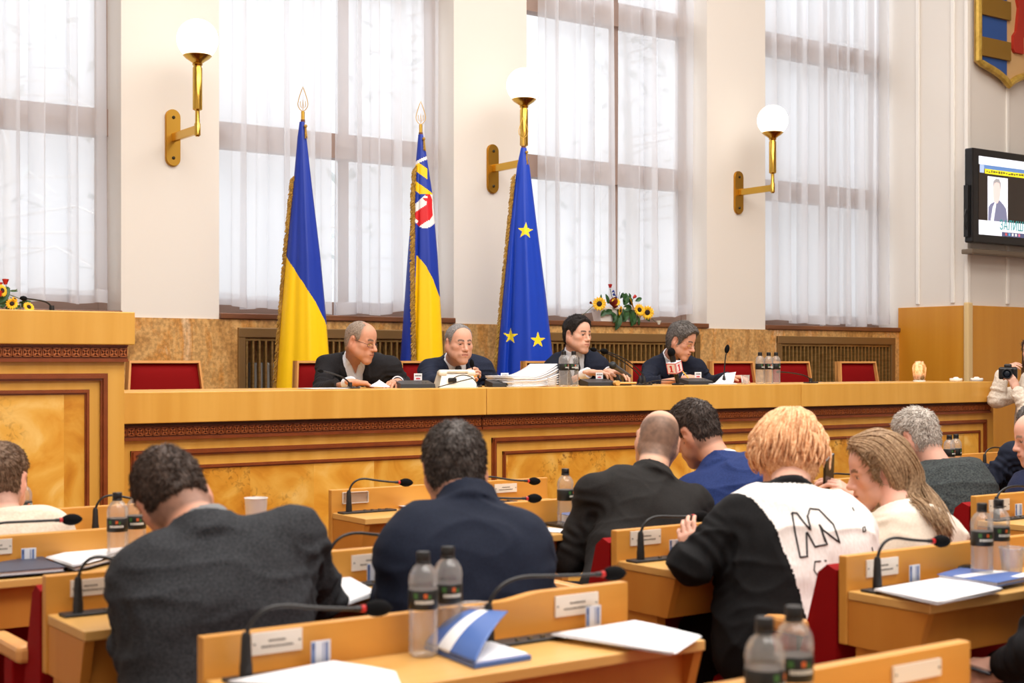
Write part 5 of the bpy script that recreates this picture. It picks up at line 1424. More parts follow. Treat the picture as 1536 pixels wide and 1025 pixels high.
def make_hair(g, spec, parent):
    H, R, sc = g.H, g.R, g.sc
    s = SDF(H - .19 * sc, H + .19 * sc, spec.get('vox', .004))
    T = lambda *p: H + R @ (np.array(p, float) * sc)
    tt, ts = spec.get('top', .013), spec.get('side', .006)
    s.ell(T(0, -.012, .035 + (tt - ts) * .5), np.array([.0745 + ts, .094 + ts, .085 + (tt + ts) * .5]) * sc, R, 0)
    s.ell(T(0, -.03, -.02), np.array([.060 + ts, .062 + ts, .068 + ts]) * sc, R, .03)
    s.ell(T(0, .022, .055 + (tt - .006)), np.array([.060 + ts, .058 + ts + spec.get('fringe', 0), .056]) * sc, R, .03)
    X, Y, Z = s.xyz(); px, py, pz = X - H[0], Y - H[1], Z - H[2]
    q0, q1, q2 = [(px * R[0, j] + py * R[1, j] + pz * R[2, j]) / sc for j in range(3)]
    fr = spec.get('front', .068)
    yl = np.interp(q2, [-.11, -.04, -.025, .0, .04, .10, .15], [-.02, -.022, .02, .034, spec.get('temple', .046), fr, fr + .01])
    reg = q1 - yl
    reg = np.maximum(reg, (-q2 + spec.get('nape', -.078)) + .0 * q1)
    reg = np.maximum(reg, -(((np.abs(q0) - .078) / .016) ** 2 + ((q1 + .010) / .026) ** 2 + ((q2 - .0) / .036) ** 2 - 1) * .012)
    if spec.get('bald') is not None: reg = np.maximum(reg, (q2 + .28 * q1 - spec['bald']))
    reg = (reg * sc).astype(np.float32); k = spec.get('edge', .006)
    a = s.v; qq = np.maximum(k - np.abs(a - reg), 0) / k; s.v = np.maximum(a, reg) + qq * qq * k * .25
    P, F = s.mesh(1)
    n = vnormals(P, F); lump = spec.get('lump', .0025)
    P = P + n * (lump * vnoise(P, spec.get('lsc', 60)) + lump * .8 * vnoise(P + 3, spec.get('lsc', 60) * .45))[:, None]
    m = hair_mat(spec['name'], spec['c'], spec.get('c2'))
    V = [P]; Fs = [F]
    nf = spec.get('fuzz', 2600)
    if nf and len(P):
        rs = np.random.RandomState(len(P)); idx = rs.randint(0, len(P), nf)
        wh = T(0.012, -.075, .10)
        b0 = P[idx]; nn = n[idx]; t = b0 - wh; t = t - nn * (t * nn).sum(1)[:, None]; t /= np.linalg.norm(t, axis=1)[:, None] + 1e-9
        ln = spec.get('flen', .013) * (0.5 + rs.rand(nf)); dirv = t * spec.get('flow', 1.0) + nn * spec.get('lift', .35) + rs.randn(nf, 3) * spec.get('mess', .18)
        dirv /= np.linalg.norm(dirv, axis=1)[:, None]
        w1 = np.cross(dirv, nn); w1 /= np.linalg.norm(w1, axis=1)[:, None] + 1e-9
        r0 = spec.get('frad', .0012)
        b0 = b0 - nn * .001
        mid = b0 + dirv * (ln * .55)[:, None]; tip = b0 + dirv * ln[:, None] - nn * (ln * .12)[:, None]
        K = len(P)
        vs = np.stack([b0 - w1 * r0, b0 + w1 * r0, b0 + nn * r0 * 1.5, mid - w1 * r0, mid + w1 * r0, mid + nn * r0 * 1.5, tip], 1).reshape(-1, 3)
        base = K + np.arange(nf)[:, None] * 7
        fs = np.concatenate([base + np.array(c) for c in ([0, 1, 4, 3], [1, 2, 5, 4], [2, 0, 3, 5], [3, 4, 6, 6], [4, 5, 6, 6], [5, 3, 6, 6])])
        fs = fs[:, :]
        V.append(vs); Fs.append(fs)
    P2 = np.concatenate(V); F2 = np.concatenate(Fs)
    tri = F2[:, 2] == F2[:, 3]
    return P2, F2, tri, m
def mixed_mesh(name, P, F, tri, mats, parent):
    me = bpy.data.meshes.new(name); Q = localize(parent, P)
    me.vertices.add(len(Q)); me.vertices.foreach_set('co', np.ascontiguousarray(Q, np.float32).ravel())
    n4, n3 = int((~tri).sum()), int(tri.sum())
    li = np.concatenate([F[~tri].ravel(), F[tri][:, :3].ravel()]).astype(np.int32)
    me.loops.add(len(li)); me.loops.foreach_set('vertex_index', li)
    st = np.concatenate([np.arange(n4) * 4, n4 * 4 + np.arange(n3) * 3]).astype(np.int32)
    me.polygons.add(n4 + n3); me.polygons.foreach_set('loop_start', st)
    for m in (mats if isinstance(mats, (list, tuple)) else [mats]): me.materials.append(m)
    me.polygons.foreach_set('use_smooth', np.ones(n4 + n3, bool)); me.update(calc_edges=True); me.validate()
    return link(name, me, None, parent)
def strands(guides, n, rad, seed, spread, parent, name, m, seg=18, wave=0.004, curl=0.0, turns=2.5):
    """hair locks that follow bundles of guide polylines"""
    rs = random.Random(seed); b = MB()
    G = [[np.array(p, float) for p in g_] for g_ in guides]
    def sample(g_, t):
        x = t * (len(g_) - 1); i = min(int(x), len(g_) - 2); f = x - i
        p0 = g_[max(i - 1, 0)]; p1 = g_[i]; p2 = g_[i + 1]; p3 = g_[min(i + 2, len(g_) - 1)]
        return 0.5 * (2 * p1 + (p2 - p0) * f + (2 * p0 - 5 * p1 + 4 * p2 - p3) * f * f + (3 * p1 - p0 - 3 * p2 + p3) * f ** 3)
    for k in range(n):
        i = rs.randrange(len(G) - 1); w_ = rs.random(); t1 = rs.uniform(.75, 1.0); o = np.array([rs.gauss(0, 1) for _ in range(3)]) * spread
        ph = rs.random() * 6.28; pts = []
        for j in range(seg + 1):
            t = t1 * j / seg; p = sample(G[i], t) * (1 - w_) + sample(G[i + 1], t) * w_
            p = p + o * (0.35 + t) + np.array([math.sin(9 * t + ph), math.cos(8 * t + ph), 0]) * wave * t
            if curl:
                q = sample(G[i], min(1, t + .03)) - sample(G[i], max(0, t - .03)); q /= np.linalg.norm(q) + 1e-9
                e1 = np.cross(q, [.3, .2, .93]); e1 /= np.linalg.norm(e1) + 1e-9; e2 = np.cross(q, e1)
                a_ = ph + turns * 6.283 * t; p = p + curl * min(1, .25 + t) * (e1 * math.cos(a_) + e2 * math.sin(a_))
            pts.append(p)
        b.tube(pts, [rad * (0.55 + 0.6 * math.sin(PI * min(1, .15 + .85 * (1 - j / seg)) * .55)) if j < seg else rad * .2 for j in range(seg + 1)], 5, False)
    return b.build(name, m, parent, smooth='all', world=True)
def glasses(g, parent, m, wdt=.0235, hgt=.016, rad=.0011, rimless=False):
    T = lambda *p: Vector(g.H + g.R @ (np.array(p, float) * g.sc))
    b = MB()
    for x in (-1, 1):
        c = (x * .032, .0965, -.002)
        b.tube([T(c[0] + wdt * math.cos(a * PI / 12), c[1] - .010 * max(0, (x * math.cos(a * PI / 12))), c[2] + hgt * math.copysign(abs(math.sin(a * PI / 12)) ** .7, math.sin(a * PI / 12))) for a in range(25)], rad, 6, False)
        b.tube([T(x * (.032 + wdt), .0865, .004), T(x * .070, .06, .008), T(x * .0785, .0, .012), T(x * .078, -.02, .002)], rad * 1.1, 6)
    b.tube([T(-.009, .098, .002), T(0, .101, .005), T(.009, .098, .002)], rad, 6)
    o = b.build('glasses', m, parent, world=True)
    lb = MB()
    for x in (-1, 1):
        lb.add([T(x * .032 + wdt * .96 * math.cos(a * PI / 10), .096 - .010 * max(0, x * math.cos(a * PI / 10)), -.002 + hgt * .94 * math.sin(a * PI / 10)) for a in range(20)], [tuple(range(20))])
    lo = lb.build('lenses', clear_mat('spectacle_lens', (0.97, 0.97, 0.97), 0.0, 0.2, 0.03), o, world=True)
    return o
def cloth_mat(name, c, c2=None, sc=(1, 1, 1), ns=160, rough=.85, bump=.25, sheen=0.0):
    c2 = c2 or tuple(min(255, int(v * 1.12 + 3)) for v in c)
    return noise_mat('cloth_' + name, [(0.35, c), (0.65, c2)], sc, ns, 4, 0.0, rough=rough, bump=bump, bdist=0.0015, spec=0.2, sheen=sheen)

def person(label, base, H, head, N, SL, SR, P, WL=None, WR=None, EL=None, ER=None, bulk=1.0, arch=0.0, sc=1.0, skin=(214, 166, 140), face=None, hair=None, top=None, trousers=(34, 34, 40), res=.005, hands=None, legs='sit', group='people in the hall'):
    """H head centre, N root of the neck, SL/SR shoulder joints, P pelvis, WL/WR wrists - all points of the hall"""
    face = face or {}; top = top or {}; hands = hands or {}
    g = Fig(); g.H, g.N, g.SL, g.SR, g.P = [np.array(v, float) for v in (H, N, SL, SR, P)]
    g.R = headR(*head); g.sc = sc; g.bulk = bulk; g.arch = arch
    g.u = nz(g.N - g.P); r_ = g.SR - g.SL; g.r = nz(r_ - g.u * (r_ @ g.u)); g.f = np.cross(g.u, g.r)
    g.WL, g.WR = (None if v is None else np.array(v, float) for v in (WL, WR))
    down = np.array([0, 0, -1.0])
    g.EL = np.array(EL, float) if EL is not None else (None if g.WL is None else elbow_ik(g.SL, g.WL, pole=down - g.r * .5 - g.f * .2))
    g.ER = np.array(ER, float) if ER is not None else (None if g.WR is None else elbow_ik(g.SR, g.WR, pole=down + g.r * .5 - g.f * .2))
    hairc = (hair or {}).get('c', (70, 60, 54))
    allp = [p for p in (g.H, g.N, g.SL, g.SR, g.P, g.EL, g.ER, g.WL, g.WR) if p is not None]
    lo = np.min(allp, 0) - .24; hi = np.max(allp, 0) + .24
    # --- body: head, neck, trunk, arms and hands in one surface
    s = SDF(lo, hi, res)
    torso_shape(s, g, -.016)
    nb = g.H + g.R @ (np.array([0, -.026, -.045]) * sc)
    s.cap(nb, g.N - g.u * .01, .052 * sc * bulk ** .4, .060 * bulk ** .4, .025)
    head_shape(s, g.H, g.R, sc, face)
    for sd, E, Wp in (('L', g.EL, g.WL), ('R', g.ER, g.WR)):
        if Wp is None: continue
        o = hands.get(sd, {})
        d = o.get('d'); d = nz(Wp - E) if d is None else nz(d)
        hand_shape(s, Wp, d, o.get('n', (0, 0, 1)), sd, o.get('curl', .45), o.get('spread', .25), o.get('sc', .98 * sc), o.get('thumb', .4))
    Pm, F = s.mesh(1)
    root = np_mesh('person', Pm, F, SKIN, None, loc=tuple(base), col=face_tone(Pm, g.H, g.R, sc, skin, face, hairc))
    props(root, label, 'person', group)
    g.root = root
    if hair and not hair.get('none'):
        P2, F2, tri, hm = make_hair(g, hair, root); mixed_mesh('hair', P2, F2, tri, hm, root)
    # --- clothes
    js = [g.EL, g.ER, g.SL - np.array([0, 0, .09]), g.SR - np.array([0, 0, .09])]
    kind = top.get('kind', 'jacket'); cm = top['m']; vx = top.get('vox', .0068); e = top.get('e', .014)
    nkdir = nz(nb - g.N + g.u * .08)
    s = SDF(lo, hi, vx)
    torso_shape(s, g, e, short=top.get('short', .035))
    s.cap(g.P - g.u * .02, g.P - g.u * .02 + np.array([0, 0, -.03]), .13 * bulk + e, None, .06)
    X, Y, Z = s.xyz()
    def loc3():
        px, py, pz = X - g.P[0], Y - g.P[1], Z - g.P[2]
        L_ = float(np.linalg.norm(g.N - g.P))
        return [px * v[0] + py * v[1] + pz * v[2] for v in (g.r, g.f, g.u)] + [L_]
    if kind == 'jacket':
        s.ring(g.N - g.u * .012 + nz(nkdir + g.u) * .010 - g.f * .004, nz(nkdir + g.u * 1.2), top.get('cr', .080), .45, .028, .004, .020)
        if top.get('V'):
            l, f_, h, L_ = loc3()
            l = l - top.get('lx', 0.0); vb, vw = top['V']
            vb2, tp = vb * L_, L_ * 1.06
            wv = vw * np.clip((h - vb2) / (tp - vb2), -.2, 1.2)
            closed = s.v.copy()
            lap = top.get('lapel', .048) * np.clip((tp - h) / (tp - vb2) * 2.2 + .28, .25, 1)
            lap = np.where(h > vb2 + (tp - vb2) * .66, lap * .8, lap)
            lp_ = np.maximum.reduce([closed - .0075, np.abs(l) - wv - lap, vb2 - .02 - h, .01 - f_])
            s.v = np.minimum(s.v, lp_.astype(np.float32))
            cut = np.maximum.reduce([np.abs(l) - wv, vb2 - h, -.0 - f_]) * .9
            s.v = np.maximum(s.v, -cut.astype(np.float32))
    else:
        if top.get('stand'): s.ring(g.N + nkdir * .012, nkdir, .070, .12, top['stand'], .004, .016)
        else: s.ring(g.N - g.u * .004, nkdir, .072, .4, .010, .005, .012)
    # neck hole
    s.cap(g.N + nkdir * .0, g.N + nkdir * .2, .0605, .05, .006, 's')
    Pc, Fc = s.mesh(1)
    if top.get('knit'): pass
    Pc = wrinkle(Pc, Fc, top.get('amp', .005), seed=top.get('seed', 1.0), sc=top.get('wsc', (8, 8, 20)), joints=js)
    Pc = relax(Pc, Fc, .2)
    mi = None
    if top.get('split'): mi = top['split'](g, Pc, Fc)
    g.garment = np_mesh(top.get('name', 'jacket'), Pc, Fc, cm, root, mi=mi); g.gP, g.gF = Pc, Fc
    if top.get('shirt') is not None:
        s = SDF(np.minimum(g.N, g.P) - .3, np.maximum(g.N, g.P) + .3, .006)
        torso_shape(s, g, e - .013, arms=False)
        s.ring(g.N + nkdir * .010, nkdir, .066 * top.get('neck', 1.0), .18, .024, .0032, .008)
        s.cap(g.N, g.N + nkdir * .2, .0575, .05, .004, 's')
        X, Y, Z = s.xyz()
        px, py, pz = X - g.N[0], Y - g.N[1], Z - g.N[2]
        if top.get('open'):
            l = px * g.r[0] + py * g.r[1] + pz * g.r[2] - top.get('lx', 0.0); f_ = px * g.f[0] + py * g.f[1] + pz * g.f[2]; h = px * g.u[0] + py * g.u[1] + pz * g.u[2]
            cut = np.maximum.reduce([np.abs(l) - .034 * np.clip((h + .075) / .10, -.1, 1.3), -.075 - h, .02 - f_]); s.v = np.maximum(s.v, -cut.astype(np.float32))
            for sg in (-1, 1):
                c0 = g.N + nkdir * .018 + g.f * .058 + g.r * (sg * .040 + top.get('lx', 0.0)); s.cap(c0, c0 - g.u * .055 + g.r * sg * .022 + g.f * .022, .018, .006, .006, flat=(nz(g.f + .4 * g.u), .35))
        for sd, E, Wp in (('L', g.EL, g.WL), ('R', g.ER, g.WR)):
            pass
        P3, F3 = s.mesh(1); np_mesh('shirt', P3, F3, top['shirt'], root)
        for sd, E, Wp in (('L', g.EL, g.WL), ('R', g.ER, g.WR)):
            if Wp is None or not top.get('cuffs'): continue
            d = nz(Wp - E); b = MB(); b.tube([Wp - d * .07, Wp - d * .03, Wp - d * .008], [.036, .0375, .0365], 20); b.build('shirt_cuff', top['shirt'], root, world=True, smooth=True)
    if top.get('tie') is not None:
        b = MB(); L_ = float(np.linalg.norm(g.N - g.P)); k0 = g.N + nkdir * .008 + g.f * .073 + g.r * top.get('lx', 0.0)
        fr = lambda t: g.P + g.u * (L_ * t)
        def tiep(t): # down the chest, just in front of the shirt
            base_ = g.P + (g.N - g.P) * t; rad = np.interp(t, [.3, .62, .8, .92, 1.0], [.108 * bulk ** 1.3 + .015 * bulk, .100 * bulk, .078, .070, .070]) + e + .006
            return base_ + g.f * rad + g.r * top.get('lx', 0.0)
        ts = np.linspace(1.0, .42, 14); wd = np.interp(ts, [.42, .9, .93, 1.0], [.042, .024, .017, .022])
        vs = []; fs = []
        for t_, w_ in zip(ts, wd):
            p = tiep(t_); vs += [p - g.r * w_, p + g.f * .006, p + g.r * w_]
        for i in range(len(ts) - 1): fs += [(3 * i, 3 * i + 1, 3 * i + 4, 3 * i + 3), (3 * i + 1, 3 * i + 2, 3 * i + 5, 3 * i + 4)]
        b.add(vs, fs); o = b.build('tie', top['tie'], root, world=True, smooth='all'); so = o.modifiers.new('thickness', 'SOLIDIFY'); so.thickness = .008
        kn = MB(); kn.obox(tiep(.975) + g.f * .004, (.019, .014, .021), Matrix([tuple(g.r), tuple(g.f), tuple(g.u)]).transposed(), 0, .009); kn.build('tie_knot', top['tie'], o, world=True, smooth=True)
    # --- trousers and shoes
    if legs:
        fh = nz(np.array([g.f[0], g.f[1], 0])); rh = np.array([fh[1], -fh[0], 0]); fl = base[2]
        s = SDF(np.array([g.P[0] - .75, g.P[1] - .75, fl]), np.array([g.P[0] + .75, g.P[1] + .75, g.P[2] + .1]), .012)
        b = bulk ** .7
        for sg in (-1, 1):
            hp = g.P + rh * sg * .085
            if legs == 'sit': kn = np.array([*(g.P + fh * .38 + rh * sg * .13)[:2], min(g.P[2] - .01, fl + .52)]); an = np.array([*(kn - fh * .02)[:2], fl + .10])
            else: kn = hp * .5 + np.array([*(hp + fh * .04)[:2], fl]) * .5; an = np.array([*hp[:2], fl + .09])
            s.cap(hp, kn, .088 * b, .066, .03); s.cap(kn, an, .066, .05, .02)
            sh = SDF(an - .3, an + .3, .008); sh.cap(an - fh * .04 + np.array([0, 0, -.055]), an + fh * .14 + np.array([0, 0, -.066]), .042, .034, 0); sh.cap(an, an + np.array([0, 0, -.05]), .042, .042, .02)
            X, Y, Z = sh.xyz(); sh.v = np.maximum(sh.v, (fl + .002 - Z) + 0 * X + 0 * Y).astype(np.float32)
            Ps, Fs = sh.mesh(1); np_mesh('shoe', Ps, Fs, mat('black_shoe', (26, 24, 24), .35), root)
        s.cap(g.P - rh * .07, g.P + rh * .07, .118 * b, None, .05)
        Pt, Ft = s.mesh(1); np_mesh('trousers', Pt, Ft, cloth_mat('trousers_%d_%d_%d' % tuple(trousers), trousers), root)
    return g
SEATZ = 0.53; STZ = STAGE + 0.56
def base_at(p, z=0.0): return (float(p[0]), float(p[1]), z)
shirt_white = mat('white_shirt', (232, 236, 246), 0.7); shirt_grey = mat('grey_shirt', (120, 122, 124), 0.8)
suit_black = cloth_mat('black_suit', (30, 29, 32), (36, 35, 38)); suit_navy = cloth_mat('navy_suit', (30, 36, 54), (36, 43, 62)); suit_dark = cloth_mat('dark_navy_suit', (24, 29, 44), (29, 34, 50))
# ---------------- presidium
zt = ZT + 0.034
g = person('man with glasses and open white collar in a dark suit, looking aside', base_at(A(545, 545, 7.74), STAGE),
    A(541, 513, 7.44), (-152, -14, 0), A(533, 537, 7.58), A(585, 553, 7.46), A(491, 551, 7.66), A(540, 545, 7.74, STZ),
    WL=A(596, 0, 7.13, zt), WR=A(528, 0, 7.12, zt), EL=A(606, 0, 7.46, zt - .06), ER=A(482, 0, 7.50, zt - .06), bulk=1.12, skin=(206, 150, 122), res=.0036,
    face=dict(jaw=1.1, cheek=1.08, nose=1.1, stub=.45, front=.045, beard=.15, browc=(96, 84, 76), open=.004, lidz=.004),
    hair=dict(name='grey_brown_buzz', c=(126, 110, 96), c2=(166, 150, 136), top=.003, side=.004, front=.030, temple=.035, fuzz=1800, flen=.006, lump=.0008, bald=.118),
    top=dict(m=suit_black, V=(.42, .075), shirt=shirt_white, open=True, cuffs=True, vox=.0055, amp=.004, seed=1.3),
    hands=dict(R=dict(d=(.9, -.1, -.10), n=(0, .1, 1), curl=.55), L=dict(d=(-.75, -.6, -.1), n=(0, 0, 1), curl=.5)))
glasses(g, g.root, mat('dark_spectacle_rim', (60, 44, 36), .3, .5), hgt=.012)
g = person('grey-haired man in a navy suit and dark tie speaking with a pencil in his hand', base_at(A(688, 545, 7.76), STAGE),
    A(688, 516, 7.44), (-186, -7, 0), A(682, 541, 7.58), A(723, 555, 7.52), A(645, 557, 7.62), A(690, 545, 7.76, STZ),
    WL=A(748, 0, 7.16, zt), WR=A(688, 570, 7.20), EL=A(746, 0, 7.48, zt - .06), ER=A(646, 0, 7.46, zt - .03), bulk=1.08, skin=(218, 166, 142), res=.0036,
    face=dict(jaw=1.06, cheek=1.05, stub=.6, front=.05, beard=.2, browc=(92, 80, 74), mouth=.0036),
    hair=dict(name='grey_buzz', c=(112, 108, 108), c2=(158, 154, 152), top=.005, side=.004, front=.052, temple=.04, fuzz=2200, flen=.007, lump=.0008),
    top=dict(m=suit_navy, V=(.40, .070), shirt=shirt_white, tie=mat('dark_grey_tie', (44, 46, 56), .6), cuffs=True, vox=.0055, amp=.004, seed=4.1),
    hands=dict(R=dict(d=(.55, -.45, .35), n=(-.3, -.75, .6), curl=.75, thumb=.7), L=dict(d=(-.3, -.9, -.05), n=(0, 0, 1), curl=.5)))
T = lambda g, *p: Vector(g.H + g.R @ np.array(p, float))
S2 = g
g = person('dark-haired man in a navy suit and black tie sitting upright behind two bottles', base_at(A(866, 545, 7.8), STAGE),
    A(866, 503, 7.56), (-172, -4, 0), A(862, 529, 7.62), A(899, 552, 7.52), A(832, 554, 7.68), A(866, 545, 7.78, STZ),
    WL=A(914, 0, 7.10, zt + .055), WR=A(884, 0, 7.14, zt + .05), EL=A(922, 0, 7.46, zt - .06), ER=A(829, 0, 7.50, zt - .06), bulk=1.08, skin=(222, 172, 148), res=.0036,
    face=dict(jaw=1.05, cheek=1.06, browc=(40, 32, 30), beard=.15),
    hair=dict(name='near_black_short', c=(26, 22, 22), c2=(48, 42, 40), top=.020, side=.008, front=.072, temple=.048, fringe=.006, fuzz=2600, flen=.014),
    top=dict(m=suit_dark, V=(.36, .070), shirt=shirt_white, tie=mat('black_tie', (20, 20, 26), .6), cuffs=True, vox=.0055, amp=.004, seed=7.7),
    hands=dict(R=dict(d=(.75, -.55, .0), n=(0, .1, 1), curl=.5), L=dict(d=(.35, -.85, -.05), n=(0, 0, 1), curl=.5)))
g = person('man with glasses and full grey hair in a dark suit, writing with a pencil', base_at(A(1020, 545, 7.8), STAGE),
    A(1022, 512, 7.46), (-160, -24, 0), A(1008, 535, 7.62), A(1045, 554, 7.48), A(978, 555, 7.70), A(1012, 545, 7.80, STZ),
    WL=A(1093, 0, 7.08, zt + .01), WR=A(1030, 0, 7.12, zt + .01), EL=A(1062, 0, 7.44, zt - .04), ER=A(968, 0, 7.50, zt - .05), bulk=1.0, skin=(214, 160, 136), res=.0036,
    face=dict(browc=(80, 72, 68), nose=1.1, open=.0035, lidz=.003),
    hair=dict(name='dark_grey_full', c=(70, 66, 64), c2=(132, 126, 122), top=.024, side=.013, front=.078, temple=.048, fringe=.010, fuzz=3200, flen=.018, nape=-.085),
    top=dict(m=suit_dark, V=(.5, .055), shirt=shirt_white, tie=mat('black_tie2', (24, 26, 36), .6), cuffs=True, vox=.0055, amp=.004, seed=9.2),
    hands=dict(R=dict(d=(.8, -.5, -.05), n=(-.2, -.2, .9), curl=.7, thumb=.7), L=dict(d=(.55, -.8, .05), n=(0, 0, 1), curl=.6)))
glasses(g, g.root, mat('gold_spectacle_rim', (186, 150, 90), .25, .9), hgt=.0125, rad=.0009)
S4 = g
# ---------------- audience
wool = cloth_mat('charcoal_wool', (31, 33, 36), (58, 60, 65), ns=240, bump=.5)
g = person('man in a charcoal wool blazer bowing over his desk, seen from behind', base_at(A(330, 545, 2.90)),
    A(262, 752, 3.20), (-24, -36, -24), A(308, 800, 3.06), A(218, 872, 3.04), A(438, 810, 2.98), A(338, 545, 2.90, SEATZ),
    WL=A(232, 965, 3.42), WR=A(452, 905, 3.36), EL=A(208, 990, 3.16), ER=A(482, 900, 3.12), bulk=1.12, arch=.03, skin=(206, 150, 124),
    face=dict(stub=.75, front=.07), hair=dict(name='dark_brown_fade', c=(46, 36, 31), c2=(84, 66, 56), top=.016, side=.006, nape=-.03, fuzz=4200, flen=.014, mess=.3),
    top=dict(m=wool, amp=.0075, seed=2.2, cr=.078, wsc=(7, 7, 15), shirt=shirt_grey), res=.005)
navy_knit = cloth_mat('navy_pullover', (20, 26, 42), (26, 34, 52), ns=220)
g = person('man in a navy pullover with a stand collar, seen from behind', base_at(A(690, 545, 2.90)),
    A(683, 706, 3.14), (-31, -12, -5), A(700, 760, 3.03), A(614, 836, 3.02), A(774, 824, 2.94), A(694, 545, 2.90, SEATZ),
    WL=A(628, 880, 3.40), WR=A(775, 872, 3.36), EL=A(592, 905, 3.14), ER=A(796, 890, 3.10), bulk=1.16, arch=.02, skin=(204, 150, 126),
    face=dict(stub=.5, front=.07), hair=dict(name='greying_dark', c=(42, 37, 35), c2=(92, 84, 80), top=.012, side=.009, nape=-.075, fuzz=4200, flen=.013, bald=None),
    top=dict(name='pullover', kind='sweater', stand=.026, m=navy_knit, amp=.0055, seed=5.1, wsc=(6, 6, 17)), res=.005)
g = person('bald man in a black suit leaning toward his neighbour, seen from behind', base_at(A(950, 545, 3.72)),
    A(986, 664, 4.06), (-33, -18, 12), A(976, 716, 3.98), A(892, 740, 3.96), A(1040, 758, 3.90), A(955, 545, 3.72, SEATZ),
    WL=A(872, 835, 4.22), WR=A(1010, 815, 4.2), EL=A(854, 842, 4.02), ER=A(1040, 830, 4.02), bulk=1.06, skin=(212, 166, 140),
    face=dict(stub=.86, baldtop=.075), hair=dict(name='grey_stubble', c=(46, 42, 38), none=True),
    top=dict(m=cloth_mat('black_blazer', (28, 27, 27), (36, 34, 33), ns=180), amp=.005, seed=3.3, cr=.078, wsc=(7, 7, 15)), res=.005)
g = person('man in a blue suit with a white shirt collar, head bent toward the bald man', base_at(A(1095, 545, 3.74)),
    A(1044, 650, 4.18), (8, -28, -6), A(1083, 700, 4.06), A(1050, 748, 4.14), A(1130, 706, 3.98), A(1098, 545, 3.76, SEATZ),
    WL=A(1062, 800, 4.32), WR=A(1120, 800, 4.2), bulk=1.1, arch=.03, skin=(206, 152, 126),
    face=dict(stub=.6, front=.07, beard=.3), hair=dict(name='dark_brown_crop', c=(42, 34, 31), c2=(82, 70, 64), top=.018, side=.006, nape=-.055, fuzz=3400, flen=.016),
    top=dict(m=cloth_mat('blue_suit', (28, 44, 92), (36, 54, 106), ns=160), amp=.005, seed=8.8, shirt=shirt_white, cr=.079, neck=1.12), res=.005)
# woman with the two-coloured top
knit_white = noise_mat('cloth_white_rib', [(0.35, (232, 226, 222)), (0.65, (242, 238, 236))], (60, 60, 6), 3, 2, rough=.85, bump=.5, bdist=.002); knit_black = cloth_mat('black_jersey', (16, 16, 18), (22, 22, 24))
def split5(g, P, F):
    c = P[F].mean(1); q = c - g.N
    l = q @ g.r; h = q @ g.u; fo = q @ g.f
    edge = np.interp(-h, [-.1, .0, .06, .14, .22, .32, .42, .6], [-.30, -.24, -.185, -.155, -.130, -.095, -.07, -.03])
    arm = np.linalg.norm(c - (g.SL * .3 + g.EL * .7), axis=1) < 0.0
    return np.where((l < edge) | arm | ((h > .016) & (np.abs(l) < .12)), 1, 0)
g = person('woman with short orange hair in a white and black top', base_at(A(1195, 545, 2.90)),
    A(1180, 692, 3.14), (-28, -16, 0), A(1186, 742, 3.02), A(1106, 782, 3.03), A(1268, 796, 2.92), A(1200, 545, 2.90, SEATZ),
    WL=A(1042, 836, 3.22), WR=A(1262, 870, 3.28), EL=A(1034, 848, 3.07), ER=A(1284, 880, 3.02), bulk=1.30, skin=(222, 176, 156), arch=.03,
    face=dict(), hair=dict(name='orange_curls', c=(208, 142, 92), c2=(244, 200, 156), top=.026, side=.022, nape=-.112, front=.08, temple=.07, lump=.006, lsc=42, fuzz=1200, flen=.02, lift=.1, mess=.4, frad=.0014, edge=.02),
    top=dict(name='top', kind='sweater', m=[knit_white, knit_black], split=split5, amp=.007, seed=6.3, wsc=(6, 6, 16)), trousers=(20, 20, 22), res=.005,
    hands=dict(L=dict(d=(-.05, .35, .85), n=(-.75, -.5, .1), curl=.55, spread=.15, sc=.86)))
P5 = g
gl = []
for k in range(17):
    az = math.radians(52 + 256 * k / 16)          # from the right temple round the back to the left temple
    gl.append([g.H + g.R @ np.array([math.sin(az) * (.0745 + .030) * math.sin(po) + .012 * (1 - math.sin(po)), math.cos(az) * (.094 + .026) * math.sin(po) - .012 - .03 * (1 - math.sin(po)), .035 + (.085 + .034) * math.cos(po) - (.012 if po > 2 else 0)]) for po in (.12, .5, .95, 1.35, 1.7, 2.05)])
strands(gl, 520, .0050, 12, .006, g.root, 'hair_locks', hair_mat('orange_curls', (208, 142, 92), (244, 200, 156)), 22, .004, .0105, 1.9)
# the letter and marks printed on her back
from mathutils.bvhtree import BVHTree
bv = BVHTree.FromPolygons([tuple(p) for p in g.gP], [tuple(f) for f in g.gF])
def on_back(px, py):
    far = Vector(at(px, py, 3.4)); o = Vector(at(px, py, 2.3)); d = (far - o).normalized()
    h = bv.ray_cast(o, d); return h[0] + h[1] * .0015 if h[0] else None
def c7(x, y): return (980 + x / 3.1056, 620 + y / 3.1056)
b = MB()
def stroke(pts, r=.0027, n=6):
    P_ = []
    for (x0, y0), (x1, y1) in zip(pts[:-1], pts[1:]):
        for k in range(n + 1):
            h = on_back(*c7(x0 + (x1 - x0) * k / n, y0 + (y1 - y0) * k / n))
            if h is not None and (not P_ or (h - P_[-1]).length > 1e-4): P_.append(h)
    if len(P_) > 1: b.tube(P_, r, 6)
stroke([(645, 465), (660, 560), (683, 672), (716, 668), (712, 560), (716, 555), (752, 622), (810, 612), (772, 520), (790, 545), (868, 605), (838, 520), (770, 450), (728, 446), (718, 480), (732, 545), (700, 510), (668, 466), (645, 465)])
b.build('printed_letter', ink_dark, g.root, world=True)
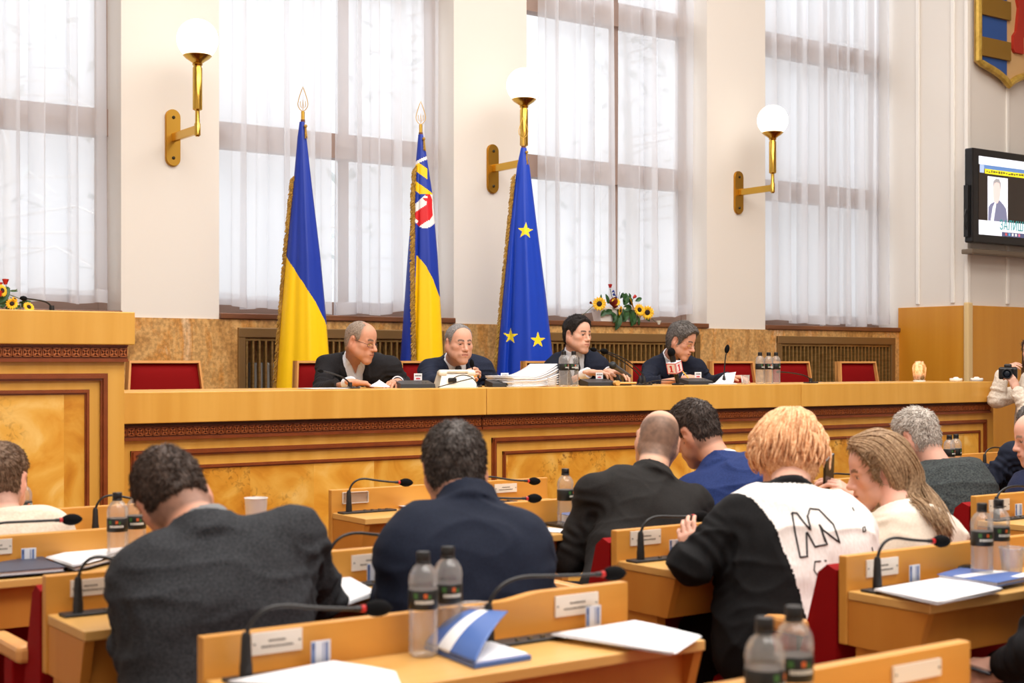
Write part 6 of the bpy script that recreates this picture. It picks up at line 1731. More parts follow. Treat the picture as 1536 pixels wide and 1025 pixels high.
for st in ([(640, 470), (668, 464)], [(685, 674), (720, 668)], [(752, 626), (800, 612)], [(772, 520), (800, 600)], [(750, 692), (780, 690)], [(796, 688), (806, 688)], [(752, 692), (748, 732), (766, 760), (768, 796)], [(795, 742), (808, 736), (812, 748), (800, 752), (795, 742)],
           [(926, 440), (934, 456)], [(975, 535), (985, 530), (988, 550), (976, 552), (975, 535)], [(1016, 625), (1022, 650)], [(770, 792), (771, 800)]):
    b = MB(); stroke(st, .0018, 3)
    if b.v: b.build('printed_mark', ink_dark, g.root, world=True)


# woman in cream
cream = cloth_mat('cream_blazer', (226, 216, 200), (236, 227, 212), ns=140)
g = person('woman with long fair hair in a cream blazer', base_at(A(1388, 545, 2.92)),
    A(1318, 708, 3.12), (52, -16, -4), A(1352, 770, 3.0), A(1338, 800, 3.10), A(1412, 806, 2.90), A(1388, 545, 2.92, SEATZ),
    WL=A(1284, 746, 3.36), WR=A(1370, 885, 3.28), bulk=.98, arch=.03, sc=.96, skin=(222, 172, 152),
    face=dict(nose=1.05, browc=(120, 92, 70), open=.005), hair=dict(name='fair_brown', c=(122, 94, 68), c2=(178, 148, 114), top=.012, side=.014, front=.062, temple=.038, nape=-.09, fuzz=2500, flen=.03, lift=.12, mess=.1),
    top=dict(m=cream, amp=.006, seed=2.9, cr=.076), res=.0042, hands=dict(L=dict(d=(-.75, .3, .5), n=(.3, -.6, .6), curl=.6)))
P6 = g
bv6 = BVHTree.FromPolygons([tuple(p) for p in g.gP], [tuple(f) for f in g.gF])
def on6(px, py, lift=.016, Yd=2.98):
    o = Vector(at(px, py, 2.0)); d = (Vector(at(px, py, 3.6)) - o).normalized(); h = bv6.ray_cast(o, d)
    return np.array(h[0] - d * lift) if h[0] else A(px, py, Yd)
hm = hair_mat('fair_brown', (122, 94, 68), (178, 148, 114))
def hp(*q): return g.H + g.R @ np.array(q)
gd = [[hp(0.01, .06, .125), hp(.05, .0, .118), hp(.088, -.05, .06), hp(.09, -.09, -.03), A(1402, 748, 2.98), on6(1420, 778), on6(1430, 800)],
      [hp(0.0, .05, .13), hp(.03, -.04, .128), hp(.06, -.10, .06), hp(.07, -.12, -.03), A(1396, 752, 2.92), on6(1412, 785), on6(1425, 812)],
      [hp(0.0, .045, .13), hp(.01, -.05, .126), hp(.03, -.12, .06), hp(.05, -.13, -.04), on6(1392, 755), on6(1408, 782), on6(1420, 806)],
      [hp(0.0, .045, .13), hp(-.03, -.045, .122), hp(-.055, -.10, .05), hp(-.05, -.12, -.03), on6(1380, 748, .02), on6(1398, 770), on6(1412, 796)],
      [hp(0.0, .05, .13), hp(-.05, -.03, .115), hp(-.085, -.07, .04), hp(-.085, -.085, -.03), on6(1364, 746, .02), on6(1384, 762), on6(1400, 786)]]
strands(gd, 620, .0021, 5, .006, g.root, 'hair_locks', hm)
gd = [[hp(0.0, .05, .13), hp(-.05, -.03, .115), hp(-.085, -.07, .04), hp(-.092, -.055, -.04), A(1340, 748, 3.03), A(1324, 775, 3.06), A(1316, 825, 3.08)],
      [hp(0.0, .06, .126), hp(-.06, .0, .105), hp(-.092, -.03, .04), hp(-.097, -.035, -.05), A(1332, 750, 3.05), A(1318, 780, 3.08), A(1312, 830, 3.09)],
      [hp(0.0, .068, .118), hp(-.055, .035, .10), hp(-.088, .0, .045), hp(-.096, -.018, -.05), A(1324, 755, 3.07), A(1312, 785, 3.09), A(1306, 838, 3.10)]]
strands(gd, 300, .0021, 6, .005, g.root, 'hair_locks', hm)
b = MB(); e_ = T(g, -.080, -.002, -.038); b.sphere(e_, .005, 8, 6); b.sphere(e_ - Vector((0, 0, .011)), .006, 8, 6); b.build('earring', brass, g.root, world=True)
dgrey = cloth_mat('dark_grey_sweater', (38, 42, 44), (66, 72, 72), ns=130, bump=.6)
g = person('grey-haired man with glasses in a dark grey sweater', base_at(A(1425, 545, 3.76)),
    A(1375, 658, 4.02), (2, -24, 0), A(1408, 702, 3.92), A(1375, 724, 3.98), A(1450, 712, 3.84), A(1426, 545, 3.76, SEATZ),
    WL=A(1385, 770, 4.2), WR=A(1440, 780, 4.1), bulk=1.14, arch=.03, skin=(220, 168, 148),
    face=dict(stub=.4, front=.06), hair=dict(name='silver_grey', c=(166, 156, 146), c2=(214, 206, 198), top=.016, side=.009, front=.062, nape=-.07, fuzz=4200, flen=.016, mess=.3),
    top=dict(name='sweater', kind='sweater', m=dgrey, amp=.005, seed=7.1), res=.005)
glasses(g, g.root, mat('black_spectacle_rim', (28, 26, 26), .3), rad=.0014)
g = person('man in dark navy resting his sleeve on the far right desk', base_at(A(1560, 545, 4.5)),
    A(1552, 640, 4.74), (-30, -20, 0), A(1556, 684, 4.62), A(1520, 682, 4.62), A(1605, 684, 4.48), A(1565, 545, 4.52, SEATZ),
    WL=A(1474, 706, 4.90), WR=A(1560, 720, 4.85), EL=A(1492, 716, 4.68), bulk=1.08, skin=(216, 164, 144),
    face=dict(stub=.5), hair=dict(name='iron_grey', c=(84, 80, 80), c2=(130, 126, 124), top=.012, side=.008, fuzz=2000),
    top=dict(m=cloth_mat('dark_navy_jacket', (22, 27, 42), (28, 34, 50)), amp=.006, seed=1.9), res=.006)
g = person('bald man in navy looking left at the right edge of the picture', base_at(A(1580, 545, 3.78)),
    A(1556, 658, 3.84), (50, -14, 0), A(1582, 712, 3.78), A(1545, 738, 3.86), A(1635, 730, 3.66), A(1590, 545, 3.76, SEATZ),
    WL=A(1550, 800, 4.05), WR=A(1600, 800, 4.0), bulk=1.08, skin=(226, 172, 152), face=dict(stub=.12, baldtop=.05), hair=dict(name='pale_stubble', c=(150, 130, 118), none=True),
    top=dict(m=cloth_mat('navy_jacket', (30, 36, 62), (38, 45, 74)), amp=.005, seed=4.4), res=.0055)
# photographer standing beyond the end of the desks
fleece = noise_mat('cloth_cream_fleece', [(0.35, (214, 200, 182)), (0.65, (236, 226, 212))], (1, 1, 1), 60, 4, rough=.95, bump=1.0, bdist=.006)
g = person('woman photographer in a cream fleece sweater aiming a black camera', base_at(A(1553, 545, 6.5)),
    A(1551, 528, 6.50), (98, -6, 0), A(1556, 556, 6.56), A(1550, 580, 6.42), A(1572, 578, 6.74), A(1552, 545, 6.56, .90),
    WL=A(1524, 583, 6.36), WR=A(1505, 557, 6.62), EL=A(1542, 618, 6.28), ER=A(1495, 600, 6.66), bulk=.92, sc=.94, skin=(226, 178, 156),
    face=dict(), hair=dict(name='brown_long', c=(66, 44, 32), c2=(108, 78, 58), top=.012, side=.012, fuzz=1500, flen=.03, lift=.1),
    top=dict(name='sweater', kind='sweater', m=fleece, e=.024, amp=.006, seed=3.7), trousers=(30, 36, 52), legs='stand', res=.0048,
    hands=dict(R=dict(d=(-.1, -.75, .4), n=(-.6, .2, .75), curl=.6), L=dict(d=(-.25, .25, .85), n=(-.2, -.9, .1), curl=.7)))
hm2 = hair_mat('brown_long', (66, 44, 32), (108, 78, 58))
def hp(*q): return g.H + g.R @ (np.array(q) * .94)
strands([[hp(s_ * .02, .04, .125), hp(s_ * .06, .01, .10), hp(s_ * .09, -.01, .02), hp(s_ * .10, -.01, -.10), hp(s_ * .10, .02, -.30)] for s_ in (-1, -.6)] +
        [[hp(0, .0, .13), hp(-.02, -.09, .10), hp(-.03, -.12, .0), hp(-.03, -.13, -.12), hp(-.02, -.13, -.30)], [hp(0, .0, .13), hp(.03, -.09, .10), hp(.05, -.12, .0), hp(.05, -.13, -.12), hp(.05, -.13, -.30)]] +
        [[hp(s_ * .02, .04, .125), hp(s_ * .06, .01, .10), hp(s_ * .09, -.01, .02), hp(s_ * .10, -.01, -.10), hp(s_ * .10, .02, -.30)] for s_ in (.6, 1)], 260, .004, 9, .006, g.root, 'hair_locks', hm2)
PH = g
beige = cloth_mat('beige_sweater', (214, 200, 180), (226, 214, 196), ns=120, bump=.4)
g = person('man with short brown hair in a beige sweater at the left edge, seen from behind', base_at(A(5, 545, 4.68)),
    A(2, 722, 4.86), (-34, -6, 0), A(6, 778, 4.76), A(-62, 806, 4.78), A(74, 798, 4.70), A(8, 545, 4.68, SEATZ),
    WL=A(-40, 830, 5.05), WR=A(50, 822, 5.0), bulk=1.04, skin=(222, 168, 146),
    face=dict(stub=.6), hair=dict(name='light_brown_crop', c=(88, 66, 50), c2=(130, 104, 82), top=.014, side=.007, nape=-.06, fuzz=3400, flen=.013),
    top=dict(name='sweater', kind='sweater', m=beige, amp=.006, seed=5.5), res=.005)
b0 = A(1700, 545, 1.98)
g = person('person in a black sleeve holding a phone at the lower right corner', (3.46, 1.98, 0),
    (3.50, 2.16, 1.17), (-5, -30, 0), (3.47, 2.09, 1.03), (3.29, 2.10, .96), (3.66, 2.08, .96), (3.46, 1.98, SEATZ),
    WL=A(1502, 1004, 2.26), WR=(3.6, 2.35, .68), EL=A(1556, 975, 2.06), bulk=1.08, skin=(214, 166, 146), face=dict(stub=.5), hair=dict(name='dark_short', c=(50, 42, 38), top=.012, side=.008, fuzz=800),
    top=dict(m=cloth_mat('black_jacket', (20, 20, 23), (27, 27, 30)), amp=.005, seed=8.1), res=.006, hands=dict(L=dict(d=(-.7, .35, -.1), n=(-.2, -.5, .8), curl=.55)))
P12 = g
# ------------------------------------------------------------------ things on the presidium desks
zd = ZT + 0.0008
def D(px, Y, z=None): p = at(px, 545, Y); return (p.x, Y, zd if z is None else z)
def console(px, w_, label):
    p = D(px, 7.0)
    t = thing('conference_console', label, 'microphone console', p, -0.25, group='black consoles on the presidium desks')
    b = MB(); q = [(-w_, -.07), (w_, -.07), (w_, .07), (-w_, .07)]
    b.add([(x, y, 0) for x, y in q] + [(x * .97, y * .95, .022 if y < 0 else .042) for x, y in q], [(3, 2, 1, 0), (4, 5, 6, 7), (0, 1, 5, 4), (1, 2, 6, 5), (2, 3, 7, 6), (3, 0, 4, 7)])
    b.build('housing', console_black, t)
    b = MB()
    for k in range(3): b.lathe([(.006, 0), (.006, .003), (.0001, .003)], (w_ * .4 + k * .02 - .02, -.02, .0275), 10)
    b.build('buttons', steel, t)
    return t
console(622, .105, 'black console in front of the speaker in glasses and open collar')
console(756, .10, 'black console right of the white telephone')
console(897, .10, 'black console under the hands of the dark-haired man')
console(1044, .095, 'black console in front of the man who is writing')
def desk_card(px, py, label):
    p = at(px, py, 7.06); t = thing('desk_card', label, 'card', (p.x, 7.06, zd + .03), -.35, group='white cards with red print standing on the consoles')
    b = MB(); b.bbox(-.024, .024, -.0012, .0012, 0, .052, .0006); b.build('card', mat('card_pure_white', (240, 240, 244), .5), t)
    b = MB(); rr = random.Random(px); x = -.017
    while x < .014: q = rr.uniform(.004, .008); b.box(x, x + q, -.0022, -.0012, .035, .043); x += q + .0015
    b.build('grey_print', ink, t)
    b = MB(); b.prism([(-.013, .018), (.013, .018), (.011, .027), (.004, .024), (0, .029), (-.004, .024), (-.011, .027)], lambda a, c_, d_: (a, -.0012 - d_, c_), 0, .001); b.build('red_print', red_ink, t)
    b = MB(); b.bbox(-.01, .01, -.006, .006, -.012, .0, .001); b.build('clip', console_black, t)
desk_card(627, 566, 'white card with red print left of the navy-suited speaker')
desk_card(757, 563, 'white card with red print between the telephone and the paper stack')
desk_card(899, 561, 'white card with red print between the hands of the dark-haired man')
desk_card(1047, 560, 'white card with red print in front of the man who is writing')
# white telephone
p = D(683, 6.95)
t = thing('telephone', 'white desk telephone with a black cord in front of the navy-suited speaker', 'telephone', p, -.35)
ivory = mat('ivory_plastic', (238, 232, 216), .35)
b = MB(); q = [(-.115, -.09), (.115, -.09), (.115, .09), (-.115, .09)]
b.add([(x, y, 0) for x, y in q] + [(x * .80, y * .7 + .012, .078 if y < 0 else .088) for x, y in q], [(3, 2, 1, 0), (4, 5, 6, 7), (0, 1, 5, 4), (1, 2, 6, 5), (2, 3, 7, 6), (3, 0, 4, 7)]); b.build('body', ivory, t)
b = MB(); b.bbox(-.105, .105, -.055, .005, .084, .104, .010); b.bbox(-.11, -.06, -.06, .01, .068, .098, .010); b.bbox(.06, .11, -.06, .01, .068, .098, .010); hs = b.build('handset', ivory, t)
b = MB(); b.bbox(-.062, -.012, -.093, -.07, .030, .058, .008); b.build('cord_clip', black, t)
b = MB(); b.tube(arc((-.04, -.095, .05), (.01, -.12, .09), (.07, -.11, .06), 12) + arc((.07, -.11, .06), (.11, -.11, .03), (.10, -.12, .004), 8)[1:], .003, 6); b.tube(arc((-.13, -.12, .004), (-.04, -.13, .03), (.08, -.115, .055), 14), .003, 6); b.build('cord', black, t)
# microphones on the presidium
def pmic(bpx, hpx, hpy, label, Yb=7.0, dY=0.0, **k):
    b0 = D(bpx, Yb); h = at(hpx, hpy, Yb + dY)
    k.setdefault('bend_h', .12); k.setdefault('stem', .05)
    return gooseneck(b0, tuple(h), label, plate_len=.10, plate_off=0.0, group='gooseneck microphones on the presidium desks', ring=False, **k)
pmic(525, 482, 557, 'gooseneck microphone leaning left before the speaker in glasses', bend_h=.05, stem=.02, foam=.010)
pmic(709, 708, 548, 'slim upright gooseneck microphone before the navy-suited speaker', bend_h=.08, foam=.014)
pmic(966, 909, 528, 'right one of the two tall gooseneck microphones beside the dark-haired man', bend_h=.09, foam=.019)
pmic(960, 892, 525, 'left one of the two tall gooseneck microphones beside the dark-haired man', Yb=7.12, bend_h=.09, foam=.014)
pmic(1086, 1090, 527, 'tall upright gooseneck microphone left of the empty chairs', bend_h=.09, foam=.017)
pmic(1216, 1168, 558, 'gooseneck microphone lying low in front of the empty red chair right of the bottles', bend_h=.05, stem=.02, foam=.010)
# handheld microphone in a table stand
t = thing('handheld_microphone', 'grey handheld microphone in a small table stand left of the wooden gavel', 'microphone', D(940, 6.98))
h0 = at(917, 547, 6.98); h1 = at(942, 563, 6.98); dv = (h1 - h0).normalized()
b = MB(); b.tube([h0 + dv * .03, h0 + dv * .06, h1 + dv * .02], [.019, .016, .012], 16); b.build('handle', mat('grey_metal', (96, 98, 104), .35, .6), t, world=True, smooth=True)
b = MB(); b.sphere(h0 + dv * .012, .025, 16, 10); b.build('grille', mat('dark_grille', (52, 56, 58), .5, .5), t, world=True, smooth='all')
b = MB(); b.lathe([(.045, 0), (.045, .008), (.008, .014), (.006, .05), (.0001, .05)], D(937, 6.98), 20); b.tube([Vector(D(937, 6.98)) + Vector((0, 0, .045)), h0.lerp(h1, .8)], .008, 8); b.build('stand', black, t, world=True)
# reporter's microphone with a square cube
mb = D(1017, 6.90)
t = thing('reporter_microphone', 'reporter microphone with a white cube and red numerals, before the man who is writing', 'microphone', mb)
hd = at(1007, 529, 6.90); ft = Vector(mb) + Vector((0.0, 0, .012)); dv = (hd - ft).normalized()
b = MB(); b.tube([ft, ft + dv * .08, hd - dv * .02], [.013, .017, .020], 16); b.build('handle', black, t, world=True, smooth=True)
b = MB(); b.sphere(hd, .026, 16, 12, sc=(1, 1, 1.15)); b.build('foam', black_matte, t, world=True, smooth='all')
cc_ = ft + (hd - ft) * .52; Rz = frame(Matrix.Rotation(-.12, 3, 'Z') @ Vector((-.35, 1, .0)), dv)
cube_w = mat('cube_white', (240, 236, 236), .4); cube_r = mat('cube_red', (205, 34, 44), .4)
b = MB(); b.obox(cc_, (.037, .037, .037), Rz, 0, .003); cu = b.build('cube', cube_w, t, world=True)
b = MB()
for sg, axn in ((-1, 1), (-1, 0)):
    n_ = Rz.col[axn] * sg; s_ = Rz.col[2].cross(n_); u_ = Rz.col[2]
    def bar(a0, a1, c0, c1):
        b.obox(cc_ + n_ * .0375 + s_ * ((a0 + a1) / 2) + u_ * ((c0 + c1) / 2), ((a1 - a0) / 2, .0008, (c1 - c0) / 2), Matrix((s_, n_, u_)).transposed())
    for a in ((-.035, .035, .031, .035), (-.035, .035, -.035, -.031), (-.035, -.031, -.035, .035), (.031, .035, -.035, .035), (-.006, .006, -.022, .020), (-.014, -.006, .010, .016), (-.013, .013, -.024, -.018)): bar(*a)
b.build('numeral_print', cube_r, cu, world=True)
b = MB(); b.lathe([(.04, 0), (.04, .008), (.012, .016), (.0001, .016)], mb, 18); b.build('stand', black, t, world=True)
b = MB(); b.tube(arc(ft + Vector((0, 0, .01)), Vector(D(985, 6.86)) + Vector((0, 0, .05)), Vector(D(962, 6.86)) + Vector((0, 0, .004)), 12), .003, 6); b.build('cable', black, t, world=True)
# papers
def pile(name, label, px0, px1, Y0, Y1, n, dz, lift=0.0, yaw=0.0):
    a, c = at(px0, 545, Y0), at(px1, 545, Y0); w_ = c.x - a.x
    t = thing(name, label, 'papers', (a.x + w_ / 2, (Y0 + Y1) / 2, zd), yaw, group='papers on the presidium desks')
    rr = random.Random(label)
    for k in range(n):
        ox, oy = rr.uniform(-.006, .006), rr.uniform(-.006, .006)
        b = MB(); b.grid(lambda u, v: ((u - .5) * w_ + ox, (v - .5) * (Y1 - Y0) + oy, .0006 + k * dz + lift * max(0, u - .45) ** 1.6 * (k + 2) / n), 10, 4)
        o = b.build('bundle' if dz > .004 else 'sheet', white_paper, t, smooth='all'); so = o.modifiers.new('thickness', 'SOLIDIFY'); so.thickness = dz * .82; so.offset = 1
    return t
pile('paper_stack', 'tall stack of white paper bundles beside the two bottles', 769, 838, 6.88, 7.16, 9, .0075, .17)
pile('paper_stack', 'flat papers in front of the speaker in glasses, left of his hand', 470, 524, 6.9, 7.1, 3, .0012, 0)
pile('paper_stack', 'white pad under the raised sheet of the man who is writing', 1066, 1106, 6.9, 7.1, 4, .0016, 0)
def standing_sheet(label, pts):
    P = [at(x, y, Y) for x, y, Y in pts]; c = sum(P, Vector()) / 4
    t = thing('paper_sheet', label, 'paper', (c.x, c.y, min(p.z for p in P)), group='papers on the presidium desks')
    b = MB(); b.grid(lambda u, v: (P[0] * (1 - u) + P[1] * u) * (1 - v) + (P[3] * (1 - u) + P[2] * u) * v + Vector((0, -.012 * math.sin(PI * u), 0)), 8, 6)
    o = b.build('sheet', white_paper, t, world=True, smooth='all'); so = o.modifiers.new('thickness', 'SOLIDIFY'); so.thickness = .0008
standing_sheet('sheet held up at the fingers of the speaker in glasses', [(556, 580, 7.02), (586, 581, 6.98), (569, 570, 7.06), (553, 579, 7.10)])
standing_sheet('sheet lifted in the left hand of the man who is writing', [(1072, 575, 7.0), (1100, 576, 6.95), (1104, 558, 7.02), (1087, 560, 7.06)])
# bottles and glasses
def stage_bottle(px, Y, label, rz): p = D(px, Y); return bottle(p, label, rz, silver=True, group='water bottles on the presidium desks')
stage_bottle(845.5, 6.86, 'left bottle of the pair before the dark-haired man', .3); stage_bottle(860.5, 6.90, 'right bottle of the pair before the dark-haired man', -.4)
stage_bottle(1140, 6.92, 'left one of the three bottles on the presidium desk', .2); stage_bottle(1153, 6.94, 'middle one of the three bottles on the presidium desk', -.3); stage_bottle(1164, 6.92, 'right one of the three bottles on the presidium desk', .6)
def tumbler(px, Y, label, h=.062, r=.03):
    t = thing('water_glass', label, 'glass', D(px, Y), group='low glasses on the presidium desks')
    b = MB(); b.lathe([(.0001, .006), (r * .8, .006), (r * .92, h), (r, h), (r * .9, 0), (.0001, 0)], (0, 0, 0), 24); b.build('bowl', bottle_plastic, t, smooth=True)
    b = MB(); b.lathe([(.0001, .0065), (r * .78, .0065), (r * .83, h * .35), (.0001, h * .35)], (0, 0, 0), 20); b.build('water', clear_mat('water', (.97, .98, .99), .06, .3, .03), t, smooth=True)
tumbler(828, 6.83, 'low glass left of the pair of bottles before the dark-haired man', .055); tumbler(1118, 6.9, 'low glass left of the three bottles')
# pencils held by the speakers
pencil_m = mat('yellow_pencil', (226, 176, 60), .5)
def pencil(label, a, c):
    t = thing('pencil', label, 'pencil', tuple(a), group='pencils in the speakers hands')
    b = MB(); b.tube([a, a.lerp(c, .9), c], [.0042, .0042, .001], 6); b.build('shaft', pencil_m, t, world=True)
    b = MB(); b.tube([a, a + (a - c).normalized() * .012], .0045, 8); b.build('ferrule', steel, t, world=True)
pencil('yellow pencil held level by the navy-suited speaker', at(716, 564, 7.10), at(694, 569, 7.18)); pencil('yellow pencil in the hand of the man who is writing', at(1023, 556, 7.12), at(1033, 568, 7.04))
# gavel
g0 = Vector(D(934, 6.86)); gw = noise_mat('gavel_wood', [(.3, (206, 158, 84)), (.7, (226, 184, 112))], (1, 1, 6), 5, 3, rough=.35)
t = thing('gavel', 'small pale wooden gavel lying between the microphones beside the dark-haired man', 'gavel', tuple(g0), -.4)
b = MB(); b.tube([(-.03, 0, .017), (.09, 0, .017)], [.0075, .006], 12); b.build('handle', gw, t, smooth=True)
b = MB(); b.lathe([(.0001, -.034), (.015, -.034), (.017, -.028), (.0145, -.016), (.0145, .016), (.017, .028), (.015, .034), (.0001, .034)], (-.04, 0, .017), 18, 0, Matrix.Rotation(PI / 2, 3, 'X')); b.build('head', gw, t, smooth=True)
# lit candle jar
p = D(1379, 7.0)
t = thing('candle_jar', 'lit patterned glass candle jar on a white base at the right end of the desks', 'candle jar', p)
jarm = noise_mat('frosted_floral_glass', [(.36, (150, 128, 84)), (.46, (206, 182, 150)), (.56, (238, 214, 196)), (.7, (246, 230, 216))], (1, 1, .55), 46, 4, .8, rough=.3)
jb = jarm.node_tree.nodes['Principled BSDF']; jn = jarm.node_tree; tl_ = jn.nodes.new('ShaderNodeBsdfTranslucent'); mx_ = jn.nodes.new('ShaderNodeMixShader'); mx_.inputs[0].default_value = .6
jn.links.new(jb.inputs['Base Color'].links[0].from_socket, tl_.inputs[0]); jn.links.new(jb.outputs[0], mx_.inputs[1]); jn.links.new(tl_.outputs[0], mx_.inputs[2]); jn.links.new(mx_.outputs[0], jn.nodes['Material Output'].inputs[0])
cl_ = bpy.data.lights.new('candle_light', 'POINT'); cl_.energy = 0.9; cl_.color = (1.0, .82, .6); cl_.shadow_soft_size = .012
clo = bpy.data.objects.new('candle_light', cl_); clo.location = (0, 0, .10); clo.parent = t; COL.objects.link(clo)
b = MB(); b.lathe([(.036, .012), (.046, .03), (.050, .07), (.052, .105), (.047, .128), (.034, .143), (.032, .156), (.034, .158), (.0315, .158), (.0295, .145), (.043, .127), (.048, .104), (.046, .07), (.042, .032), (.0001, .016)], (0, 0, 0), 28); b.build('jar', jarm, t, smooth=True)
b = MB(); b.lathe([(.0001, 0), (.046, 0), (.047, .004), (.045, .012), (.0001, .012)], (0, 0, 0), 28); b.build('base', mat('white_ceramic', (240, 238, 232), .3), t, smooth=True)
b = MB(); b.lathe([(.0001, .016), (.028, .016), (.028, .07), (.0001, .072)], (0, 0, 0), 18); b.build('candle', mat('candle_wax', (246, 230, 200), .5), t, smooth=True)
b = MB(); b.lathe([(.0001, .074), (.006, .082), (.007, .09), (.003, .106), (.0001, .114)], (0, 0, 0), 12); b.build('flame', mat('candle_flame', (255, 226, 150), .5, emit=40, ecol=(255, 214, 140)), t, smooth='all')
def dish(px, label):
    t = thing('white_dish', label, 'dish', D(px, 7.0), group='small white covered dishes')
    b = MB(); b.lathe([(.0001, 0), (.044, 0), (.049, .006), (.049, .020), (.046, .024), (.0001, .024)], (0, 0, 0), 28); b.build('dish', mat('white_ceramic', (240, 238, 232), .3), t, smooth=True)
    b = MB(); b.lathe([(.022, .023), (.020, .031), (.012, .034), (.0001, .0345)], (0, 0, 0), 20); b.build('lid', mat('white_ceramic', (240, 238, 232), .3), t, smooth=True)
dish(1434, 'small white covered dish, left one, right of the candle jar'); dish(1465, 'small white covered dish nearest the end of the desks')

# ------------------------------------------------------------------ flowers
fl_green = noise_mat('leaf_green', [(.3, (26, 62, 30)), (.7, (52, 98, 48))], (1, 1, 1), 20, 3, rough=.5); petal_y = noise_mat('petal_yellow', [(.3, (238, 172, 14)), (.7, (252, 208, 40))], (1, 1, 1), 30, 2, rough=.6)
seed_b = mat('sunflower_centre', (42, 24, 18), .9, bump=.6, bscale=300); rose_r = mat('rose_red', (186, 30, 24), .6); blue_f = mat('blue_blossom', (36, 66, 160), .6); stem_g = mat('stem_green', (78, 96, 54), .7); maroon = mat('maroon_petal', (128, 26, 18), .6)
def leaf(b, c, d, ln, w_, nrm=(0, -1, .3)):
    d = Vector(d).normalized(); n_ = Vector(nrm); s_ = d.cross(n_).normalized(); up = s_.cross(d)
    vs = []
    for k in range(7):
        t = k / 6; ww = w_ * math.sin(PI * min(1, t * .92 + .04)) ** .8
        m_ = Vector(c) + d * ln * t - up * (.25 * ln * t * t)
        vs += [m_ - s_ * ww + up * ww * .35, m_, m_ + s_ * ww + up * ww * .35]
    b.add(vs, [q for k in range(6) for q in ((3 * k, 3 * k + 1, 3 * k + 4, 3 * k + 3), (3 * k + 1, 3 * k + 2, 3 * k + 5, 3 * k + 4))])
def sunflower(parent, c, face, r):
    c = Vector(c); R = frame(Vector(face)); n_ = R.col[1]
    b = MB()
    for ring, (cnt, rr_, tilt) in enumerate(((15, r, .10), (13, r * .82, .30))):
        for k in range(cnt):
            a = 2 * PI * (k + .5 * ring) / cnt; d = (R.col[0] * math.cos(a) + R.col[2] * math.sin(a)); dd = (d + n_ * tilt).normalized(); s_ = dd.cross(n_).normalized(); w_ = r * .17
            p0 = c + d * r * .28; b.add([p0 - s_ * w_ * .5, p0 + s_ * w_ * .5, p0 + dd * rr_ * .45 + s_ * w_, p0 + dd * rr_ * .72, p0 + dd * rr_ * .45 - s_ * w_, p0 + dd * rr_ * .3 + n_ * .004], [(0, 1, 5), (1, 2, 5), (2, 3, 5), (3, 4, 5), (4, 0, 5)])
    o = b.build('sunflower', petal_y, parent, world=True)
    b = MB(); b.sphere(c + n_ * .004, r * .36, 16, 8, 0, R, (1, .45, 1)); b.build('flower_centre', seed_b, o, world=True, smooth='all')
def rose(parent, c, r, m=rose_r, name='rose', up=(0, 0, 1)):
    c = Vector(c); b = MB(); R = frame(Vector((0, 1, 0)), Vector(up))
    for k in range(9):
        a = k * 2.4; rr_ = r * (.35 + .07 * k); h = r * 1.5
        pts = lambda u, v: c + R @ Vector((rr_ * math.cos(a + (u - .5) * 2.0) * (.5 + .6 * v), rr_ * math.sin(a + (u - .5) * 2.0) * (.5 + .6 * v), h * v - r * .6 + .1 * r * math.cos((u - .5) * 3)))
        b.grid(pts, 5, 4)
    return b.build(name, m, parent, world=True, smooth='all')
YF = W - 0.0
t = thing('flower_box', 'white window box with sunflowers, red tulips and dark leaves on the window sill', 'flower box', tuple(at(930, 484, W + .03)))
pl0, pl1 = at(893, 482, W + .03), at(957, 484, W + .03); zb_ = ZS + .0125
b = MB(); w0, w1 = pl0.x, pl1.x
def rim(x0, x1, y0, y1, z): return [(x0, y0, z), (x1, y0, z), (x1, y1, z), (x0, y1, z)]
b.add(rim(w0 + .02, w1 - .02, W - .02, W + .075, zb_) + rim(w0, w1, W - .03, W + .085, zb_ + .10) + rim(w0 - .008, w1 + .008, W - .038, W + .092, zb_ + .10) + rim(w0 - .008, w1 + .008, W - .038, W + .092, zb_ + .118) + rim(w0 + .004, w1 - .004, W - .026, W + .08, zb_ + .118) + rim(w0 + .01, w1 - .01, W - .02, W + .075, zb_ + .07),
      [(3, 2, 1, 0)] + [(4 * k + i, 4 * k + (i + 1) % 4, 4 * k + 4 + (i + 1) % 4, 4 * k + 4 + i) for k in range(5) for i in range(4)] + [(20, 21, 22, 23)])
b.build('box', mat('window_box_white', (236, 230, 224), .4), t, world=True)
cv = (-.55, -.8, .1)
for px, py, r, f_ in ((899, 456, .062, cv), (924, 453, .04, (-.3, -.8, .5)), (947, 456, .055, (.7, -.5, .3)), (959, 465, .056, (-.1, -.9, .2)), (971, 469, .062, (-.45, -.85, .05)), (930, 466, .045, (.5, -.8, -.2))): sunflower(t, at(px, py, W - .06), f_, r)
rose(t, at(915, 430, W), .020, name='tulip'); rose(t, at(951, 446, W - .02), .018, name='tulip', up=(.8, 0, .5)); rose(t, at(922, 457, W - .05), .045, maroon, 'dark_red_flower', (-.3, -.8, .4)); rose(t, at(887, 455, W), .012, maroon, 'bud', (-.8, 0, .3))
b = MB(); rr = random.Random(2)
for px, py in ((920, 437), (921, 442), (924, 446)):
    for k in range(7): b.sphere(at(px + rr.uniform(-1.5, 1.5), py + rr.uniform(-1.5, 1.5), W - .01 + rr.uniform(-.01, .01)), .006, 6, 5)
b.build('blue_flower', blue_f, t, world=True)
b = MB()
rr = random.Random(9)
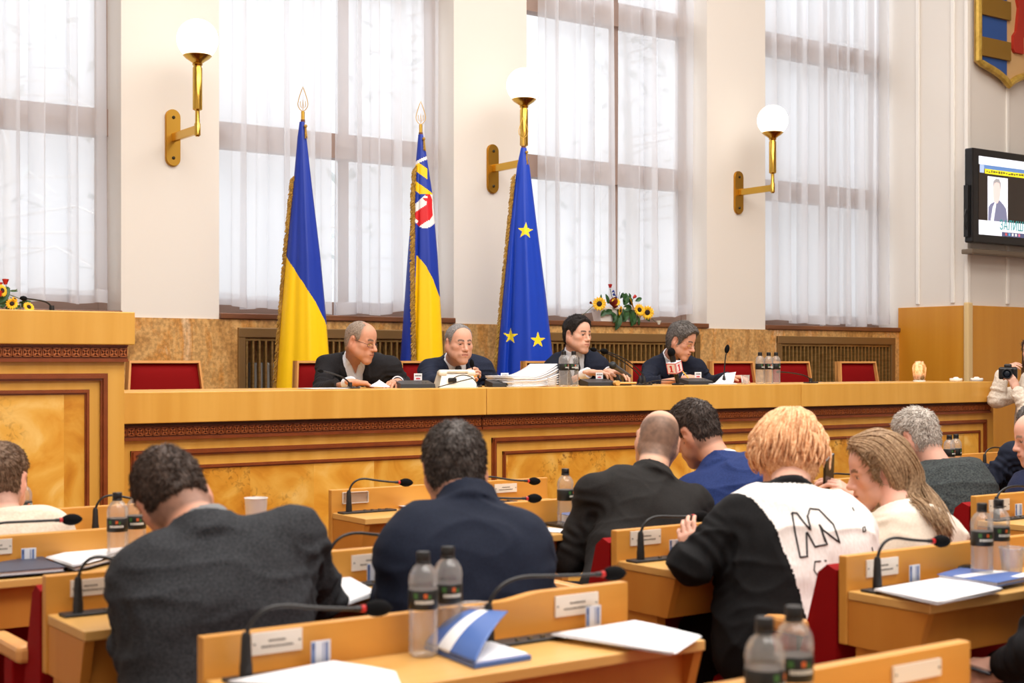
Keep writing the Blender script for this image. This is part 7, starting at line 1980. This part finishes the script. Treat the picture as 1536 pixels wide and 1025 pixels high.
for px, py, dx, dz, ln, w_ in ((912, 456, -.3, 1, .08, .02), (936, 458, .2, 1, .10, .035), (939, 452, -.5, .6, .08, .03), (918, 466, -.8, -.2, .09, .024), (916, 468, .6, -.7, .10, .024), (929, 470, -.3, -1, .14, .034), (926, 464, .5, -.9, .09, .026), (944, 462, .25, -1, .15, .034), (950, 466, -.2, -1, .13, .03), (948, 470, .35, -1, .10, .026), (956, 474, .2, -.9, .08, .016), (966, 476, .9, -.4, .07, .016), (953, 452, .8, .4, .07, .018), (908, 466, -.6, -.5, .07, .022), (936, 460, .1, -.9, .12, .035), (940, 466, -.4, -.9, .10, .03), (900, 449, .2, .8, .04, .010), (930, 448, .6, .9, .06, .014), (945, 449, -.2, .9, .05, .014), (934, 465, .7, .3, .09, .028), (946, 458, -.3, .8, .08, .026), (952, 462, .5, -.5, .08, .02), (922, 470, -.2, -.6, .08, .02)):
    leaf(b, at(px, py, W - .03), (dx, -.25, dz), ln, w_)
b.build('leaves', fl_green, t, world=True)
b = MB()
for pts in (((915, 433), (918, 445), (922, 458)), ((951, 447), (945, 455), (938, 462)), ((899, 458), (903, 466), (906, 472)), ((921, 438), (926, 450), (930, 460)), ((971, 471), (962, 474), (950, 470)), ((892, 457), (880, 468), (868, 478)), ((972, 476), (980, 480), (984, 484)), ((930, 438), (928, 448), (928, 458))):
    b.tube([at(x, y, W - .01) for x, y in pts], .0025, 5)
b.build('stems', stem_g, t, world=True)
rose(t, at(988, 485, W - .03), .022, mat('white_flower', (226, 222, 208), .6), 'white_flower')
# flowers and a microphone on the rostrum
YB = 6.75
t = thing('bouquet', 'red roses and sunflowers lying on the rostrum at the left edge', 'bouquet', (at(12, 466, YB).x, YB, 1.6125))
for px, py, r, f_ in ((18, 456, .030, (-.3, -.9, .3)), (43, 461, .030, (.2, -.8, .5)), (3, 436, .032, (.5, -.8, .2)), (22, 449, .014, (.3, -.6, .6))): sunflower(t, at(px, py, YB - .02), f_, r)
rose(t, at(8, 424, YB), .017); rose(t, at(-2, 430, YB), .02); rose(t, at(-1, 442, YB - .03), .018)
b = MB()
for px, py, dx, dz, ln, w_ in ((5, 458, -.6, .3, .06, .018), (8, 463, .8, .2, .07, .016), (2, 462, .3, .9, .07, .02), (33, 461, .4, .9, .04, .012), (28, 455, .8, .2, .06, .008), (14, 437, .9, .1, .04, .006), (-8, 455, .5, .6, .1, .03)): leaf(b, at(px, py, YB), (dx, -.1, dz), ln, w_)
b.build('leaves', fl_green, t, world=True)
b = MB()
for pts in (((9, 428), (10, 440), (6, 458)), ((8, 440), (24, 446), (31, 449)), ((14, 437), (22, 436), (26, 434)), ((6, 447), (5, 458), (4, 466)), ((16, 446), (16, 456), (16, 466)), ((30, 452), (30, 460), (31, 466))): b.tube([at(x, y, YB) for x, y in pts], .002, 5)
b.build('stems', stem_g, t, world=True)
p = at(72, 465, 6.8); h = at(37, 448, 6.74)
gooseneck((p.x + .03, 6.84, 1.6125), tuple(h), 'gooseneck microphone on the rostrum above the sunflowers', bend_h=.05, stem=.02, foam=.012, group='gooseneck microphones on the presidium desks', ring=False, plate_len=.1, plate_off=0)

# ------------------------------------------------------------------ held things
hc = (PH.WL + PH.WR) / 2
cp = Vector(at(1512, 560, 6.44))
R_ = frame(Vector((-.85, -.5, -.05)))
t = thing('photo_camera', 'black camera in the hands of the woman in the cream fleece', 'camera', tuple(cp))
b = MB(); b.obox(cp, (.065, .03, .045), R_, 0, .012); b.obox(cp + R_ @ Vector((0, 0, .052)), (.026, .024, .016), R_, 0, .008); b.obox(cp + R_ @ Vector((-.05, .02, 0)), (.018, .022, .042), R_, 0, .01); b.build('body', black, t, world=True)
b = MB(); Rl = Matrix((R_.col[0], R_.col[2], R_.col[1])).transposed(); b.lathe([(.032, .02), (.034, .05), (.037, .055), (.037, .085), (.035, .10), (.030, .10), (.028, .09), (.0001, .088)], cp, 24, 0, Rl); ln_ = b.build('lens', mat('lens_black', (26, 32, 38), .3), t, world=True, smooth=True)
b = MB(); b.lathe([(.027, .0905), (.015, .094), (.0001, .0945)], cp, 20, 0, Rl); b.build('lens_glass', mat('lens_glass', (20, 34, 48), .05), ln_, world=True, smooth='all')
p6h = Vector(P6.WL) + Vector((-.085, .05, .085))
t = thing('mobile_phone', 'black phone held up between the orange-haired and the fair-haired woman', 'phone', tuple(p6h))
b = MB(); b.obox(p6h, (.036, .005, .065), frame(Vector((-.3, .9, .2)), Vector((-.3, -.3, .9))), 0, .004); b.build('body', mat('phone_black', (18, 18, 22), .2), t, world=True)
ph = Vector(P12.WL) + Vector((-.09, .05, .015))
t = thing('mobile_phone', 'dark phone in the hand at the lower right corner', 'phone', tuple(ph))
b = MB(); b.obox(ph, (.036, .072, .0045), frame(Vector((-.5, .8, .25)), Vector((.2, -.1, 1))), 0, .004); b.build('body', mat('phone_dark', (30, 32, 44), .25), t, world=True)
